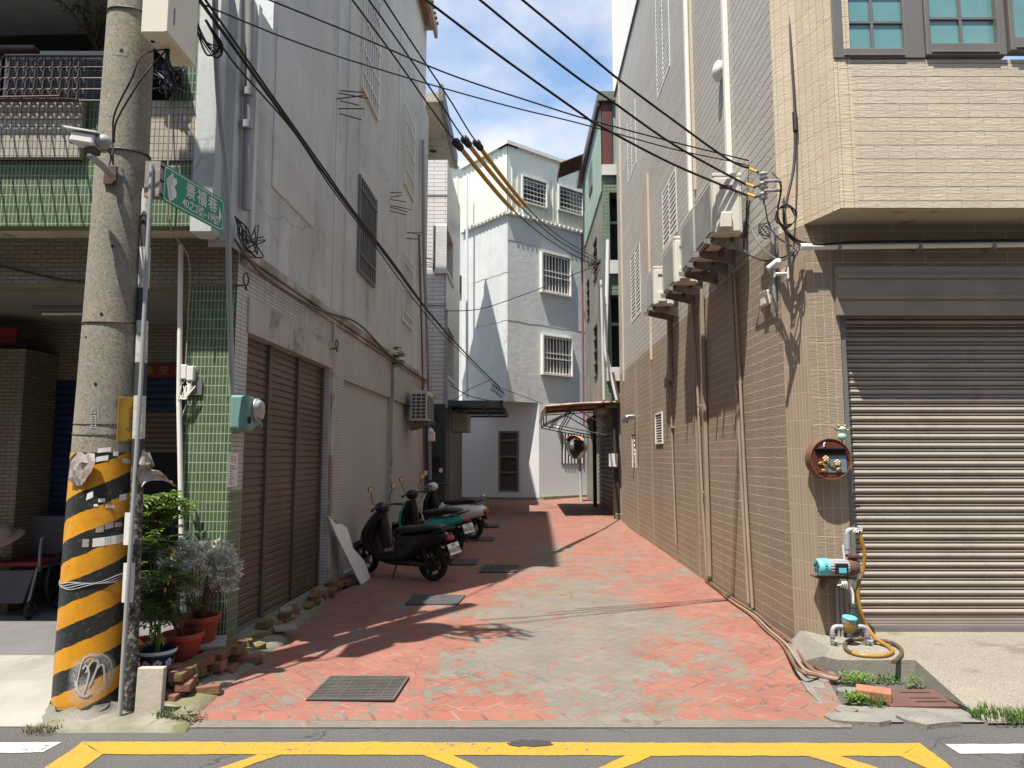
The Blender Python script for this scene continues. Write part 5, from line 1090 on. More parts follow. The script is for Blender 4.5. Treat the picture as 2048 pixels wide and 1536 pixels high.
for o_ in (o1, o2):
    m = MB(); m.fbox(FGF, o_[0], o_[1], o_[2], o_[3], -.49, -.48); w = m.build('window', M['glass_dark'], GH)
    m = MB(); m.fbox(FGF, o_[0] + .02, o_[0] + .08, o_[2], o_[3], -.478, -.43); m.fbox(FGF, o_[0] + .3, o_[0] + .35, o_[2], o_[3], -.478, -.43); m.fbox(FGF, o_[0] + .08, o_[1], o_[2] + (o_[3] - o_[2]) * .62, o_[2] + (o_[3] - o_[2]) * .66, -.478, -.431); m.build('frame', M['house_base'], w)
    MB().fbox(FGF, o_[0] - .12, o_[1], o_[2] - .35, o_[2] - .002, -.1, .10).build('balcony_band', M['mosaic_pale_side'], GH)
MB().fbox(FGF, xg - .02, xg + 1.5, zsl + .002, zsl + .28, -.2, .08).build('floor_slab', M['mosaic_pale_side'], GH)
m = MB(); ribbed(m, FGF, xg + .28, xg + 1.5, zsl + .29, ztp, .15, .02, -.02); ribbed(m, FG, 0, GE, FG.px(1190, 430)[1], ztp, .2, .025, .02); m.build('metal_storey', M['siding_mint'], GH, recalc=False)
MB().fbox(FGF, xg + .0, xg + .27, zsl + .29, ztp, -.2, .03).build('steel_post', M['red_steel'], GH); MB().fbox(FGF, xg - .1, xg + 1.5, ztp + .001, ztp + .25, -6, .12).build('roof', M['roof_dark'], GH)
m = MB(); m.fbox(FG, -.05, GE + .1, ztp - .12, ztp - .002, .05, .12); m.build('roof_edge', M['red_steel'], GH)
s2 = [(*sorted((FG.px(1186, 620)[0], FG.px(1193, 620)[0])), FG.px(1190, 690)[1], FG.px(1190, 545)[1]), (*sorted((FG.px(1176, 640)[0], FG.px(1180, 640)[0])), FG.px(1178, 720)[1], FG.px(1178, 640)[1])]
zm = FG.px(1190, 430)[1]
mb = MB(); wall_holes(mb, FG, 0, GE, zc0 - .1, zm, [(FG.px(1194, 520)[0], FG.px(1188, 520)[0], FG.px(1191, 560)[1], FG.px(1191, 480)[1], .2), (FG.px(1195, 700)[0], FG.px(1189, 700)[0], FG.px(1192, 755)[1], FG.px(1192, 650)[1], .2), (FG.px(1179, 600)[0], FG.px(1175, 600)[0], FG.px(1177, 640)[1], FG.px(1177, 560)[1], .2)]); mb.poly(FG.pt(GE, 0), FG.pt(GE, ztp), FG.pt(GE, ztp, -5), FG.pt(GE, 0, -5)); mb.build('side_wall', M['concrete_old'], GH, recalc=False)
for (u0, u1, v0, v1) in ((1194, 1188, 480, 560), (1195, 1189, 650, 755), (1179, 1175, 560, 640)):
    vm = (v0 + v1) / 2; um = (u0 + u1) / 2; a, b, p, q = FG.px(u0, vm)[0], FG.px(u1, vm)[0], FG.px(um, v1)[1], FG.px(um, v0)[1]
    m = MB(); m.fbox(FG, a, b, p, q, -.19, -.18); w = m.build('window', M['glass_dark'], GH)
    m = MB()
    for i in range(5): z = p + (q - p) * i / 4.2; m.fbox(FG, a, b, z, z + .05, -.17, .03)
    m.build('grille', M['rail_brown'], w)
m = MB(); s = FG.px(1185, 350)[0]; m.fbox(FG, s - .4, s + .5, FG.px(1188, 372)[1], FG.px(1188, 320)[1], .03, .07); m.build('shutter_panel', M['grey_metal'], GH)
# small awning high up at the far end
p0 = FG.pt(GE - .6, 0); za = atY(1140, 330, YG + GE - .5).z; xa = atY(1116, 340, YG + GE - .5).x; ya = YG + GE - .6
m = MB(); n = 10
for i in range(n): y0 = ya - .6 + i * .12; m.obox((xa, y0, za - .25), (p0.x - xa, 0, .35), (0, .06, 0), (0, 0, .03)); m.obox((xa, y0 + .06, za - .27), (p0.x - xa, 0, .35), (0, .06, 0), (0, 0, .03))
m.obox((xa, ya - .62, za - .4), (.02, 0, 0), (0, 1.24, 0), (0, 0, .2)); m.build('small_awning', M['rust'], GH)
m = MB(); m.tube([FG.pt(GE, 9.0, .08), FG.pt(GE, zc0 - .3, .08)], .035, 8); m.build('downpipe', M['red_pipe'], GH, smooth='angle')
m = MB(); m.tube([atY(1216, 480, YG - .1), atY(1211, 702, YG - .1), atY(1234, 800, YG - .1)], .05, 10); m.build('downpipe', M['house_base'], GH, smooth='angle')
m = MB(); m.tube([atY(1224, 745, YG - .1), atY(1237, 805, YG - .1)], .054, 8); m.build('downpipe', M['pipe_orange'], GH, smooth='angle')
m = MB(); m.tube([FG.P(1202, 560, .1), FG.P(1208, 800, .1)], .035, 8); m.build('downpipe', M['post_white'], GH, smooth='angle')
# rusty corrugated canopy with its truss
xo = atY(1091, 810, YG - .1).x; zi, zo_ = atY(1238, 806, YG - .1).z + .03, atY(1092, 812, YG - .1).z; yc0, yc1 = YG - .12, YG + 3.1
m = MB(); n = 42; rows = []
for i in range(n * 2 + 1):
    y = yc0 + (yc1 - yc0) * i / (n * 2); dz = .014 if i % 2 else -.014
    rows.append([Vector((xo, y, zo_ + dz)), Vector(((xo + xg + .3) / 2, y, (zo_ + zi) / 2 + dz + .02)), Vector((xg + .3, y, zi + dz))])
for a, b in zip(rows[:-1], rows[1:]):
    for k in range(2): m.poly(a[k], a[k + 1], b[k + 1], b[k]); m.poly(*[q + Vector((0, 0, .012)) for q in (b[k], b[k + 1], a[k + 1], a[k])])
cn = m.build('canopy', M['roof_rust'], GH, recalc=False)
m = MB()
for i in range(6): y = yc0 + .1 + i * .5; m.obox((xo + .01, y, zo_ - .03), (-.06, 0, -.26), (0, .47, 0), (.012, 0, 0))
m.build('hanging_flap', M['rust'], cn)
m = MB()
for y in (yc0 + .08, (yc0 + yc1) / 2, yc1 - .1):
    B_ = lambda x, z: Vector((x, y, z))
    for p, q in (((xo + .02, zo_ - .05), (xg + .1, zi - .06)), ((xo + .02, zo_ - .42), (xg, zo_ - .72)), ((xo + .02, zo_ - .05), (xo + .02, zo_ - .42)), ((xo + .02, zo_ - .40), (xo + .75, zo_ - .06)), ((xo + .75, zo_ - .06), (xg, zo_ - .5)), ((xo + .5, zo_ - .5), (xo + .75, zo_ - .06)), ((xo + .4, zo_ - .2), (xo + .25, zo_ - .46))): m.tube([B_(*p), B_(*q)], .015, 5)
m.tube([(xo + .02, yc0, zo_ - .42), (xo + .02, yc1, zo_ - .42)], .02, 5); m.tube([(xo + .75, yc0, zo_ - .05), (xo + .75, yc1, zo_ - .05)], .02, 5)
m.build('truss', M['dark_steel'], cn)
# ground floor under it
MB().box(xg + .55, xg + 1.5, YG - .02, YG + .15, 0, zc0 - .1).build('end_wall', M['concrete_old'], GH)
m = MB(); m.box(xg + .02, xg + .12, YG + GE - 2.2, YG + GE - 2.06, .1, zc0 - .11); m.build('post', M['wood_dark'], GH); m = MB(); m.box(xg + .2, xg + .32, YG + .1, YG + .25, .05, zc0 - .11); m.build('post', M['wood_dark'], GH)
FGI = Frame((xg + .3, YG), (.0, 1), (-1, 0)); m = MB(); slats(m, FGI, .35, GE - 1.6, .2, 2.3, .12, .04, 0, PROF_FLAT); m.build('roller_shutter', M['dark_steel'], GH, recalc=False)
m = MB(); m.box(xg + .31, xg + .5, YG + .15, YG + GE, 0, zc0); m.build('ground_wall', M['concrete_old'], GH)
m = MB(); m.box(xg + .22, xg + .52, YG - .01, YG + .3, .0, .22); m.build('door_step', M['moss_concrete'], GH, bevel=.02)
m = MB(); m.box(xg + .5, xg + .53, YG - .03, YG - .02, .3, 2.2); m.build('cable_board', M['wood_dark'], GH)
p = atY(1226, 920, YG - .03); MB().box(p.x - .1, p.x + .12, YG - .035, YG - .022, p.z - .16, p.z + .16).build('notice', M['paper'], label='blank white notice sheet on the wall under the rusty canopy', cat='notice', origin=p)
p = atY(1204, 820, YG + .4); m = MB(); m.ball(p, (.17, .17, .12), 16, 8); m.build('lamp_globe', M['signbox'], GH, smooth=True)
# convex traffic mirror
mc = atY(1152, 894, 22.2); mt_ = thing('traffic_mirror', 'round convex traffic mirror with faded orange hood on a pale post', 'mirror', (atG(1163, 998).x, 22.3, gz(22.3)))
ax = Vector((-.66, -.72, -.10)).normalized(); rm = .36
m = MB(); m.lathe([(rm * math.sin(t * .16), .075 * math.cos(t * .27) ) for t in range(0, 6)][::-1] if False else [(rm, 0), (rm * .8, .04), (rm * .55, .07), (rm * .25, .088), (.001, .092)], mc, ax, 28, False); m.build('mirror_face', M['mirror_face'], mt_, smooth=True)
m = MB(); m.lathe([(rm + .012, -.05), (rm + .02, -.04), (rm + .02, .02), (rm - .004, .02), (rm - .004, -.04)], mc, ax, 28, False); m.lathe([(.001, -.05), (rm + .015, -.045)], mc, ax, 28, False); m.build('rim', M['grey_metal'], mt_, smooth='angle')
hood = MB(); x_ = ax.orthogonal().normalized(); zz = Vector((0, 0, 1)); zz = (zz - ax * zz.dot(ax)).normalized(); xx = zz.cross(ax); rs_ = []
for i in range(15):
    a = PI * (.18 + .64 * i / 14); w_ = .15 * math.sin(a) ** .7; o = mc + (xx * math.cos(a) + zz * math.sin(a)) * (rm + .022); rs_.append((o - ax * .04, o + ax * w_))
for a, b in zip(rs_[:-1], rs_[1:]): hood.poly(a[0], b[0], b[1], a[1])
ho = hood.build('hood', M['mirror_rim'], mt_, recalc=False); sd = ho.modifiers.new('thick', 'SOLIDIFY'); sd.thickness = .012
m = MB(); m.tube([(mc.x + .16, 22.36, gz(22.3) - .02), (mc.x + .12, 22.36, mc.z - .1)], .045, 10); m.build('post', M['post_white'], mt_, smooth='angle')
m = MB(); m.tube([mc - ax * .05, (mc.x + .12, 22.36, mc.z - .1)], .03, 8); m.build('bracket', M['grey_metal'], mt_)
# ================================================================ UTILITY POLE AND WHAT HANGS ON IT
PX, PY = -2.665, 4.68
PRZ = [(-.1, .216), (0, .215), (1.0, .205), (1.7, .195), (2.7, .176), (3.65, .160), (4.6, .148), (9.5, .105)]
def pr(z):
    for (a, ra), (b, rb) in zip(PRZ[:-1], PRZ[1:]):
        if z <= b: return ra + (rb - ra) * max(0, z - a) / (b - a)
    return PRZ[-1][1]
def pole_at(u, v):
    d = ray(u, v); z = 2.0
    for _ in range(6):
        r = pr(z); ox, oy = -PX, -PY; A = d.x ** 2 + d.y ** 2; B = 2 * (ox * d.x + oy * d.y); Cc = ox * ox + oy * oy - r * r
        D = max(B * B - 4 * A * Cc, 0); t = (-B - math.sqrt(D)) / (2 * A); z = CAM_H + d.z * t
    return math.atan2(t * d.y - PY, t * d.x - PX), z
def cyl(th, z, dr=0.0): r = pr(z) + dr; return Vector((PX + r * math.cos(th), PY + r * math.sin(th), z))
def wrap_patch(mb, pts, dr):
    """a px outline laid on the pole as a thin skin"""
    tz = [pole_at(u, v) for u, v in pts]; return mb.poly(*[cyl(t, z, dr) for t, z in tz])
def patch_rect(mb, u0, v0, u1, v1, dr, n=8, skew=0.0):
    t0, za = pole_at(u0, v0); t1, zb = pole_at(u1, v1); zb += 0
    for i in range(n):
        a, b = t0 + (t1 - t0) * i / n, t0 + (t1 - t0) * (i + 1) / n; sa, sb = skew * i / n, skew * (i + 1) / n
        mb.poly(cyl(a, za + sa, dr), cyl(b, za + sb, dr), cyl(b, zb + sb, dr), cyl(a, zb + sa, dr))
def pole_mats():
    t = NT('speckled_pole_concrete'); g = t.n('NewGeometry').outputs['Position']
    a = t.noise(g, 3.5, 6, .65); f = t.noise(g, 55, 4, .75)
    col = t.mix(t.ramp(a, .3, .7), (0.275, 0.245, 0.19), (0.185, 0.165, 0.13)); col = t.mix(t.math('MULTIPLY', t.ramp(f, .48, .60), .75), col, (0.115, 0.103, 0.082)); col = t.mix(t.math('MULTIPLY', t.ramp(t.noise(g, 42, 4, .75), .58, .66), .6), col, (0.42, 0.385, 0.31))
    sv = t.mapv(g, (14, 14, .5)); col = t.mix(t.math('MULTIPLY', t.ramp(t.noise(sv, 1.0, 5, .6), .55, .75), .5), col, (0.30, 0.21, 0.11))
    t.l(col, t.b.inputs['Base Color']); t.b.inputs['Roughness'].default_value = .9
    bn = t.n('Bump'); bn.inputs['Strength'].default_value = .35; bn.inputs['Distance'].default_value = .004; t.l(f, bn.inputs['Height']); t.l(bn.outputs[0], t.b.inputs['Normal']); M['pole'] = t.m
    t = NT('black_yellow_stripes'); g = t.n('NewGeometry').outputs['Position']; s = t.n('SeparateXYZ'); t.l(g, s.inputs[0])
    th = t.math('ARCTAN2', t.math('SUBTRACT', s.outputs[1], PY), t.math('SUBTRACT', s.outputs[0], PX))
    n = t.noise(g, 9, 5, .65); n2 = t.noise(g, 38, 5, .7)
    ph = t.math('DIVIDE', t.math('SUBTRACT', t.math('ADD', s.outputs[2], t.math('MULTIPLY', n, .035)), t.math('MULTIPLY', th, 0.0847)), 0.266)
    fr = t.math('FRACT', t.math('ADD', ph, 0.18)); yel = t.math('LESS_THAN', fr, 0.50)
    yc = t.mix(t.ramp(n, .35, .65), (0.58, 0.265, 0.006), (0.46, 0.20, 0.006)); yc = t.mix(t.math('MULTIPLY', t.ramp(n2, .58, .68), .55), yc, (0.20, 0.13, 0.03))
    bc = t.mix(t.ramp(n2, .56, .66), (0.012, 0.013, 0.013), (0.07, 0.068, 0.062))
    col = t.mix(yel, bc, yc); low = t.ramp(t.math('ADD', s.outputs[2], t.math('MULTIPLY', n2, .25)), .12, .26)
    col = t.mix(t.math('MULTIPLY', t.math('SUBTRACT', 1.0, low), .75), col, (0.15, 0.135, 0.11))
    tg, zg_ = pole_at(186, 1350); dth = t.math('MULTIPLY', t.math('SUBTRACT', th, tg), .213); dzz = t.math('SUBTRACT', s.outputs[2], zg_)
    rr = t.math('SQRT', t.math('ADD', t.math('MULTIPLY', dth, dth), t.math('MULTIPLY', dzz, dzz))); ring = t.math('SUBTRACT', 1.0, t.math('MULTIPLY', t.math('ABSOLUTE', t.math('SUBTRACT', rr, .10)), 24.0))
    d2 = t.math('SQRT', t.math('ADD', t.math('POWER', t.math('ADD', dth, .04), 2.0), t.math('POWER', t.math('ADD', dzz, .085), 2.0))); blob = t.math('SUBTRACT', 1.0, t.math('MULTIPLY', d2, 9.0))
    spray = t.math('MULTIPLY', t.math('MAXIMUM', t.math('MAXIMUM', ring, t.math('MULTIPLY', blob, 1.3)), 0.0), t.ramp(t.noise(g, 120, 2), .3, .6)); spray = t.math('MINIMUM', t.math('MULTIPLY', spray, .8), .85)
    col = t.mix(spray, col, (0.48, 0.475, 0.46))
    t.l(col, t.b.inputs['Base Color']); t.b.inputs['Roughness'].default_value = .5
    bn = t.n('Bump'); bn.inputs['Strength'].default_value = .4; bn.inputs['Distance'].default_value = .004; t.l(n2, bn.inputs['Height']); t.l(bn.outputs[0], t.b.inputs['Normal']); M['stripes'] = t.m
pole_mats()
UP = thing('utility_pole', 'thick concrete utility pole with black and yellow stripes at its foot', 'utility pole', (PX, PY, 0))
zst = pole_at(205, 905)[1]
MB().lathe([(pr(z), z) for z in [-.05 + i * .2 for i in range(48)]], (PX, PY, 0), (0, 0, 1), 48).build('shaft', M['pole'], UP, smooth='angle')
m = MB(); m.lathe([(pr(z) + .003, z) for z in [0.0 + (zst) * i / 40 for i in range(41)]], (PX, PY, 0), (0, 0, 1), 64, False); m.build('striped_wrap', M['stripes'], UP, smooth=True)
m = MB(); random.seed(1)                     # asphalt and dirt heaped around the foot
for k in range(1): m.lathe([(.32, .0), (.27, .02), (.235, .06), (.218, .09)], (PX, PY, 0), (0, 0, 1), 30, False)
for i, p in enumerate(m.v): m.v[i] = p + Vector((random.uniform(-.02, .02), random.uniform(-.02, .02), random.uniform(0, .02)))
m.build('dirt_collar', M['broken'], UP, smooth=True)
for u, v, w_ in ((243, 101, 4), (225, 492, 3), (203, 628, 3.5), (191, 768, 3.5), (228, 270, 2.5), (172, 674, 2)):
    m = MB(); wrap_patch(m, [(u + w_ * math.cos(q * PI / 5), v + w_ * math.sin(q * PI / 5)) for q in range(10)], .002); m.build('bolt_hole', M['void'], UP, recalc=False)
m = MB(); patch_rect(m, 232, 90, 255, 113, .0012, 4); m.build('cast_mark', M['cement'], UP, recalc=False)
m = MB(); patch_rect(m, 178, 812, 196, 866, .0012, 4); m.build('cast_mark', M['concrete_old'], UP, recalc=False)
m = MB()
for v, s_ in ((823, '長'), (838, '日'), (852, '日')):
    t0, z0 = pole_at(187, v); tmp = MB(); text_to(tmp, s_, .045, ((0, 0, 0), (1, 0, 0), (0, 1, 0)), .0008); r0 = pr(z0); m.add([cyl(t0 + p.x / r0, z0 + p.y, .003 + p.z) for p in tmp.v], tmp.f)
m.build('cast_lettering', M['cement'], UP)
# yellow number plate, letters reading downwards
m = MB(); patch_rect(m, 236, 792, 271, 884, .006, 8); pl = m.build('number_plate', M['yellow_plate'], UP, recalc=False)
t0, z0 = pole_at(262, 838); r0 = pr(z0) + .0075
m = MB()
for txt, off, sz in (('O2220BL', .0, .066), ('27', .045, .045)):
    tmp = MB(); text_to(tmp, txt, sz, ((0, 0, 0), (0, -1, 0), (1, 0, 0)), .0004, sx=.62); m.add([cyl(t0 + (p.x - off * .55) / r0, z0 + p.y - (.07 if off else 0), .0072 + p.z) for p in tmp.v], tmp.f)
a, za = pole_at(239, 796); b, zb = pole_at(269, 880)
for q in ((a, za, b, za), (a, zb, b, zb)): m.tube([cyl(q[0] + (q[2] - q[0]) * i / 6, q[1], .007) for i in range(7)], .0022, 4)
m.tube([cyl(a, za, .007), cyl(a, zb, .007)], .0022, 4); m.tube([cyl(b, za, .007), cyl(b, zb, .007)], .0022, 4)
m.build('plate_lettering', M['ink'], pl)
# scraps of paper and tape on the stripes
random.seed(21)
for u0, v0, u1, v1, sk in ((196, 897, 221, 906, .01), (193, 914, 216, 924, .012), (244, 916, 260, 925, -.01), (226, 903, 236, 912, 0), (174, 988, 186, 1001, .02), (197, 997, 210, 1004, 0), (211, 1008, 228, 1014, -.01), (186, 1077, 250, 1089, .018), (192, 1052, 207, 1064, 0), (210, 1046, 226, 1058, .01), (166, 1078, 178, 1094, 0), (238, 990, 252, 1002, .01), (229, 1045, 243, 1053, 0), (188, 1008, 196, 1013, 0)):
    m = MB(); patch_rect(m, u0, v0, u1, v1, .0055, 3, sk); m.build('sticker', M['paper'] if v0 < 1020 or u1 - u0 > 40 else M['plastic_wrap'], UP, recalc=False)
for v, r_, mt in ((292, .006, 'cable'), (640, .004, 'rust'), (843, .002, 'rust'), (864, .002, 'rust'), (8, .005, 'cable')):
    z = pole_at(240, v)[1]; m = MB(); m.tube([cyl(q * PI / 16, z + .02 * math.sin(q * PI / 16), r_ + .001) for q in range(32)], r_, 6, True); m.build('wire_tie', M[mt], UP)
m = MB(); z = pole_at(195, 1165)[1]
for k in range(4): m.tube([cyl(q * PI / 16, z + .03 * math.cos(q * PI / 16 - 1) + k * .008 - .01 * math.sin(q * .9 + k), .007) for q in range(32)], .003, 5, True)
m.build('clear_strap', M['glass_clear'], UP)
# grey spray scrawl near the foot
m = MB()
def stroke(pts, w_):
    tz = [pole_at(u, v) for u, v in spline_px(pts)]
    for (t0, za), (t1, zb) in zip(tz[:-1], tz[1:]):
        a, b = cyl(t0, za, .0062), cyl(t1, zb, .0062); d = (b - a); 
        if d.length < 1e-5: continue
        n_ = Vector((math.cos(t0), math.sin(t0), 0)); s_ = d.cross(n_).normalized() * w_; m.poly(a + s_, a - s_, b - s_, b + s_)
def spline_px(pts): return [(p.x, p.y) for p in spline([Vector((u, v, 0)) for u, v in pts], 5)]
stroke([(166, 1338), (172, 1330), (178, 1345), (172, 1372), (165, 1390)], 0.0056); stroke([(172, 1345), (184, 1322), (196, 1325), (186, 1355), (178, 1372)], 0.0056); stroke([(192, 1338), (204, 1328), (208, 1345), (207, 1366)], 0.0062)
stroke([(152, 1382), (166, 1320), (192, 1308), (216, 1316), (224, 1345), (214, 1376)], 0.0037); stroke([(152, 1362), (158, 1384), (170, 1392), (182, 1384)], 0.0081)
m.build('spray_scrawl', M['sign_grey'], UP, recalc=False)
# crumpled plastic torn loose round the pole
def crumple(name, pts, seed, amp, mt, par):
    random.seed(seed); mb = MB(); rows = []
    for (a, b) in pts: rows.append([Vector(a).lerp(Vector(b), k / 6) + Vector((random.uniform(-amp, amp), random.uniform(-amp * 1.3, amp * .3), random.uniform(-amp, amp))) for k in range(7)])
    for r0_, r1_ in zip(rows[:-1], rows[1:]):
        for k in range(6): mb.add([r0_[k], r0_[k + 1], r1_[k + 1], r1_[k]], [(0, 1, 2), (0, 2, 3)])
    return mb.build(name, mt, par, recalc=False)
Yp = PY - .2
crumple('plastic_scrap', [(atY(150, 905, Yp), atY(192, 908, Yp - .03)), (atY(146, 922, Yp), atY(188, 925, Yp - .05)), (atY(140, 940, Yp), atY(182, 942, Yp - .04)), (atY(138, 956, Yp), atY(176, 958, Yp - .03)), (atY(150, 968, Yp), atY(168, 970, Yp - .02))], 2, .012, M['plastic_wrap'], UP)
# hardware near the pole head
m = MB(); m.box(PX - .55, PX + 1.15, PY - .16, PY - .08, 6.35, 6.44); ca = m.build('crossarm', M['galv'], UP)
for x in (-.45, .35, .7, 1.05): m = MB(); m.lathe([(.02, 0), (.05, .03), (.03, .06), (.055, .09), (.03, .12), (.02, .16)], (PX + x, PY - .12, 6.44), (0, 0, 1), 14); m.build('insulator', M['porcelain'], ca, smooth='angle')
m = MB(); m.lathe([(.22, 0), (.25, .03), (.25, .75), (.21, .83), (.06, .86)], (PX + .46, PY + .02, 5.35), (0, 0, 1), 20); m.build('transformer', M['grey_metal'], UP, smooth='angle')
m = MB(); random.seed(44)
for k in range(40): c = Vector((PX + random.uniform(.3, 1.3), PY + random.uniform(-.2, .1), random.uniform(5.9, 6.5))); m.tube(spline([c, c + Vector((random.uniform(-.3, .3), random.uniform(-.2, .2), random.uniform(-.35, .1))), c + Vector((random.uniform(-.4, .4), random.uniform(-.2, .2), random.uniform(-.4, .2)))], 4), .014, 5)
m.build('jumper_wires', M['cable'], UP)
# steel post and conduit strapped beside the pole
SPOST = thing('steel_post', 'slim weathered steel post with black and white bands beside the concrete pole', 'post', (atY(258, 1440, 4.55).x, 4.6, 0))
def band_mat():
    t = NT('black_white_bands'); g = t.n('NewGeometry').outputs['Position']; s = t.n('SeparateXYZ'); t.l(g, s.inputs[0]); z = s.outputs[2]
    f = t.math('GREATER_THAN', t.math('FRACT', t.math('DIVIDE', z, .5)), .44); n = t.noise(g, 30, 6, .7)
    up_ = t.mix(f, (0.03, 0.03, 0.03), t.mix(t.ramp(n, .5, .66), (0.46, 0.45, 0.42), (0.22, 0.205, 0.185))); lo = t.mix(t.ramp(n, .5, .62), (0.022, 0.021, 0.02), (0.22, 0.21, 0.19))
    t.l(t.mix(t.math('GREATER_THAN', z, 1.55), lo, up_), t.b.inputs['Base Color']); t.b.inputs['Roughness'].default_value = .7; return t.m
M['bands'] = band_mat()
q0, q1 = atY(258, 1440, 4.6), atY(294, 380, 4.66)
MB().tube([q0, q0.lerp(q1, .5), q1], [.043, .038, .034], 14).build('post_tube', M['bands'], SPOST, smooth='angle')
m = MB(); q = atY(264, 1050, 4.56); m.obox(q + Vector((-.03, -.035, -.12)), (.06, 0, 0), (0, .004, 0), (0, 0, .2)); q = atY(262, 1170, 4.56); m.obox(q + Vector((-.035, -.035, -.1)), (.07, 0, 0), (0, .004, 0), (0, 0, .24)); m.build('sticker', M['paper'], SPOST)
cd = MB(); cd.tube([atY(238, 1452, 4.5), atY(254, 1200, 4.5), atY(267, 1000, 4.5), atY(282, 760, 4.53), atY(299, 420, 4.56), atY(303, 330, 4.57)], .0135, 10)
cd.build('conduit', M['pipe_grey'], smooth='angle', label='thin grey conduit running up the front of the concrete pole', cat='pipe', origin=atY(238, 1452, 4.5))
crumple('plastic_sheet', [(atY(284, 902, 4.55), atY(300, 905, 4.62)), (atY(280, 925, 4.5), atY(306, 930, 4.62)), (atY(278, 950, 4.5), atY(300, 935, 4.65)), (atY(282, 975, 4.5), atY(320, 945, 4.7)), (atY(296, 945, 4.6), atY(345, 965, 4.75)), (atY(330, 950, 4.7), atY(354, 975, 4.8))], 5, .012, M['plastic_wrap'], SPOST)
# cream cabinet
z0 = atY(281, 65, 4.36).z; x0, x1 = atY(281, 65, 4.36).x, atY(331, 65, 4.36).x; yb_ = atZ(379, 134, z0).y
CB = thing('service_cabinet', 'cream metal service cabinet on the upper part of the concrete pole', 'cabinet', (x0, 4.6, z0))
MB().box(x0, x1, 4.36, yb_, z0, z0 + .95).build('body', M['cream_metal'], CB, bevel=.008)
m = MB(); m.box(x1 - .006, x1 + .012, 4.355, yb_ + .004, z0 + .006, z0 + .96); m.build('door', M['cream_metal'], CB, bevel=.004)
p = atY(300, 78, 4.5); m = MB(); m.lathe([(.001, 0), (.014, 0), (.014, .003)], (p.x + .04, 4.46, z0 - .003), (0, 0, 1), 14); m.build('cable_hole', M['void'], CB)
m = MB(); m.box(x1 + .0121, x1 + .014, 4.43, 4.45, z0 + .1, z0 + .22); m.build('lock', M['grey_metal'], CB)
m = MB(); random.seed(3); c = Vector(((x0 + x1) / 2, 4.55, z0))
for k in range(12): e = c + Vector((random.uniform(.0, .09), random.uniform(-.05, .06), -random.uniform(.18, .36))); m.tube(spline([c + Vector((random.uniform(-.015, .015), 0, 0)), c.lerp(e, .4) + Vector((-.01, 0, 0)), e], 4), .006, 5)
m.build('cable_tail', M['cable'], CB)
m = MB(); m.tube(spline([c, atY(285, 110, 4.4), atY(262, 160, 4.38), atY(230, 225, 4.42), atY(226, 270, 4.46), atY(226, 330, 4.5)], 6), .006, 6); m.tube(spline([c, atY(296, 140, 4.4), atY(262, 190, 4.38), atY(232, 245, 4.42), atY(228, 285, 4.46)], 6), .006, 6); m.build('cable_tail', M['cable'], CB)
# security camera on the pole
yc = 4.26; P = lambda u, v, y=yc: atY(u, v, y)
CC = thing('security_camera', 'white weathered security camera on a rusty arm from the concrete pole', 'camera', P(225, 350))
a, b = P(148, 278), P(196, 286); ax = (b - a).normalized(); sd = Vector((ax.y, -ax.x, 0)).normalized(); upv = sd.cross(ax)
m = MB(); m.obox(a - sd * .05 - upv * .035, ax * (b - a).length, sd * .10, upv * .07); m.build('housing', M['white_metal'], CC, bevel=.014)
m = MB(); m.prism([a - ax * .04 + upv * .045, a + upv * .042 - ax * .01, b + upv * .045 + ax * .02, b + upv * .052 + ax * .02, a - ax * .04 + upv * .055], sd * .125); m.v = [p - sd * .0625 for p in m.v]; m.build('sunshield', M['white_metal'], CC)
m = MB(); m.ball(P(207, 284), .046, 16, 10); m.build('rear_cap', M['pipe_grey'], CC, smooth=True)
m = MB(); m.lathe([(.03, 0), (.032, .01), (.02, .012)], a - ax * .004, -ax, 16); m.build('lens', M['glass_dark'], CC)
m = MB(); m.obox(P(172, 294) - Vector((.0, .03, .05)), (.08, 0, 0), (0, .06, 0), (0, 0, .04)); m.build('swivel', M['rust'], CC, bevel=.008)
m = MB(); m.tube(spline([P(180, 308), P(186, 316), P(205, 332, 4.36), P(224, 352, 4.48)], 4), .021, 10); m.build('arm', M['galv'], CC, smooth='angle')
m = MB(); th, z = pole_at(223, 352); m.obox(cyl(th, z - .06, .0) - Vector((.04, 0, 0)), (.08, 0, 0), (0, -.02, 0), (0, 0, .12)); m.build('base_plate', M['rust'], CC)
m = MB(); m.tube(spline([P(214, 292), P(222, 315, 4.4), P(218, 330, 4.4), P(226, 300, 4.45), P(226, 282, 4.48)], 5), .005, 6); m.build('camera_cable', M['cable'], CC)
# street name sign
sa, sb = atY(325, 363, 4.62), atY(447, 441, 5.32); SF = Frame((sa.x, sa.y), (sb.x - sa.x, sb.y - sa.y), (sb.y - sa.y, sa.x - sb.x)); SLn = math.hypot(sb.x - sa.x, sb.y - sa.y)
zt_, zb_ = SF.px(326, 326)[1], SF.px(323, 400)[1]
SG = thing('street_sign', 'green street name sign with white lettering and arrow beside the concrete pole', 'street sign', SF.pt(0, zb_))
def rrect(F, s0, s1, z0, z1, r, d, n=5):
    o = []
    for cx, cz, a0 in ((s1 - r, z1 - r, 0), (s0 + r, z1 - r, 90), (s0 + r, z0 + r, 180), (s1 - r, z0 + r, 270)):
        for i in range(n + 1): a = R(a0 + 90 * i / n); o.append(F.pt(cx + r * math.cos(a), cz + r * math.sin(a), d))
    return o
MB().prism(rrect(SF, 0, SLn, zb_, zt_, .03, -.004), SF.n * .006).build('panel', M['sign_green'], SG)
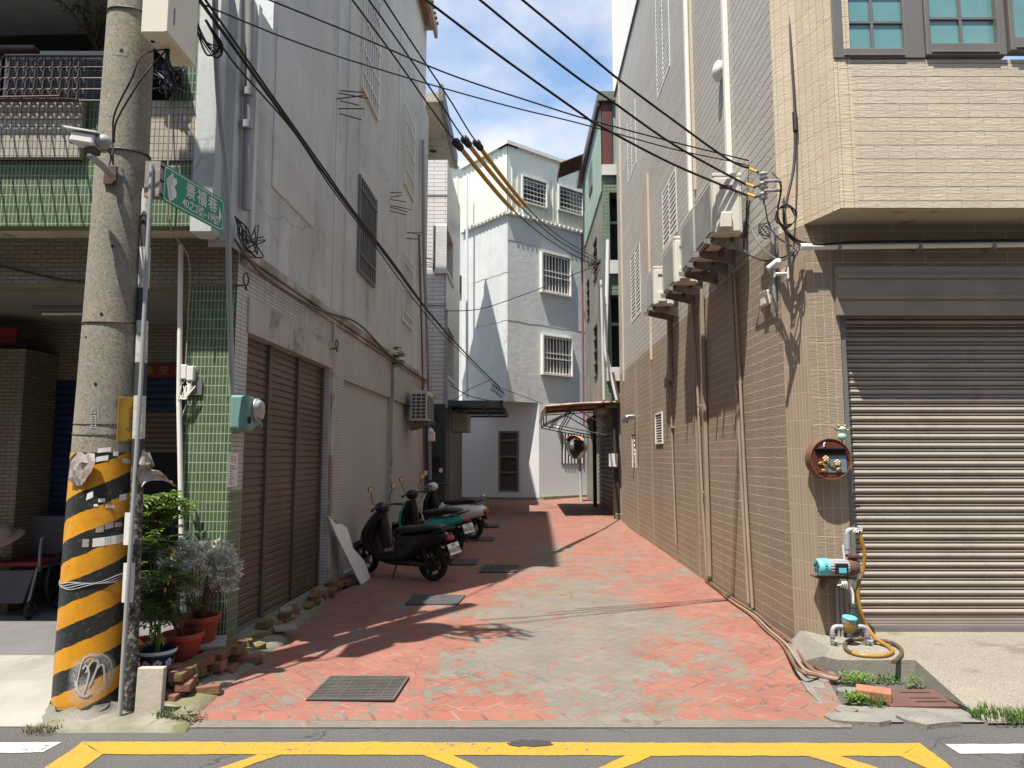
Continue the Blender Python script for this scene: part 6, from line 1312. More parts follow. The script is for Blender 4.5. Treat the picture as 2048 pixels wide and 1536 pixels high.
m = MB(); o1, o2 = rrect(SF, .012, SLn - .012, zb_ + .012, zt_ - .012, .025, .0035), rrect(SF, .019, SLn - .019, zb_ + .019, zt_ - .019, .02, .0035)
for i in range(len(o1)): j = (i + 1) % len(o1); m.poly(o1[i], o1[j], o2[j], o2[i])
m.build('border', M['sign_white'], SG, recalc=False)
H_ = zt_ - zb_; zc_ = (zt_ + zb_) / 2; q = lambda a, z, d=.0035: SF.pt(a * SLn, zb_ + z * H_, d)
m = MB(); m.prism([q(.045, .60), q(.135, .90), q(.15, .76), q(.19, .80), q(.205, .66), q(.165, .55), q(.20, .42), q(.20, .28), q(.12, .08), q(.095, .12)], SF.n * .001); m.build('arrow_emblem', M['sign_white'], SG)
m = MB(); m.prism([q(.058, .60, .0047), q(.125, .82, .0047), q(.14, .58, .0047), q(.105, .5, .0047), q(.145, .22, .0047), q(.118, .13, .0047)], SF.n * .0006); m.build('arrow_fill', M['sign_grey'], SG)  # grey printed fill inside the white emblem
rt = SF.e
m = MB()
for i, ch in enumerate('景福巷'): text_to(m, ch, .118, (q(.42 + i * .185, .635), rt, (0, 0, 1)), .0006, bold=.0012)
m.build('street_name', M['sign_white'], SG)
m = MB(); text_to(m, '40之2號~19號', .082, (q(.60, .25), rt, (0, 0, 1)), .0006, sx=.86, bold=.0006); m.build('house_numbers', M['sign_white'], SG)
m = MB(); m.prism([q(.905, .20), q(.955, .46), q(.905, .72)], SF.n * .001); m.build('arrow', M['sign_white'], SG)
m = MB(); m.box(sa.x - .10, sa.x + .0, 4.58, 4.64, zb_ + .01, zt_ - .0); m.build('bracket', M['plastic_wrap'], SG)
for f in (.12, .5, .88): m = MB(); m.tube([q(0, f, .004) - rt * .03, q(0, f, .004) + rt * .005], .009, 6); m.build('bolt', M['dark_steel'], SG)

# ================================================================ OVERHEAD CABLES
def planY(u, A, B):
    k = (u - 1024) / FPX; s = (A[0] - k * (A[1] + .3)) / ((A[0] - B[0]) - k * (A[1] - B[1])); return A[1] + (B[1] - A[1]) * s
def cable(pxs, A, B, r, label, group='overhead cables', mt='cable', tail=None, n=8, name='overhead_cable'):
    pts = [atY(u, v, planY(u, A, B)) for u, v in pxs]
    if tail: pts = [pts[0] + (pts[0] - pts[1]) * tail] + pts
    o = MB().tube(spline(pts, n), r, 7).build(name, M[mt], smooth='angle', label=label, cat='cable', group=group); return o, pts
TOPL = (-2.45, 4.75); INS = (2.30, 7.0)
for i, (pxs, lb) in enumerate(((((1045, 0), (1160, 95), (1240, 161), (1350, 243), (1455, 318), (1503, 338)), 'black cable highest of the three running to the insulators on the tan wall'), (((960, 0), (1070, 90), (1160, 159), (1224, 203), (1350, 291), (1493, 370)), 'black cable in the middle of the three running to the insulators'), (((852, 0), (1000, 112), (1160, 226), (1200, 252), (1343, 327), (1494, 391)), 'black cable lowest of the three running to the insulators'))):
    cable(pxs, INS, TOPL, .0115, lb, tail=1.6)
cable(((539, 0), (700, 65), (900, 149), (1080, 209), (1180, 240), (1350, 285), (1500, 322), (1545, 335)), INS, TOPL, .007, 'thin black cable upper of two long ones sagging across the alley', tail=.3)
cable(((390, 2), (600, 87), (820, 157), (1020, 213), (1160, 247), (1350, 299), (1500, 332), (1560, 362)), INS, TOPL, .006, 'thin black cable lower of two long ones sagging across the alley', tail=.02)
BACKR = (2.15, 18.6)
for i, (pxs, s0, s1, lb) in enumerate(((((705, 0), (790, 115), (870, 228), (918, 292), (1025, 419), (1110, 488), (1175, 524), (1200, 533)), 3, 4, 'black cable with left yellow sleeve over the alley'), (((738, 0), (800, 88), (880, 205), (935, 286), (1039, 411), (1120, 483), (1198, 526)), 3, 4, 'black cable with middle yellow sleeve over the alley'), (((768, 0), (830, 95), (900, 200), (958, 292), (1053, 413), (1120, 474), (1197, 520)), 3, 4, 'black cable with right yellow sleeve over the alley'))):
    o, pts = cable(pxs, BACKR, TOPL, .011, lb, group='cables with yellow sleeves', tail=1.2)
    a, b = pts[s0 + 1], pts[s1 + 1]; sp = spline(pts, 8); k0, k1 = (s0 + 1) * 8, (s1 + 1) * 8
    MB().tube(sp[k0:k1 + 1], .034, 10).build('insulating_sleeve', M['sleeve'], o, smooth='angle')
    d = (b - a).normalized(); m = MB(); m.lathe([(.03, -.15), (.062, -.13), (.064, -.08), (.042, -.06), (.054, -.03), (.054, .06), (.035, .08)], a, d, 14); m.build('sleeve_cap', M['black_plastic'], o, smooth='angle')
EB = (-.25, 21.4)
for pxs, r, lb in ((((392, -10), (560, 222), (640, 335), (700, 418), (780, 522), (860, 628), (940, 716), (1000, 776)), .014, 'thick black cable bundle sagging along the grey wall'), (((404, -10), (566, 222), (646, 335), (706, 420), (784, 522), (862, 628), (940, 716), (1000, 774)), .010, 'second cable tied alongside the thick bundle on the grey wall'), (((412, 40), (470, 128), (585, 260), (660, 372), (740, 478), (862, 642), (940, 722), (998, 780)), .008, 'thinner black cable hanging lowest along the grey wall')):
    cable(pxs, EB, (-2.25, 4.75), r, lb, group='cables along the grey wall')
def cable3(pts, r, label, mt='cable', group=None, n=8, name='cable'):
    return MB().tube(spline(pts, n), r, 6).build(name, M[mt], smooth='angle', label=label, cat='cable', group=group)
cable3([FW.P(893, 622, .1), atY(960, 618, 18.2), atY(1040, 592, 18.8), atY(1110, 565, 19), atY(1170, 540, 18.8), atY(1200, 533, 18.4)], .012, 'black wire strung across the alley from the white house to the green house')
cable3([atY(1000, 776, 21.3), atY(1040, 790, 20.5), atY(1086, 808, 18.5)], .010, 'short black wire from the cable joint to the rusty canopy')
cable3([atY(985, 758, 21), atY(940, 778, 20), atY(905, 800, 18.3), atY(862, 792, 17.4)], .010, 'black wire from the cable joint to the white tiled house front')
cable3([atY(900, 770, 17.6), atY(940, 792, 19), atY(985, 802, 20.5)], .012, 'short black wire over the grey green canopy')
m = MB(); random.seed(5)
for k in range(6): c = atY(985 + k * 4, 766 + k * 3, 21.3); m.tube(spline([c, c + Vector((.05, 0, -.15)), c + Vector((-.06, 0, -.22)), c + Vector((.02, 0, -.02))], 4), .012, 5)
m.build('cable_joint', M['cable'], label='tangle of black wire ends where the wall cables are joined', cat='cable joint', origin=atY(1000, 776, 21.3))
m = MB(); random.seed(9)
for k in range(10): c = FG.P(1196 + random.uniform(-8, 8), 528 + random.uniform(-10, 12), .15); m.tube(spline([c, c + Vector((random.uniform(-.2, .2), random.uniform(-.2, .2), random.uniform(-.2, .2))), c + Vector((random.uniform(-.25, .25), random.uniform(-.2, .2), random.uniform(-.2, .1)))], 4), .011, 5)
m.ball(FG.P(1196, 525, .12), .07, 10, 6); m.build('cable_joint', M['dark_steel'], label='knot of wires and insulators on the wall of the green house', cat='cable joint')
# insulator rack on the corner of the tan house
IR = thing('insulator_rack', 'rack of three grey porcelain insulators on a bent bracket at the tan corner', 'insulator', FR.P(1540, 400, .02)); dI = .18
for v0, lbl in ((352, 0), (371, 1), (392, 2)):
    c = FR.P(1527, v0, dI); m = MB(); m.lathe([(.018, -.035), (.036, -.028), (.04, -.016), (.022, -.006), (.022, .006), (.04, .016), (.036, .028), (.018, .035)], c, (0, 0, 1), 18); m.build('insulator', M['porcelain'], IR, smooth='angle')
m = MB(); m.tube([FR.P(1527, 342, dI), FR.P(1528, 410, dI)], .008, 8); m.build('pin', M['rust'], IR)
for v in (362, 381):
    m = MB(); m.tube(spline([FR.P(1527, v, dI), FR.P(1545, v, dI), FR.P(1556, v, dI * .8), FR.P(1562, v + 2, .0)], 4), .013, 8); m.build('bracket', M['galv'], IR, smooth='angle')
for i, (u, v) in enumerate(((1506, 341), (1500, 371), (1502, 391))):
    a, b = FR.P(u - 6, v - 3, dI + .02), FR.P(u + 9, v + 3, dI); m = MB(); m.tube([a, b], .014, 8); m.build('clamp', M['sleeve'], IR); m = MB(); m.tube([b, FR.P(1524, v0 if False else (352, 371, 392)[i], dI)], .009, 6); m.build('tie_wire', M['cable'], IR)
# service cables down the corner
cor = lambda u, v, d=.06: FR.P(u, v, d) if u < 1560 else atY(u, v, 6.02 - d)
cable3([atY(1580, -30, 6.12), atY(1582, 80, 6.1), atY(1590, 235, 6.06), atY(1588, 330, 6.04), atY(1574, 400, 6.02), atY(1568, 440, 6.0), atY(1582, 472, 5.96), atY(1625, 489, 5.94), atY(1720, 484, 5.93), atY(1900, 482, 5.93), atY(2900, 470, 5.93)], .012, 'black service cable down the tan corner and along the white pipe')
m = MB(); m.tube([atY(1589, 225, 6.06), atY(1591, 262, 6.05)], .022, 8); m.build('cable_splice', M['black_plastic'], label='fat black splice on the service cable at the tan corner', cat='cable splice')
cable3([cor(1500, 400, .2), cor(1497, 440, .18), cor(1520, 490, .14), cor(1560, 520, .1), atY(1590, 500, 5.95)], .008, 'dark wire looping down from the lowest insulator', 'cable_grey')
cable3([cor(1545, 345, .16), cor(1562, 372, .12), cor(1556, 420, .08), cor(1562, 450, .08), atY(1585, 480, 5.95), atY(1605, 492, 5.94)], .008, 'black wire curving from the top insulator into the white pipe')
cable3([cor(1530, 410, .18), cor(1538, 450, .12), cor(1556, 475, .1), atY(1590, 496, 5.95)], .006, 'thin wire hanging straight below the insulators', 'cable_grey')
cable3([cor(1494, 400, .2), cor(1492, 460, .18), cor(1488, 480, .18), cor(1492, 505, .16), cor(1530, 521, .12), cor(1565, 515, .1), atY(1588, 500, 5.95)], .008, 'dark wire in a deep loop beside the air conditioner bracket')
m = MB(); c = cor(1572, 432, .1)
for k in range(4): m.tube([c + Vector((.075 * math.cos(q * PI / 9) * (1 + .08 * k), .02 * math.sin(q + k), .10 * math.sin(q * PI / 9) * (1 - .06 * k))) for q in range(18)], .005, 5, True)
m.build('cable_coil', M['cable'], label='coil of spare black cable on the tan corner', cat='cable coil', origin=c)
m = MB(); c = cor(1530, 465, .08)
for k in range(5): m.tube([c + Vector((.06 * math.cos(q * PI / 8 + k) * (1 - .1 * k), .05 * math.cos(q * PI / 8), .06 * math.sin(q * PI / 8) + .01 * k)) for q in range(16)], .0035, 5, True)
m.build('cable_coil', M['cable'], label='small tangle of thin black wire left of the tan corner', cat='cable coil', origin=c)
WP = thing('cable_pipe', 'white plastic pipe clipped along the tan facade under the bay', 'pipe', atY(1610, 493, 5.95))
m = MB(); m.tube([atY(1600, 494, 5.955), atY(2900, 478, 5.955)], .026, 12); m.build('pipe_run', M['pipe_white'], WP, smooth='angle')
m = MB(); m.tube([atY(1600, 494, 5.955), atY(1622, 493.5, 5.955)], .033, 12); m.build('coupling', M['pipe_white'], WP, smooth='angle')
for u in (1677, 1838, 1985): c = atY(u, 491, 5.955); m = MB(); m.box(c.x - .012, c.x + .012, 5.925, 6.045, c.z - .04, c.z + .03); m.build('clip', M['galv'], WP)
m = MB(); random.seed(4); c = atY(1585, 502, 5.97)
for k in range(5): m.tube(spline([c + Vector((.05, 0, .03)), c + Vector((random.uniform(-.06, .03), random.uniform(-.06, 0), random.uniform(-.08, .03))), c + Vector((random.uniform(-.12, .06), random.uniform(-.03, .03), random.uniform(-.12, 0)))], 4), .007, 5)
m.build('cable_joint', M['cable_grey'], label='taped bundle of grey cable ends at the mouth of the white pipe', cat='cable joint', origin=c)
# conduit, junction boxes and cameras on the corner
CN = thing('junction_box', 'cream junction box on a grey conduit at the tan corner', 'junction box', cor(1537, 597, .03)); c = cor(1537, 597, .0)
m = MB(); m.obox(c - FR.e * .07 - Vector((0, 0, .07)), FR.e * .14, FR.n * .06, (0, 0, .14)); m.build('box', M['cream_metal'], CN, bevel=.012)
m = MB(); m.tube([cor(1545, 455, .03), cor(1548, 560, .03), cor(1550, 620, .03)], .02, 10); m.build('conduit', M['galv'], CN, smooth='angle')
for nm, a, b, lb, mt in (('security_camera', (1556, 525), (1566, 528), 'small white security camera on the tan corner', 'white_metal'), ('camera_bracket', (1566, 547), (1575, 542), 'cream wall bracket pointing along the alley on the tan corner', 'cream_metal')):
    c = atY(*a, 5.93); t_ = thing(nm, lb, 'camera' if mt == 'white_metal' else 'bracket', c)
    if mt == 'white_metal':
        m = MB(); m.tube([c + Vector((-.10, -.02, -.06)), c + Vector((-.015, -.01, .01))], .02, 12); m.build('housing', M[mt], t_, smooth='angle'); m = MB(); m.ball(c, .035, 14, 8); m.build('dome', M[mt], t_, smooth=True); m = MB(); m.tube([c, (c.x + .03, 6.06, c.z)], .022, 10); m.build('mount', M[mt], t_, smooth='angle')
    else:
        m = MB(); m.tube([c + Vector((-.07, 0, -.005)), c + Vector((.03, .0, .0))], .014, 10); m.build('arm', M[mt], t_, smooth='angle'); m = MB(); m.obox(c + Vector((.03, -.02, -.05)), (.016, 0, 0), (0, .15, 0), (0, 0, .11)); m.build('base_plate', M[mt], t_, bevel=.006); m = MB(); m.tube([c + Vector((-.075, 0, -.03)), c + Vector((-.075, 0, .03))], .01, 8); m.build('joint', M[mt], t_)
# brown conduits along the foot of the tan wall
for i, (off, mt, lb) in enumerate(((0, 'pipe_brown', 'red brown conduit lying nearest the foot of the tan wall'), (.045, 'pipe_orange', 'orange brown conduit in the middle along the foot of the tan wall'), (.085, 'pipe_tan', 'tan conduit lying farthest out along the foot of the tan wall'), (.125, 'pipe_orange', 'outermost orange conduit splaying onto the paving by the tan corner'))):
    pts = [FR.pt(s, .04 + .02 * (i == 1), .025 + off * k * (1 if s < 1 else .45) + .012 * math.sin(s * 3 + i)) for s, k in ((3.2, .2), (2.9, .4), (2.5, .6), (1.9, .8), (1.2, .9), (.6, 1.0), (.1, 1.15))]
    pts += [atZ(1628 - off * 250, 1330 + i * 3, .05 + .015 * i), atZ(1652 - off * 120, 1346 + i * 2, .05), atZ(1682 - i * 3, 1356 + i * 1.5, .04)]
    MB().tube(spline(pts, 6), .011 if i != 1 else .013, 8).build('ground_conduit', M[mt], smooth='angle', label=lb, cat='pipe', group='conduits along the foot of the tan wall')
# ---- things on the grey house
MT = thing('electric_meter', 'grey green electricity meter box with round glass on the grey house corner', 'electric meter', FL.P(460, 860, 0))
s0, s1 = FL.px(458, 830)[0], FL.px(488, 830)[0]; za, zb2 = FL.px(470, 866)[1], FL.px(470, 792)[1]
m = MB(); m.prism([FL.pt(s0, za + .03, .002), FL.pt(s0 + .06, za, .002), FL.pt(s1, za + .08, .002), FL.pt(s1, zb2 - .02, .002), FL.pt(s0 + .03, zb2, .002), FL.pt(s0, zb2, .002)], FL.n * .15); m.build('case', M['meter_green'], MT, bevel=.018)
c = FL.pt((s0 + s1) / 2 + .02, (za + zb2) / 2 + .04, .15); m = MB(); m.lathe([(.085, 0), (.09, .02), (.085, .03), (.075, .05), (.04, .06), (.001, .062)], c, FL.n, 24, False); m.build('glass_dome', M['glass_clear'], MT, smooth='angle')
m = MB(); m.lathe([(.088, 0), (.096, .004), (.096, .02), (.088, .024)], c, FL.n, 24); m.build('ring', M['galv'], MT)
m = MB(); m.obox(FL.pt(s1 - .01, za + .05, .12), FL.e * .03, FL.n * .03, (0, 0, .05)); m.build('seal', M['galv'], MT)
m = MB(); m.lathe([(.001, 0), (.03, 0), (.03, .006)], FL.pt(s0 + .03, za + .1, .1525), FL.n, 14); m.build('cable_hole', M['void'], MT)
m = MB(); s0, s1 = FL.px(453, 940)[0], FL.px(472, 940)[0]; za, zb2 = FL.px(463, 973)[1], FL.px(463, 906)[1]; m.fbox(FL, s0, s1, za, zb2, .0135, .0145); po = m.build('notice', M['paper'], label='white printed notice on the mosaic beside the brown shutter', cat='notice', origin=FL.pt(s0, za, .01))
m = MB(); text_to(m, '告示', .055, (FL.pt((s0 + s1) / 2, zb2 - .05, .0146), -FL.e if False else FL.e, (0, 0, 1)), .0003)
for i in range(13):
    z = zb2 - .11 - i * .02; m.fbox(FL, s0 + .03, s1 - .03 - random.uniform(0, .08), z, z + .007, .0146, .0149) if i not in (8, 10) else None
m.build('print', M['ink'], po)
for (u, v, lb) in ((492, 558, 'rusty iron ring hook beside the brown shutter top'), (674, 688, 'rusty iron ring hook past the brown shutter')):
    c = FL.P(u, v, .10); m = MB(); m.tube([c + FL.e * .05 * math.cos(q * PI / 9) + Vector((0, 0, .05 * math.sin(q * PI / 9))) for q in range(18)], .007, 6, True); m.tube([c - Vector((0, 0, .05)), c - FL.n * .10 - Vector((0, 0, .06))], .008, 6); m.tube(spline([c - Vector((0, 0, .05)), c - Vector((0, 0, .09)) + FL.e * .02, c - Vector((0, 0, .07)) - FL.e * .03], 4), .007, 6); m.build('ring_hook', M['rust'], label=lb, cat='hook', group='iron ring hooks on the grey wall', origin=c)
m = MB(); m.obox(FL.P(856, 882, .06), FL.e * .14, FL.n * .14, (0, 0, .2)); m.ball(FL.P(862, 862, .12), .06, 12, 8); m.build('outlet_box', M['pipe_white'], label='small white electrical box below the grey wall air conditioner', cat='electrical box', bevel=.01)
for k, (u, v, lb) in enumerate(((371, 745, 'left small white terminal box on the green pillar'), (385, 748, 'right small white terminal box on the green pillar'))):
    c = atY(u, v, YF - .0); m = MB(); m.box(c.x - .028, c.x + .028, YF - .05, YF + .003, c.z - .06, c.z + .06); m.build('terminal_box', M['white_metal'], label=lb, cat='electrical box', bevel=.008, origin=c)
m = MB(); c = atY(390, 775, YF - .002); m.box(c.x - .07, c.x + .06, YF - .012, YF + .003, c.z - .06, c.z + .06); m.build('backing_board', M['grey_metal'], label='grey board behind the terminal boxes on the green pillar', cat='board', origin=c)
m = MB(); random.seed(14)
for k in range(6): a = atY(370 + k * 3, 760, YF - .03); m.tube(spline([a, a + Vector((random.uniform(-.05, .03), -.02, -.09)), a + Vector((random.uniform(-.08, .05), -.03, -.16)), a + Vector((random.uniform(-.06, .06), -.02, -.05))], 5), .0045, 5)
m.tube(spline([atY(372, 810, YF - .03), atY(362, 840, YF - .03), atY(357, 870, YF - .02)], 4), .004, 5); m.build('wire_tangle', M['pipe_white'], label='white wires dangling below the terminal boxes on the green pillar', cat='wire')
cable3([atY(340, 195, 5.40), atY(336, 330, 5.36), atY(340, 450, 5.40), atY(378, 520, 5.55), atY(376, 640, 5.72), atY(371, 735, 5.72)], .006, 'thin tan wire down to the terminal boxes on the green pillar', 'pipe_tan')
PP = MB(); PP.tube([atY(362, 490, YF - .04), atY(358, 800, YF - .04), atY(363, 1070, YF - .04), atY(367, 1240, YF - .04)], .02, 10); PP.build('standpipe', M['pipe_white'], smooth='angle', label='thin pale pipe up the left edge of the green pillar', cat='pipe')
m = MB(); random.seed(17); c = FL.P(506, 478, .1)
for k in range(9): m.tube(spline([FL.P(470 + k * 2, 432 + k * 3, .06), FL.P(488 + random.uniform(-8, 8), 470 + random.uniform(-20, 16), .10), FL.P(516 + random.uniform(-22, 16), 492 + random.uniform(-26, 22), .12), FL.P(500 + random.uniform(-14, 22), 490 + random.uniform(-60, 24), .08)], 5), .0055, 6)
m.build('cable_coil', M['cable'], label='tangled black cables on the grey wall beside the street sign', cat='cable coil', origin=c)
m = MB(); random.seed(18)
for k in range(8): m.tube(spline([atY(388, 20, 4.9), atY(398 + random.uniform(-8, 8), 60, 4.95), atY(425 + random.uniform(-18, 14), 108 + random.uniform(-22, 12), 5.0), atY(440 + random.uniform(-6, 6), 90, 5.0), atY(410, 40, 4.95)], 5), .005, 6)
m.build('cable_coil', M['cable'], label='hanging loops of black cable right of the cream cabinet', cat='cable coil')
m = MB(); random.seed(19)
for k in range(16): c = atY(340, 160, 5.36); m.tube(spline([c + Vector((random.uniform(-.12, .12), random.uniform(-.06, .03), random.uniform(-.12, .16))) for _ in range(5)], 5), .007, 5)
m.build('cable_coil', M['cable'], label='tangle of black cable on the green corner post behind the pole', cat='cable coil')
cable3([FL.P(470, 480, .06), FL.P(520, 545, .07), FL.P(600, 600, .09), FL.P(655, 625, .06), FL.P(720, 650, .07), FL.P(785, 715, .06), FL.P(852, 760, .06)], .013, 'grey cable sagging along the ledge of the grey wall', 'cable_grey')
# ---- balcony railing
RL = thing('balcony_railing', 'brown enamel balcony railing with woven loops over the white tiled planter', 'railing', (-3.4, 5.3, zb2))
zr0, zr1 = atY(80, 205, 5.30).z, atY(80, 103, 5.30).z; xl_, xr_ = atY(-120, 150, 5.3).x, atY(160, 150, 5.3).x
m = MB(); m.box(xl_, atY(74, 103, 5.3).x, 5.26, 5.34, zr1, zr1 + .035); m.build('top_rail', M['rail_brown'], RL, bevel=.008)
m = MB()
for i in range(5): z = zr0 + (zr1 - zr0) * (i + .15) / 4.6; m.tube([(xl_, 5.3, z), (xr_ + .35, 5.3, z)], .009, 6)
m.build('rail_wire', M['rail_brown'], RL)
k = 0; x = xl_
while x < xr_:
    m = MB()
    for i in range(4):
        z = zr0 + (zr1 - zr0) * (i + .15) / 4.6; h_ = (zr1 - zr0) / 4.6; w_ = .062
        m.tube([(x + w_ * (.5 - .42 * math.cos(q * PI / 8)), 5.29, z + h_ * (.52 + .46 * math.sin(q * PI / 8) * (1 if q < 9 else 1))) for q in range(9)] , .007, 5); m.tube([(x + .005, 5.29, z), (x + .005, 5.29, z + h_ * .55)], .009, 5)
    m.build('loop_column', M['rail_brown'], RL); x += .068
m = MB()
for i in range(12): x = xl_ + .1 * i * 1.0; m.tube([(x, 5.3, zr0 + .02), (x + .02, 5.05, zr0 - .1)], .008, 5)
m.build('spike', M['rail_brown'], RL)
m = MB(); m.tube([(xl_, 5.07, zr0 - .09), (xr_, 5.07, zr0 - .07)], .008, 5); m.build('spike_rail', M['rail_brown'], RL)
# dark plants on the balcony
BP = thing('balcony_plant', 'dark thin stemmed plant on the balcony left of the pole', 'plant', atY(190, 100, 5.75)); random.seed(31); m = MB(); lf = MB(); b0 = atY(195, 105, 5.75)
for i in range(12):
    e = b0 + Vector((random.uniform(-.28, .16), random.uniform(-.2, .2), random.uniform(.25, .62))); pts = spline([b0 + Vector((random.uniform(-.04, .04), 0, 0)), b0.lerp(e, .6) + Vector((0, 0, .05)), e], 5); m.tube(pts, .006, 5)
    for q in range(9): p = random.choice(pts[5:]); lf.leaf(p, (random.uniform(-1, 1), random.uniform(-1, 1), random.uniform(-.8, .4)), .025, random.uniform(.06, .12))
m.build('stem', M['bark'], BP); lf.build('leaves', M['leaf_dry'], BP, recalc=False)
# ================================================================ SCOOTERS
def arc_shell(mb, c, r, a0, a1, w, th, n=14):
    rs = []
    for i in range(n + 1):
        a = R(a0 + (a1 - a0) * i / n); ring = []
        for (rr, y) in ((r, -w / 2), (r + th * .8, -w * .42), (r + th, -w * .2), (r + th, w * .2), (r + th * .8, w * .42), (r, w / 2), (r - .006, w * .4), (r - .004, -w * .4)):
            ring.append((c[0] + rr * math.cos(a), y, c[1] + rr * math.sin(a)))
        rs.append(ring)
    return mb.rings(rs)
def loft_x(mb, secs, n=18, p=2.6):
    rs = []
    for (x, z, hw, hh) in secs:
        ring = []
        for q in range(n):
            a = 2 * PI * q / n; c, s = math.cos(a), math.sin(a); ring.append((x, hw * math.copysign(abs(c) ** (2 / p), c), z + hh * math.copysign(abs(s) ** (2 / p), s)))
        rs.append(ring)
    return mb.rings(rs)
def loft_z(mb, secs, n=18, p=2.6):
    rs = []
    for (z, x, hx, hy) in secs:
        ring = []
        for q in range(n):
            a = 2 * PI * q / n; c, s = math.cos(a), math.sin(a); ring.append((x + hx * math.copysign(abs(c) ** (2 / p), c), hy * math.copysign(abs(s) ** (2 / p), s), z))
        rs.append(ring)
    return mb.rings(rs)
def wheel(par, x, r, mt_rim, spokes):
    m = MB(); m.lathe([(r - .065, -.038), (r - .03, -.05), (r - .006, -.034), (r, 0), (r - .006, .034), (r - .03, .05), (r - .065, .038)], (x, 0, r), (0, 1, 0), 36, False); m.lathe([(r - .065, .038), (r - .065, -.038)], (x, 0, r), (0, 1, 0), 36, False)
    t = m.build('wheel', M['tyre'], par, smooth='angle')
    m = MB(); m.lathe([(r - .066, -.036), (r - .066, .036), (r - .08, .03), (r - .08, -.03), (r - .066, -.036)], (x, 0, r), (0, 1, 0), 30, False)
    for k in range(spokes):
        a = 2 * PI * k / spokes; d = Vector((math.cos(a), 0, math.sin(a))); sd = Vector((-d.z, 0, d.x)) * .017; c = Vector((x, 0, r)); m.obox(c + d * .02 - sd - Vector((0, .016, 0)), d * (r - .095), sd * 2, Vector((0, .032, 0)))
    m.lathe([(.045, -.045), (.05, -.02), (.05, .02), (.045, .045)], (x, 0, r), (0, 1, 0), 18); m.build('rim', mt_rim, t, smooth='angle')
    m = MB(); m.lathe([(.04, .046), (.095, .046), (.095, .05), (.04, .05)], (x, 0, r), (0, 1, 0), 24); m.build('brake_disc', M['alloy'], t)
    return t
def scooter(label, style, number):
    t = thing('scooter', label, 'scooter'); body = {'black': M['black_gloss'], 'teal': M['teal_paint'], 'white': M['white_paint']}[style]; retro = style == 'white'
    bp = M['black_plastic']; rw = .225; xf, xr = .64, -.54; dz = -.075
    wheel(t, xf, rw, M['alloy'], 5); wheel(t, xr, rw + .005, M['black_gloss'] if style != 'white' else M['alloy'], 5)
    m = MB(); arc_shell(m, (xf, rw), rw + .022, 20 if not retro else 12, 165 if not retro else 172, .15 if not retro else .17, .022); m.build('front_fender', body, t, smooth='angle')
    m = MB()
    for s in (-1, 1): m.tube([(xf - .0, s * .075, rw), (xf - .11, s * .075, rw + .33), (xf - .16, s * .05, rw + .42)], [.024, .026, .028], 10)
    m.build('fork', bp, t, smooth='angle')
    # leg shield: outer shell in body colour, inner panel dark
    if style == 'black': secs = [(.30, .44, .05, .12), (.40, .49, .075, .165), (.52, .53, .085, .19), (.64, .50, .085, .195), (.76, .43, .08, .165), (.86, .37, .06, .11), (.90, .35, .045, .08)]
    elif style == 'teal': secs = [(.28, .42, .025, .11), (.38, .46, .035, .16), (.52, .475, .04, .18), (.66, .44, .04, .175), (.78, .39, .035, .14), (.86, .36, .03, .10)]
    else: secs = [(.26, .40, .02, .14), (.36, .44, .026, .185), (.52, .46, .03, .205), (.68, .44, .03, .20), (.80, .40, .028, .165), (.88, .37, .022, .10)]
    m = MB(); loft_z(m, secs, 22); m.build('leg_shield', body, t, smooth='angle')
    m = MB(); loft_z(m, [(z, x - hx - .012, .035 + .02 * (style != 'black'), hy * .88) for z, x, hx, hy in secs], 20); m.build('inner_panel', bp, t, smooth='angle')
    m = MB(); loft_z(m, [(.40, .23, .06, .07), (.55, .27, .07, .08), (.7, .27, .06, .08), (.84, .30, .05, .06)], 14); m.build('glove_box', bp, t, smooth='angle')
    # headset, lamp, bars, mirrors
    hx, hz = .30, .955; m = MB(); m.ball((hx, 0, hz), (.105, .10 if not retro else .085, .085), 20, 12); m.build('headset', body if style != 'teal' else bp, t, smooth=True)
    m = MB()
    if style == 'black': m.ball((.44, 0, .80), (.07, .12, .055), 18, 10)
    elif retro: m.ball((hx + .065, 0, hz), (.055, .075, .07), 18, 10)
    else: m.ball((.455, 0, .74), (.045, .09, .04), 18, 10)
    m.build('headlight', M['clear_lens'], t, smooth=True)
    for s in (-1, 1):
        m = MB(); m.tube([(hx - .02, 0, hz + .02), (hx - .04, s * .17, hz + .03), (hx - .10, s * .33, hz + .01)], .013, 8); hb = m.build('handlebar', M['dark_steel'], t, smooth='angle')
        m = MB(); m.tube([(hx - .055, s * .215, hz + .026), (hx - .105, s * .345, hz + .008)], .019, 10); m.build('grip', bp, hb, smooth='angle')
        m = MB(); m.tube([(hx - .01, s * .20, hz + .03), (hx + .03, s * .30, hz + .012)], .007, 6); m.build('brake_lever', M['alloy'], hb)
        m = MB(); m.tube(spline([(hx - .03, s * .15, hz + .03), (hx + .02, s * .19, hz + .12), (hx - .01, s * .23, hz + .23)], 5), .006, 6); mi = m.build('mirror', M['dark_steel'], t)
        c = Vector((hx - .02, s * .25, hz + .285)); rs = []
        for dx, k in ((.014, .6), (.008, 1), (-.006, 1.03), (-.0065, .92)): rs.append([(c.x + dx, c.y + .062 * k * math.cos(q * PI / 10), c.z + .045 * k * math.sin(q * PI / 10)) for q in range(20)])
        m = MB(); m.rings(rs); m.build('housing', bp if style != 'white' else M['chrome'], mi, smooth='angle')
        m = MB(); m.poly(*[(c.x - .0072, c.y + .056 * math.cos(q * PI / 10), c.z + .04 * math.sin(q * PI / 10)) for q in range(20)]); m.build('mirror_glass', M['chrome'], mi, recalc=False)
    m = MB(); m.box(-.02, .36, -.15, .15, .265, .315); m.build('floorboard', bp, t, bevel=.02)
    m = MB()
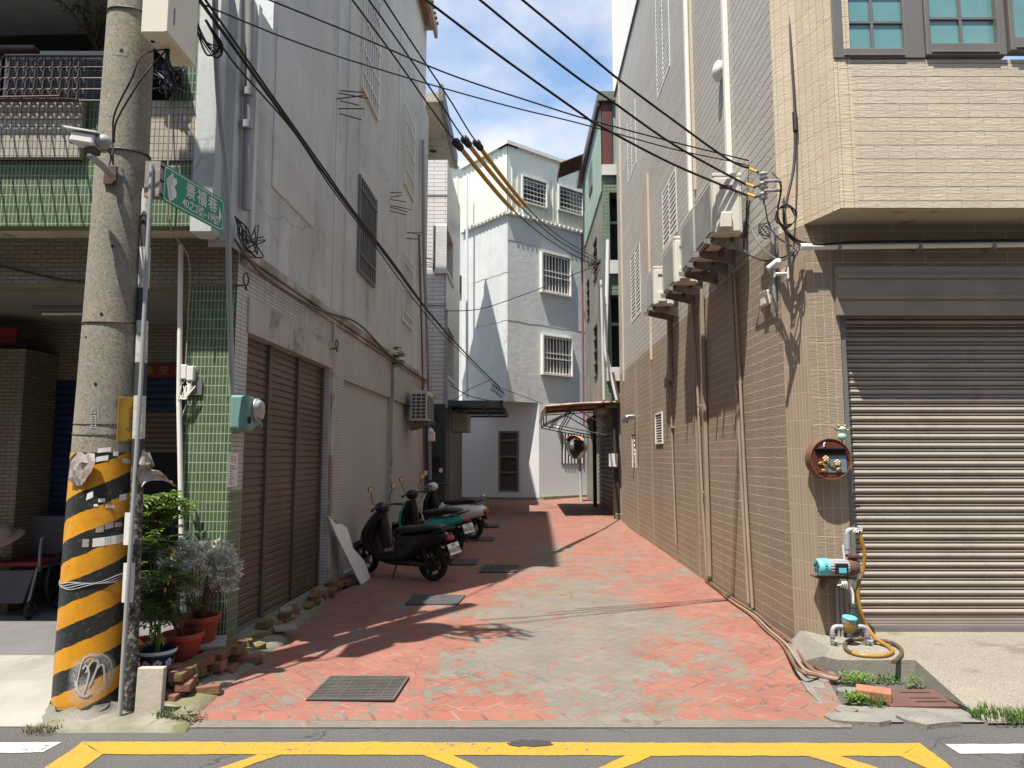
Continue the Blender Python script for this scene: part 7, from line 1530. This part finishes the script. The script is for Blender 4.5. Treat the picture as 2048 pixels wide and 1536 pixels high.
    for i in range(9): y = -.12 + i * .03; m.box(.01, .30, y - .006, y + .006, .3155, .3215)
    m.build('floor_mat', M['tyre'], t)
    m = MB(); loft_x(m, [(.33, .24, .10, .03), (.1, .225, .14, .045), (-.2, .23, .14, .05), (-.3, .25, .10, .04)], 16); m.build('belly', bp if style != 'teal' else M['dark_steel'], t, smooth='angle')
    # rear body, seat
    if style == 'black': rb = [(.02, .47, .12, .20), (-.10, .50, .155, .22), (-.3, .56, .165, .17), (-.55, .63, .15, .11), (-.75, .67, .11, .07), (-.84, .685, .06, .035)]
    elif style == 'teal': rb = [(.0, .44, .12, .16), (-.10, .47, .155, .18), (-.3, .54, .165, .145), (-.55, .61, .15, .10), (-.75, .66, .115, .06), (-.86, .685, .06, .03)]
    else: rb = [(.0, .46, .12, .19), (-.10, .50, .17, .21), (-.3, .555, .19, .19), (-.55, .60, .185, .15), (-.74, .61, .15, .11), (-.85, .61, .08, .07)]
    rb = [(x, z + dz, a, b) for x, z, a, b in rb]
    m = MB(); loft_x(m, rb, 22); m.build('rear_body', body, t, smooth='angle')
    if style != 'white': m = MB(); loft_x(m, [(.025, .40, .115, .13), (-.08, .40, .15, .13), (-.22, .42, .145, .11), (-.33, .45, .09, .07)], 18); m.build('side_panel', bp, t, smooth='angle')
    m = MB(); loft_x(m, [(x, z + dz, a, b) for x, z, a, b in ((.03, .735, .06, .02), (.0, .742, .10, .035), (-.12, .752, .135, .045), (-.32, .762, .145, .05), (-.5, .79, .135, .05), (-.68, .80, .115, .042), (-.76, .80, .07, .02))], 20, 2.8); m.build('seat', M['black_vinyl'], t, smooth='angle')
    m = MB()
    if retro: m.tube(spline([(-.70, .10, .79), (-.80, .11, .86), (-.87, .09, .90), (-.89, 0, .905), (-.87, -.09, .90), (-.80, -.11, .86), (-.70, -.10, .79)], 5), .013, 10)
    else:
        for s in (-1, 1): m.tube(spline([(-.55, s * .16, .70), (-.72, s * .15, .76), (-.85, s * .10, .80), (-.88, 0, .805)], 5), .016, 10)
    m.build('grab_rail', M['chrome'] if retro else (M['alloy'] if style == 'teal' else bp), t, smooth='angle').location.z = dz
    tz = (.67 if style != 'white' else .60) + dz; m = MB(); m.ball((-.845 if style != 'white' else -.86, 0, tz), (.045, .085, .036 if style != 'white' else .055), 16, 10); m.build('tail_light', M['red_lens'], t, smooth=True)
    for s in (-1, 1): m = MB(); m.ball((-.80, s * .11, tz - .11), (.03, .022, .02), 12, 8); m.build('indicator', M['amber_lens'], t, smooth=True)
    m = MB(); arc_shell(m, (xr, rw), rw + .03, 35, 178, .13, .016); m.build('rear_fender', bp, t, smooth='angle')
    m = MB(); m.prism([(-.70, -.03, .52), (-.86, -.03, .46), (-.88, -.03, .38), (-.70, -.03, .42)], (0, .06, 0)); m.build('plate_holder', bp, t, bevel=.008)
    nrm = Vector((-1, 0, .38)).normalized(); rt = Vector((0, -1, 0)); upv = nrm.cross(rt); c = Vector((-.905, 0, .455)); m = MB(); m.obox(c - rt * .13 - upv * .075, rt * .26, upv * .15, nrm * .004); p = m.build('licence_plate', M['plate_white'], t, bevel=.003) if number else None
    if number: m = MB(); text_to(m, number, .088, (c + nrm * .0052 - upv * .018, rt, upv), .0004, sx=.82, bold=.0012); text_to(m, '電動車', .032, (c + nrm * .0052 + upv * .048, rt, upv), .0004); m.build('plate_lettering', M['plate_ink'], p)
    for s in (-1, 1): m = MB(); m.tube([(-.2, s * .10, .24), (-.34, s * .11, .23), (xr, s * .085, rw)], [.035, .035, .03], 10); m.build('swingarm', M['dark_steel'], t, smooth='angle')
    for s in (-1, 1): m = MB(); m.tube([(xr + .02, s * .10, rw + .03), (-.46, s * .12, .52)], [.03, .024], 10); m.build('shock_absorber', bp, t, smooth='angle')
    if style != 'white': m = MB(); m.lathe([(.09, -.055), (.10, -.03), (.10, .03), (.09, .055)], (xr, 0, rw), (0, 1, 0), 24); m.build('hub_motor', M['dark_steel'], t, smooth='angle')
    m = MB(); m.tube([(-.02, .11, .24), (-.0, .20, .02), (.03, .23, .012)], .012, 8); m.build('kickstand', M['dark_steel'], t, smooth='angle')
    m = MB(); m.tube([(xr - .05, .0, .30), (-.80, 0, .34), (-.86, 0, .22)], [.02, .018, .012], 8); m.ball((-.865, 0, .30), (.012, .03, .018), 10, 6); m.build('rear_mudguard', bp, t, smooth='angle')
    return t
def place_scooter(t, front, rear):
    f, r = atG(*front), atG(*rear); mid = (f + r) / 2; put(t, (mid.x, mid.y, gz(mid.y)), math.atan2(f.y - r.y, f.x - r.x), rx=0); t.rotation_euler = (R(-5), 0, t.rotation_euler.z); return t
G = 'scooters parked along the grey wall'
s1 = place_scooter(scooter('black scooter parked nearest, with white licence plate and front wheel to the wall', 'black', 'AA56709'), (742, 1148), (868, 1161))
s2 = place_scooter(scooter('teal and black scooter in the middle of the parked row', 'teal', 'EWD0018'), (800, 1099), (915, 1111))
s3 = place_scooter(scooter('white scooter with red tail light, farthest of the parked row', 'white', None), (852, 1073), (942, 1079))
for s in (s1, s2, s3): s['group'] = G
s1.scale = (.95,) * 3; s2.scale = (1.0,) * 3; s3.scale = (1.05,) * 3
random.seed(41); m = MB(); m.ball((0, 0, 0), (.11, .07, .13), 12, 8); m.v = [p * random.uniform(.75, 1.2) for p in m.v]; pb = m.build('plastic_bag', M['paper'], label='white plastic bag hanging inside the leg shield of the white scooter', cat='bag'); c = atY(888, 1018, s3.location.y + .08); pb.location = c

# ================================================================ DRAIN COVERS
def grate(label, q, fine, mt='grate'):
    P4 = [atG(u, v) for u, v in q]; zz = max(p.z for p in P4) + .014; c = sum(P4, Vector()) / 4
    a, b, d, e = P4; t = thing('drain_grate', label, 'drain cover', (c.x, c.y, zz), 'drain covers in the alley')
    L = lambda s, k, h=0: Vector(((a.lerp(b, s)).lerp(e.lerp(d, s), k).x, (a.lerp(b, s)).lerp(e.lerp(d, s), k).y, zz + h))
    def bar(mb, s0, s1, k0, k1, h0, h1):
        lo = [L(s0, k0, h0), L(s1, k0, h0), L(s1, k1, h0), L(s0, k1, h0)]; mb.prism(lo, (0, 0, h1 - h0))
    m = MB(); bar(m, 0, 1, 0, 1, -.012, -.004); m.build('tray', M['void'] if fine else M['grate_frame'], t)
    m = MB(); f = .025 if fine else .012
    for x in ((0, 1, 0, f), (0, 1, 1 - f, 1), (0, f, f, 1 - f), (1 - f, 1, f, 1 - f)): bar(m, *x, -.004, .004)
    m.build('rim', M[mt], t)
    m = MB(); n = 15 if fine else 6
    for i in range(n): k = f + (1 - 2 * f) * (i + .2) / n; bar(m, f, 1 - f, k, k + (1 - 2 * f) / n * (.42 if fine else .9), -.003, .003)
    if fine:
        for s in (.18, .34, .66, .82): bar(m, s, s + .012, f, 1 - f, .0031, .0042)
    else:
        for s in (.3, .62, .8): bar(m, s, s + .006, f, 1 - f, .0031, .0036)
    m.build('bars', M[mt], t); return t
grate('large slotted iron drain grate at the front of the alley', [(612, 1403), (788, 1404), (819, 1357), (660, 1356)], True)
grate('plain dark drain cover halfway to the scooters', [(810, 1211), (915, 1211), (931, 1193), (826, 1192)], False, 'grate_frame')
grate('dark drain cover beside the black scooter', [(893, 1131), (951, 1131), (957, 1120), (902, 1119)], False, 'grate_frame')
grate('dark grated drain cover in the middle of the alley', [(957, 1146), (1035, 1146), (1042, 1132), (968, 1131)], True)
grate('dark drain cover beside the white scooter wheel', [(940, 1083), (986, 1083), (990, 1075), (945, 1075)], False, 'grate_frame')
grate('small dark drain cover farthest up the alley', [(960, 1056), (997, 1056), (999, 1050), (964, 1050)], False, 'grate_frame')

# ================================================================ LOOSE BRICKS, SLABS, BOARD
random.seed(11)
def brick_mesh(seed, mt):
    random.seed(seed); m = MB(); m.box(-.10, .10, -.048, .048, 0, .058)
    m.v = [p + Vector((random.uniform(-.007, .007), random.uniform(-.006, .006), random.uniform(-.004, .004))) for p in m.v]; return m.build('brick', mt, bevel=.008)
protos = [brick_mesh(k, M['brick']) for k in range(5)]
used = set()
rows = []
for i in range(17):                                  # along the foot of the shutter and wall
    s = .02 + i * .205; p = FL.pt(s, 0, .10 + .03 * math.sin(i * 1.9)); rows.append((p.x, p.y, .055 + .0 * i, 88 + random.uniform(-10, 10)))
    if i in (2, 4, 5, 8, 9, 12): rows.append((p.x - .01, p.y + .03, .112, 88 + random.uniform(-14, 14)))
for i in range(9):                                   # low retaining stack by the flower pots
    x, y = -2.16 - .05 * math.sin(i), 4.86 + i * .125
    for k in range(3 if i < 7 else 2): rows.append((x + random.uniform(-.03, .03), y + random.uniform(-.03, .03), .03 + k * .06, random.choice((0, 90, 80, 100, 15)) + random.uniform(-8, 8)))
rows += [(-2.02, 5.62, .03, 40), (-2.08, 5.9, .035, 70), (-2.05, 4.92, .03, 20)]
GR = 'loose mossy bricks along the grey house'
for i, (x, y, z, a) in enumerate(rows):
    o = protos[i % 5]
    if i % 5 in used: o = o.copy(); C.objects.link(o)
    used.add(i % 5); put(o, (x, y, z), R(a), R(random.uniform(-4, 4)), R(random.uniform(-4, 4)))
    o['label'] = 'mossy red brick laid loose along the foot of the grey house'; o['category'] = 'brick'; o['group'] = GR
def slab(name, label, cat, c, size, rz, rx, mt, ry=0):
    m = MB(); m.box(-size[0] / 2, size[0] / 2, -size[1] / 2, size[1] / 2, 0, size[2]); o = m.build(name, mt, label=label, cat=cat, bevel=.006); return put(o, c, R(rz), R(rx), R(ry))
sp_ = atG(294, 1444)
slab('stone_slab', 'upright rough stone slab beside the striped pole', 'slab', (atY(294, 1440, 4.50).x, 4.52, .0), (.16, .05, .315), 2, -3, M['stone_slab'])
slab('concrete_tile', 'flat grey tile lying on the brick stack below the red pot', 'tile', atZ(415, 1290, .205), (.26, .26, .028), 20, 4, M['slab_white'])
slab('concrete_tile', 'white broken tile on the bricks in front of the brown shutter', 'tile', atZ(570, 1258, .11), (.20, .13, .022), 30, 6, M['slab_white'])
slab('concrete_tile', 'white tile propped on edge beside the brown shutter', 'tile', atZ(578, 1238, .10), (.14, .02, .12), 60, -30, M['slab_white'])
ol = [(667, 1030), (671, 1038), (676, 1048), (688, 1048), (696, 1056), (698, 1072), (699, 1096), (707, 1108), (715, 1122), (718, 1142), (720, 1160), (714, 1170), (701, 1174), (694, 1150), (684, 1110), (674, 1072)]
m = MB(); ps = [FL.P(u, v, .12) for u, v in ol]; base = min(p.z for p in ps); ps = [p + FL.n * (.14 - .22 * (p.z - base)) for p in ps]; m.prism(ps, FL.n * .02)
m.build('cutout_board', M['board_white'], label='white curved cutout board leaning against the grey wall before the black scooter', cat='board', bevel=.004, origin=FL.P(700, 1172, .12))
slab('floor_tile', 'small flowered tile wedged at the foot of the white board', 'tile', atG(712, 1168), (.10, .02, .13), 70, -12, M['glaze_white'])

# ================================================================ POTS AND PLANTS
def pot(name, label, c, r0, r1, h, mt, glaze=False):
    t = thing(name, label, 'flower pot', c); m = MB(); m.lathe([(.001, 0), (r0, 0), (r0 * 1.02, .01), (r1 * .97, h - .04), (r1 * .98, h - .038), (r1 * 1.08, h - .034), (r1 * 1.09, h - .006), (r1 * 1.05, h), (r1 * .95, h), (r1 * .92, h - .05)], c, (0, 0, 1), 32, False); m.build('pot_body', mt, t, smooth='angle')
    m = MB(); m.lathe([(.001, h - .045), (r1 * .94, h - .05)], c, (0, 0, 1), 24, False); m.build('soil', M['soil'], t)
    if glaze:
        m = MB(); m.lathe([(r1 * 1.06, h), (r1 * 1.092, h - .004), (r1 * 1.092, h - .02), (r1 * 1.06, h - .024)], c, (0, 0, 1), 32, False); m.build('pale_rim', M['glaze_white'], t, smooth='angle')
        m = MB()
        for row, z in ((0, h * .30), (1, h * .62)):
            for k in range(9):
                a0 = k * 2 * PI / 9 + row * .35
                def S(da, dz): 
                    zz = z + dz; rr = r0 + (r1 * .97 - r0) * zz / (h - .04) + .0025; return Vector((c[0] + rr * math.cos(a0 + da / rr), c[1] + rr * math.sin(a0 + da / rr), c[2] + zz))
                for p in range(5):
                    b = p * 2 * PI / 5 + .3; cx, cz = .017 * math.cos(b), .017 * math.sin(b); m.poly(*[S(cx + .0125 * math.cos(q * PI / 4), cz + .0125 * math.sin(q * PI / 4)) for q in range(8)])
        m.build('flower_pattern', M['glaze_white'], t, recalc=False)
    return t
pA = atZ(310, 1352, .10); pA = (atY(311, 1352, 4.98).x, 4.98, .10)
pot('flower_pot', 'blue glazed flower pot with white blossoms nearest the pole', pA, .088, .118, .21, M['glaze_blue'], True)
pB = (atY(362, 1332, 5.22).x, 5.22, .10); pot('flower_pot', 'red plastic flower pot in the middle, behind the blue pot', pB, .10, .135, .26, M['terracotta'])
pC = (atY(394, 1300, 5.50).x, 5.50, .15); pot('flower_pot', 'large red plastic flower pot holding the silver bush', pC, .11, .15, .27, M['terracotta'])
pD = (atY(300, 1270, 5.32).x - .06, 5.32, .12); pot('flower_pot', 'dull red shallow pot half hidden behind the blue pot', pD, .10, .14, .16, M['terracotta'])
# silver bush
def silver():
    random.seed(52); c = Vector(pC) + Vector((0, 0, .23)); t = thing('silver_bush', 'silvery grey bush with fine leaves growing in the large red pot', 'plant', c)
    st, lf = MB(), MB(); top = c + Vector((.02, -.05, .30)); tips = []
    cen = atY(392, 1130, 5.42); far_ = atY(447, 1140, 5.35)
    for i in range(250):
        if i < 190: d = Vector((random.gauss(0, 1), random.gauss(0, 1), random.gauss(0, .8))); d.normalize(); p = cen + Vector((d.x * .27, d.y * .2, d.z * .22)) * random.uniform(.4, 1.0)
        else: d = Vector((random.gauss(0, 1), random.gauss(0, 1), random.gauss(0, 1))); d.normalize(); p = far_ + Vector((d.x * .09 + .02, d.y * .1, d.z * .17)) * random.uniform(.4, 1)
        tips.append(p)
    for i, p in enumerate(tips):
        if i % 9 == 0:
            mid = c.lerp(p, .55) + Vector((random.uniform(-.04, .04), random.uniform(-.04, .04), -.03)); st.tube(spline([c + Vector((random.uniform(-.02, .02), 0, -.02)), mid, p], 4), [.008 - .006 * k / 8 for k in range(9)], 5)
        ax = (p - (cen - Vector((0, 0, .12)))).normalized()
        for q in range(26):
            d = (ax + Vector((random.gauss(0, .75), random.gauss(0, .75), random.gauss(0, .75)))).normalized(); lf.leaf(p + d * .004, d, .0095, random.uniform(.03, .062), up=(random.uniform(-1, 1), random.uniform(-1, 1), 1))
    st.build('stem', M['bark'], t); lf.build('leaves', M['leaf_silver'], t, recalc=False)
silver()
def compound(lf, st, base, d, L, n, lw, ll, droop=.3):
    d = Vector(d).normalized(); pts = [base + d * L * k / 6 - Vector((0, 0, droop * L * (k / 6) ** 2)) for k in range(7)]; st.tube(pts, .003, 4)
    for k in range(n):
        f = .25 + .75 * k / max(1, n - 1); i = min(5, int(f * 6)); p = pts[i].lerp(pts[i + 1], f * 6 - i); ax = (pts[i + 1] - pts[i]).normalized(); sd = ax.cross(Vector((0, 0, 1))).normalized()
        for s in (-1, 1): lf.leaf(p, sd * s * .9 + ax * .6 + Vector((0, 0, random.uniform(-.3, .3))), lw * random.uniform(.8, 1.2), ll * random.uniform(.75, 1.15))
    lf.leaf(pts[-1], d + Vector((0, 0, -.3)), lw, ll)
def green_tree():
    random.seed(61); c = Vector(pD) + Vector((.02, .1, .12)); t = thing('leafy_plant', 'bright green leafy plant growing tall between the pole and green pillar', 'plant', c); st, lf = MB(), MB()
    cen = atY(310, 1035, 5.4)
    for k in range(4): st.tube(spline([c + Vector((random.uniform(-.04, .04), 0, 0)), c.lerp(cen, .5) + Vector((random.uniform(-.04, .04), 0, 0)), cen + Vector((random.uniform(-.08, .08), random.uniform(-.05, .05), .1))], 5), .008, 5)
    for i in range(130):
        o = cen + Vector((random.uniform(-.12, .14), random.uniform(-.13, .13), random.choice((random.uniform(-.1, .2), random.uniform(-.55, .2))))); a = random.uniform(0, 2 * PI); compound(lf, st, o, (math.cos(a), math.sin(a), random.uniform(0, .6)), random.uniform(.10, .19), 5, .026, .066)
    st.build('stem', M['bark'], t); lf.build('leaves', M['leaf_bright'], t, recalc=False)
green_tree()
def low_green():
    random.seed(71); c = Vector(pB) + Vector((0, 0, .22)); t = thing('leafy_plant', 'dark green bushy plant with a few orange buds in the middle red pot', 'plant', c); st, lf = MB(), MB(); cen = atY(322, 1180, 5.1)
    for k in range(5): st.tube(spline([c, c.lerp(cen, .5) + Vector((random.uniform(-.05, .05), 0, 0)), cen + Vector((random.uniform(-.1, .12), 0, random.uniform(0, .1)))], 5), .008, 5)
    for i in range(120):
        o = cen + Vector((random.uniform(-.15, .13), random.uniform(-.12, .14), random.uniform(-.2, .16))); a = random.uniform(0, 2 * PI); compound(lf, st, o, (math.cos(a), math.sin(a), random.uniform(-.1, .6)), random.uniform(.09, .15), 4, .025, .06)
    st.build('stem', M['bark'], t); lf.build('leaves', M['leaf_green'], t, recalc=False)
    for u, v in ((347, 1104), (340, 1155), (330, 1180), (336, 1165)): m = MB(); m.ball(atY(u, v, 4.98), (.008, .008, .02), 8, 6); m.build('bud', M['sleeve'], t, smooth=True)
low_green()
def blade_plant():
    random.seed(81); c = Vector(pA) + Vector((0, 0, .17)); t = thing('leafy_plant', 'pale stalked plant with long drooping leaves in the blue pot', 'plant', c); st, lf = MB(), MB(); top = c + Vector((.01, 0, .22)); st.tube([c, c.lerp(top, .5) + Vector((.008, 0, 0)), top], [.017, .013, .008], 8)
    for i in range(13):
        a = random.uniform(0, 2 * PI); b0 = c.lerp(top, random.uniform(.45, 1)); d = Vector((math.cos(a), math.sin(a) * .8, random.uniform(.3, 1.2))).normalized(); L = random.uniform(.16, .27); sd = d.cross(Vector((0, 0, 1))).normalized(); prev = None
        for k in range(7):
            f = k / 6; p = b0 + d * L * f - Vector((0, 0, L * .75 * f * f)); w_ = .012 * math.sin(PI * min(1, .15 + f * .85)) + .001; cur = (p - sd * w_, p + sd * w_)
            if prev: lf.poly(prev[0], prev[1], cur[1], cur[0])
            prev = cur
    st.build('stem', M['leaf_bright'], t); lf.build('leaves', M['leaf_green'], t, recalc=False)
blade_plant()
def weed(label, c, n, h, spread, mt, blade=True, seed=1, name='weed'):
    random.seed(seed); lf = MB(); c = Vector(c)
    for i in range(n):
        a = random.uniform(0, 2 * PI); rr = spread * random.random() ** .6; b0 = c + Vector((math.cos(a) * rr, math.sin(a) * rr * .6, 0))
        if blade:
            d = Vector((random.gauss(0, .35), random.gauss(0, .35), 1)).normalized(); L = h * random.uniform(.5, 1.1); sd = Vector((math.cos(a), math.sin(a), 0)) * .0035; bend = Vector((random.gauss(0, .4), random.gauss(0, .4), -.3)) * L; p1, p2 = b0 + d * L * .55, b0 + d * L + bend * .4
            lf.poly(b0 - sd, b0 + sd, p1 + sd * .8, p1 - sd * .8); lf.add([p1 - sd * .8, p1 + sd * .8, p2], [(0, 1, 2)])
        else:
            p = b0 + Vector((0, 0, random.random() * h)); lf.leaf(p, (random.gauss(0, 1), random.gauss(0, 1), random.uniform(-.2, .9)), random.uniform(.009, .018), random.uniform(.018, .036))
    return lf.build(name, M[mt], label=label, cat='weeds', group='weeds in the pavement cracks', origin=c, recalc=False)
weed('clump of small leafed green weeds below the orange conduits', atZ(1712, 1364, .02), 260, .05, .12, 'leaf_bright', False, 1)
weed('round clump of green weeds at the left of the drain', atZ(1712, 1406, .02), 240, .055, .075, 'leaf_bright', False, 2)
weed('leafy green weed growing against the step of the drain', atZ(1830, 1378, .0), 90, .09, .06, 'leaf_bright', False, 3)
weed('small leafed weeds along the foot of the grey step', atZ(1775, 1366, .0), 130, .04, .12, 'leaf_green', False, 9)
weed('tuft of grass on the rusty drain cover', atZ(1750, 1412, .02), 45, .11, .05, 'leaf_green', True, 4)
weed('wide tuft of grass at the road edge by the right of the picture', atZ(2010, 1438, .015), 330, .10, .19, 'leaf_green', True, 5)
weed('small dry weeds at the foot of the stone slab', atZ(325, 1440, .02), 60, .08, .05, 'leaf_green', True, 6)
weed('brown dry weeds left of the striped pole', atZ(85, 1462, .01), 120, .06, .11, 'leaf_dry', True, 7)
weed('dry weeds at the left corner of the red paving', atZ(372, 1440, .02), 120, .05, .10, 'leaf_dry', False, 8)
weed('broad leafed weed beside the brick stack', atZ(405, 1362, .05), 40, .05, .06, 'leaf_bright', False, 10)
def wall_weed():
    random.seed(91); c = FL.P(786, 715, .05); t = thing('wall_plant', 'small green plant sprouting from the ledge of the grey wall', 'plant', c); st, lf = MB(), MB()
    for i in range(12): a = random.uniform(-1.2, 1.2); compound(lf, st, c + Vector((0, 0, random.uniform(-.2, .15))), (math.cos(a), math.sin(a), random.uniform(.0, 1)), random.uniform(.10, .2), 4, .04, .08)
    st.build('stem', M['bark'], t); lf.build('leaves', M['leaf_green'], t, recalc=False)
wall_weed()
# ================================================================ DRAIN PIT DETAILS
rz = atZ(1800, 1408, .02); m = MB(); m.box(2.42, 2.88, 4.72, 5.05, .0, .022); t = thing('drain_plate', 'rusty iron drain plate with slots in the pit by the road', 'drain cover', (2.6, 4.85, 0)); m.build('plate', M['rust_red'], t, bevel=.004)
for y in (4.79, 4.86, 4.97): m = MB(); m.box(2.62, 2.82, y, y + .014, .0222, .024); m.build('slot', M['void'], t)
slab('brick', 'orange red brick lying across the rusty drain plate', 'brick', atZ(1748, 1396, .024), (.21, .12, .06), -28, 3, M['brick_clean'])
random.seed(33); k = 0
for u, v, s, lb in ((1668, 1352, .10, 'pale concrete lump under the orange conduits'), (1695, 1385, .15, 'flat grey stone between the weeds'), (1690, 1424, .13, 'cracked concrete chunk at the corner of the red paving'), (1672, 1440, .12, 'grey concrete fragment at the road edge'), (1720, 1440, .22, 'long flat concrete piece along the road edge'), (1650, 1366, .07, 'small pale stone left of the conduits'), (1850, 1440, .26, 'long grey kerb fragment in front of the drain plate')):
    m = MB(); p = atZ(u, v, .012); n = 9; a0 = random.random(); ring = [Vector((p.x + s * (1.0 if s < .2 else 1.3) * math.cos(q * 2 * PI / n + a0) * random.uniform(.7, 1.1) * .6, p.y + s * .5 * math.sin(q * 2 * PI / n + a0) * random.uniform(.7, 1.1), .0)) for q in range(n)]
    m.rings([[q for q in ring], [q + Vector((0, 0, .03)) for q in ring], [p.lerp(q, .7) + Vector((0, 0, random.uniform(.035, .05))) - Vector((0, 0, p.z * .3)) for q in ring]]); m.build('rubble', M['broken'], label=lb, cat='rubble', group='broken concrete by the drain', origin=p)
# ================================================================ INSIDE THE ARCADE
def wheelchair():
    c = Vector((atY(50, 1190, 6.9).x, 6.9, .141)); t = thing('wheelchair', 'folded dark wheelchair with red seat standing in the shaded arcade', 'wheelchair', c); X = c.x; Y = c.y
    for s, nm in ((-.27, 0), (.27, 1)):
        m = MB(); m.lathe([(.27, -.018), (.285, 0), (.27, .018), (.255, 0), (.27, -.018)], (X + s, Y + .15, .43), (1, 0, 0), 28, False); w = m.build('wheel', M['tyre'], t, smooth='angle')
        m = MB()
        for k in range(12): a = k * PI / 6; m.tube([(X + s, Y + .15, .43), (X + s, Y + .15 + .26 * math.cos(a), .43 + .26 * math.sin(a))], .003, 4)
        m.build('spoke', M['alloy'], w)
        m = MB(); m.lathe([(.07, -.015), (.085, 0), (.07, .015), (.06, 0), (.07, -.015)], (X + s * .9, Y - .28, .226), (1, 0, 0), 18, False); m.build('caster', M['tyre'], t)
        m = MB(); xx = X + s * .85; m.tube(spline([(xx, Y + .3, .45), (xx, Y + .3, .95), (xx, Y + .33, 1.08), (xx, Y + .42, 1.10)], 4), .014, 8); m.tube(spline([(xx, Y + .3, .86), (xx, Y - .1, .86), (xx, Y - .17, .8), (xx, Y - .17, .55)], 4), .014, 8); m.tube([(xx, Y + .3, .58), (xx, Y - .2, .58), (xx, Y - .3, .25)], .014, 8); m.build('frame', M['grey_metal'], t, smooth='angle')
    MB().box(X - .23, X + .23, Y - .16, Y + .28, .585, .63).build('seat', M['red_cloth'], t, bevel=.02); MB().box(X - .23, X + .23, Y + .27, Y + .3, .64, 1.02).build('backrest', M['bin_cloth'], t, bevel=.01)
    m = MB(); m.prism([(X - .2, Y - .19, .56), (X + .2, Y - .19, .56), (X + .14, Y - .24, .27), (X - .14, Y - .24, .27)], (0, .03, 0)); m.build('calf_strap', M['bin_cloth'], t, bevel=.01)
wheelchair()
random.seed(77); m = MB(); c = Vector((atY(8, 1095, 6.75).x, 6.75, .84)); m.lathe([(.17, 0), (.16, .01), (.10, .03), (.09, .09), (.06, .12), (.001, .125)], c, (-.2, -.5, 1), 20, False); ht = m.build('sun_hat', M['pink_straw'], label='pale sun hat hanging on the wheelchair in the arcade', cat='hat', smooth='angle', origin=c)
cable3([atY(-10, 530, 5.74), atY(60, 545, 5.735), atY(120, 558, 5.735), atY(190, 566, 5.735)], .008, 'dark cable sagging across the tiled fascia left of the pole')
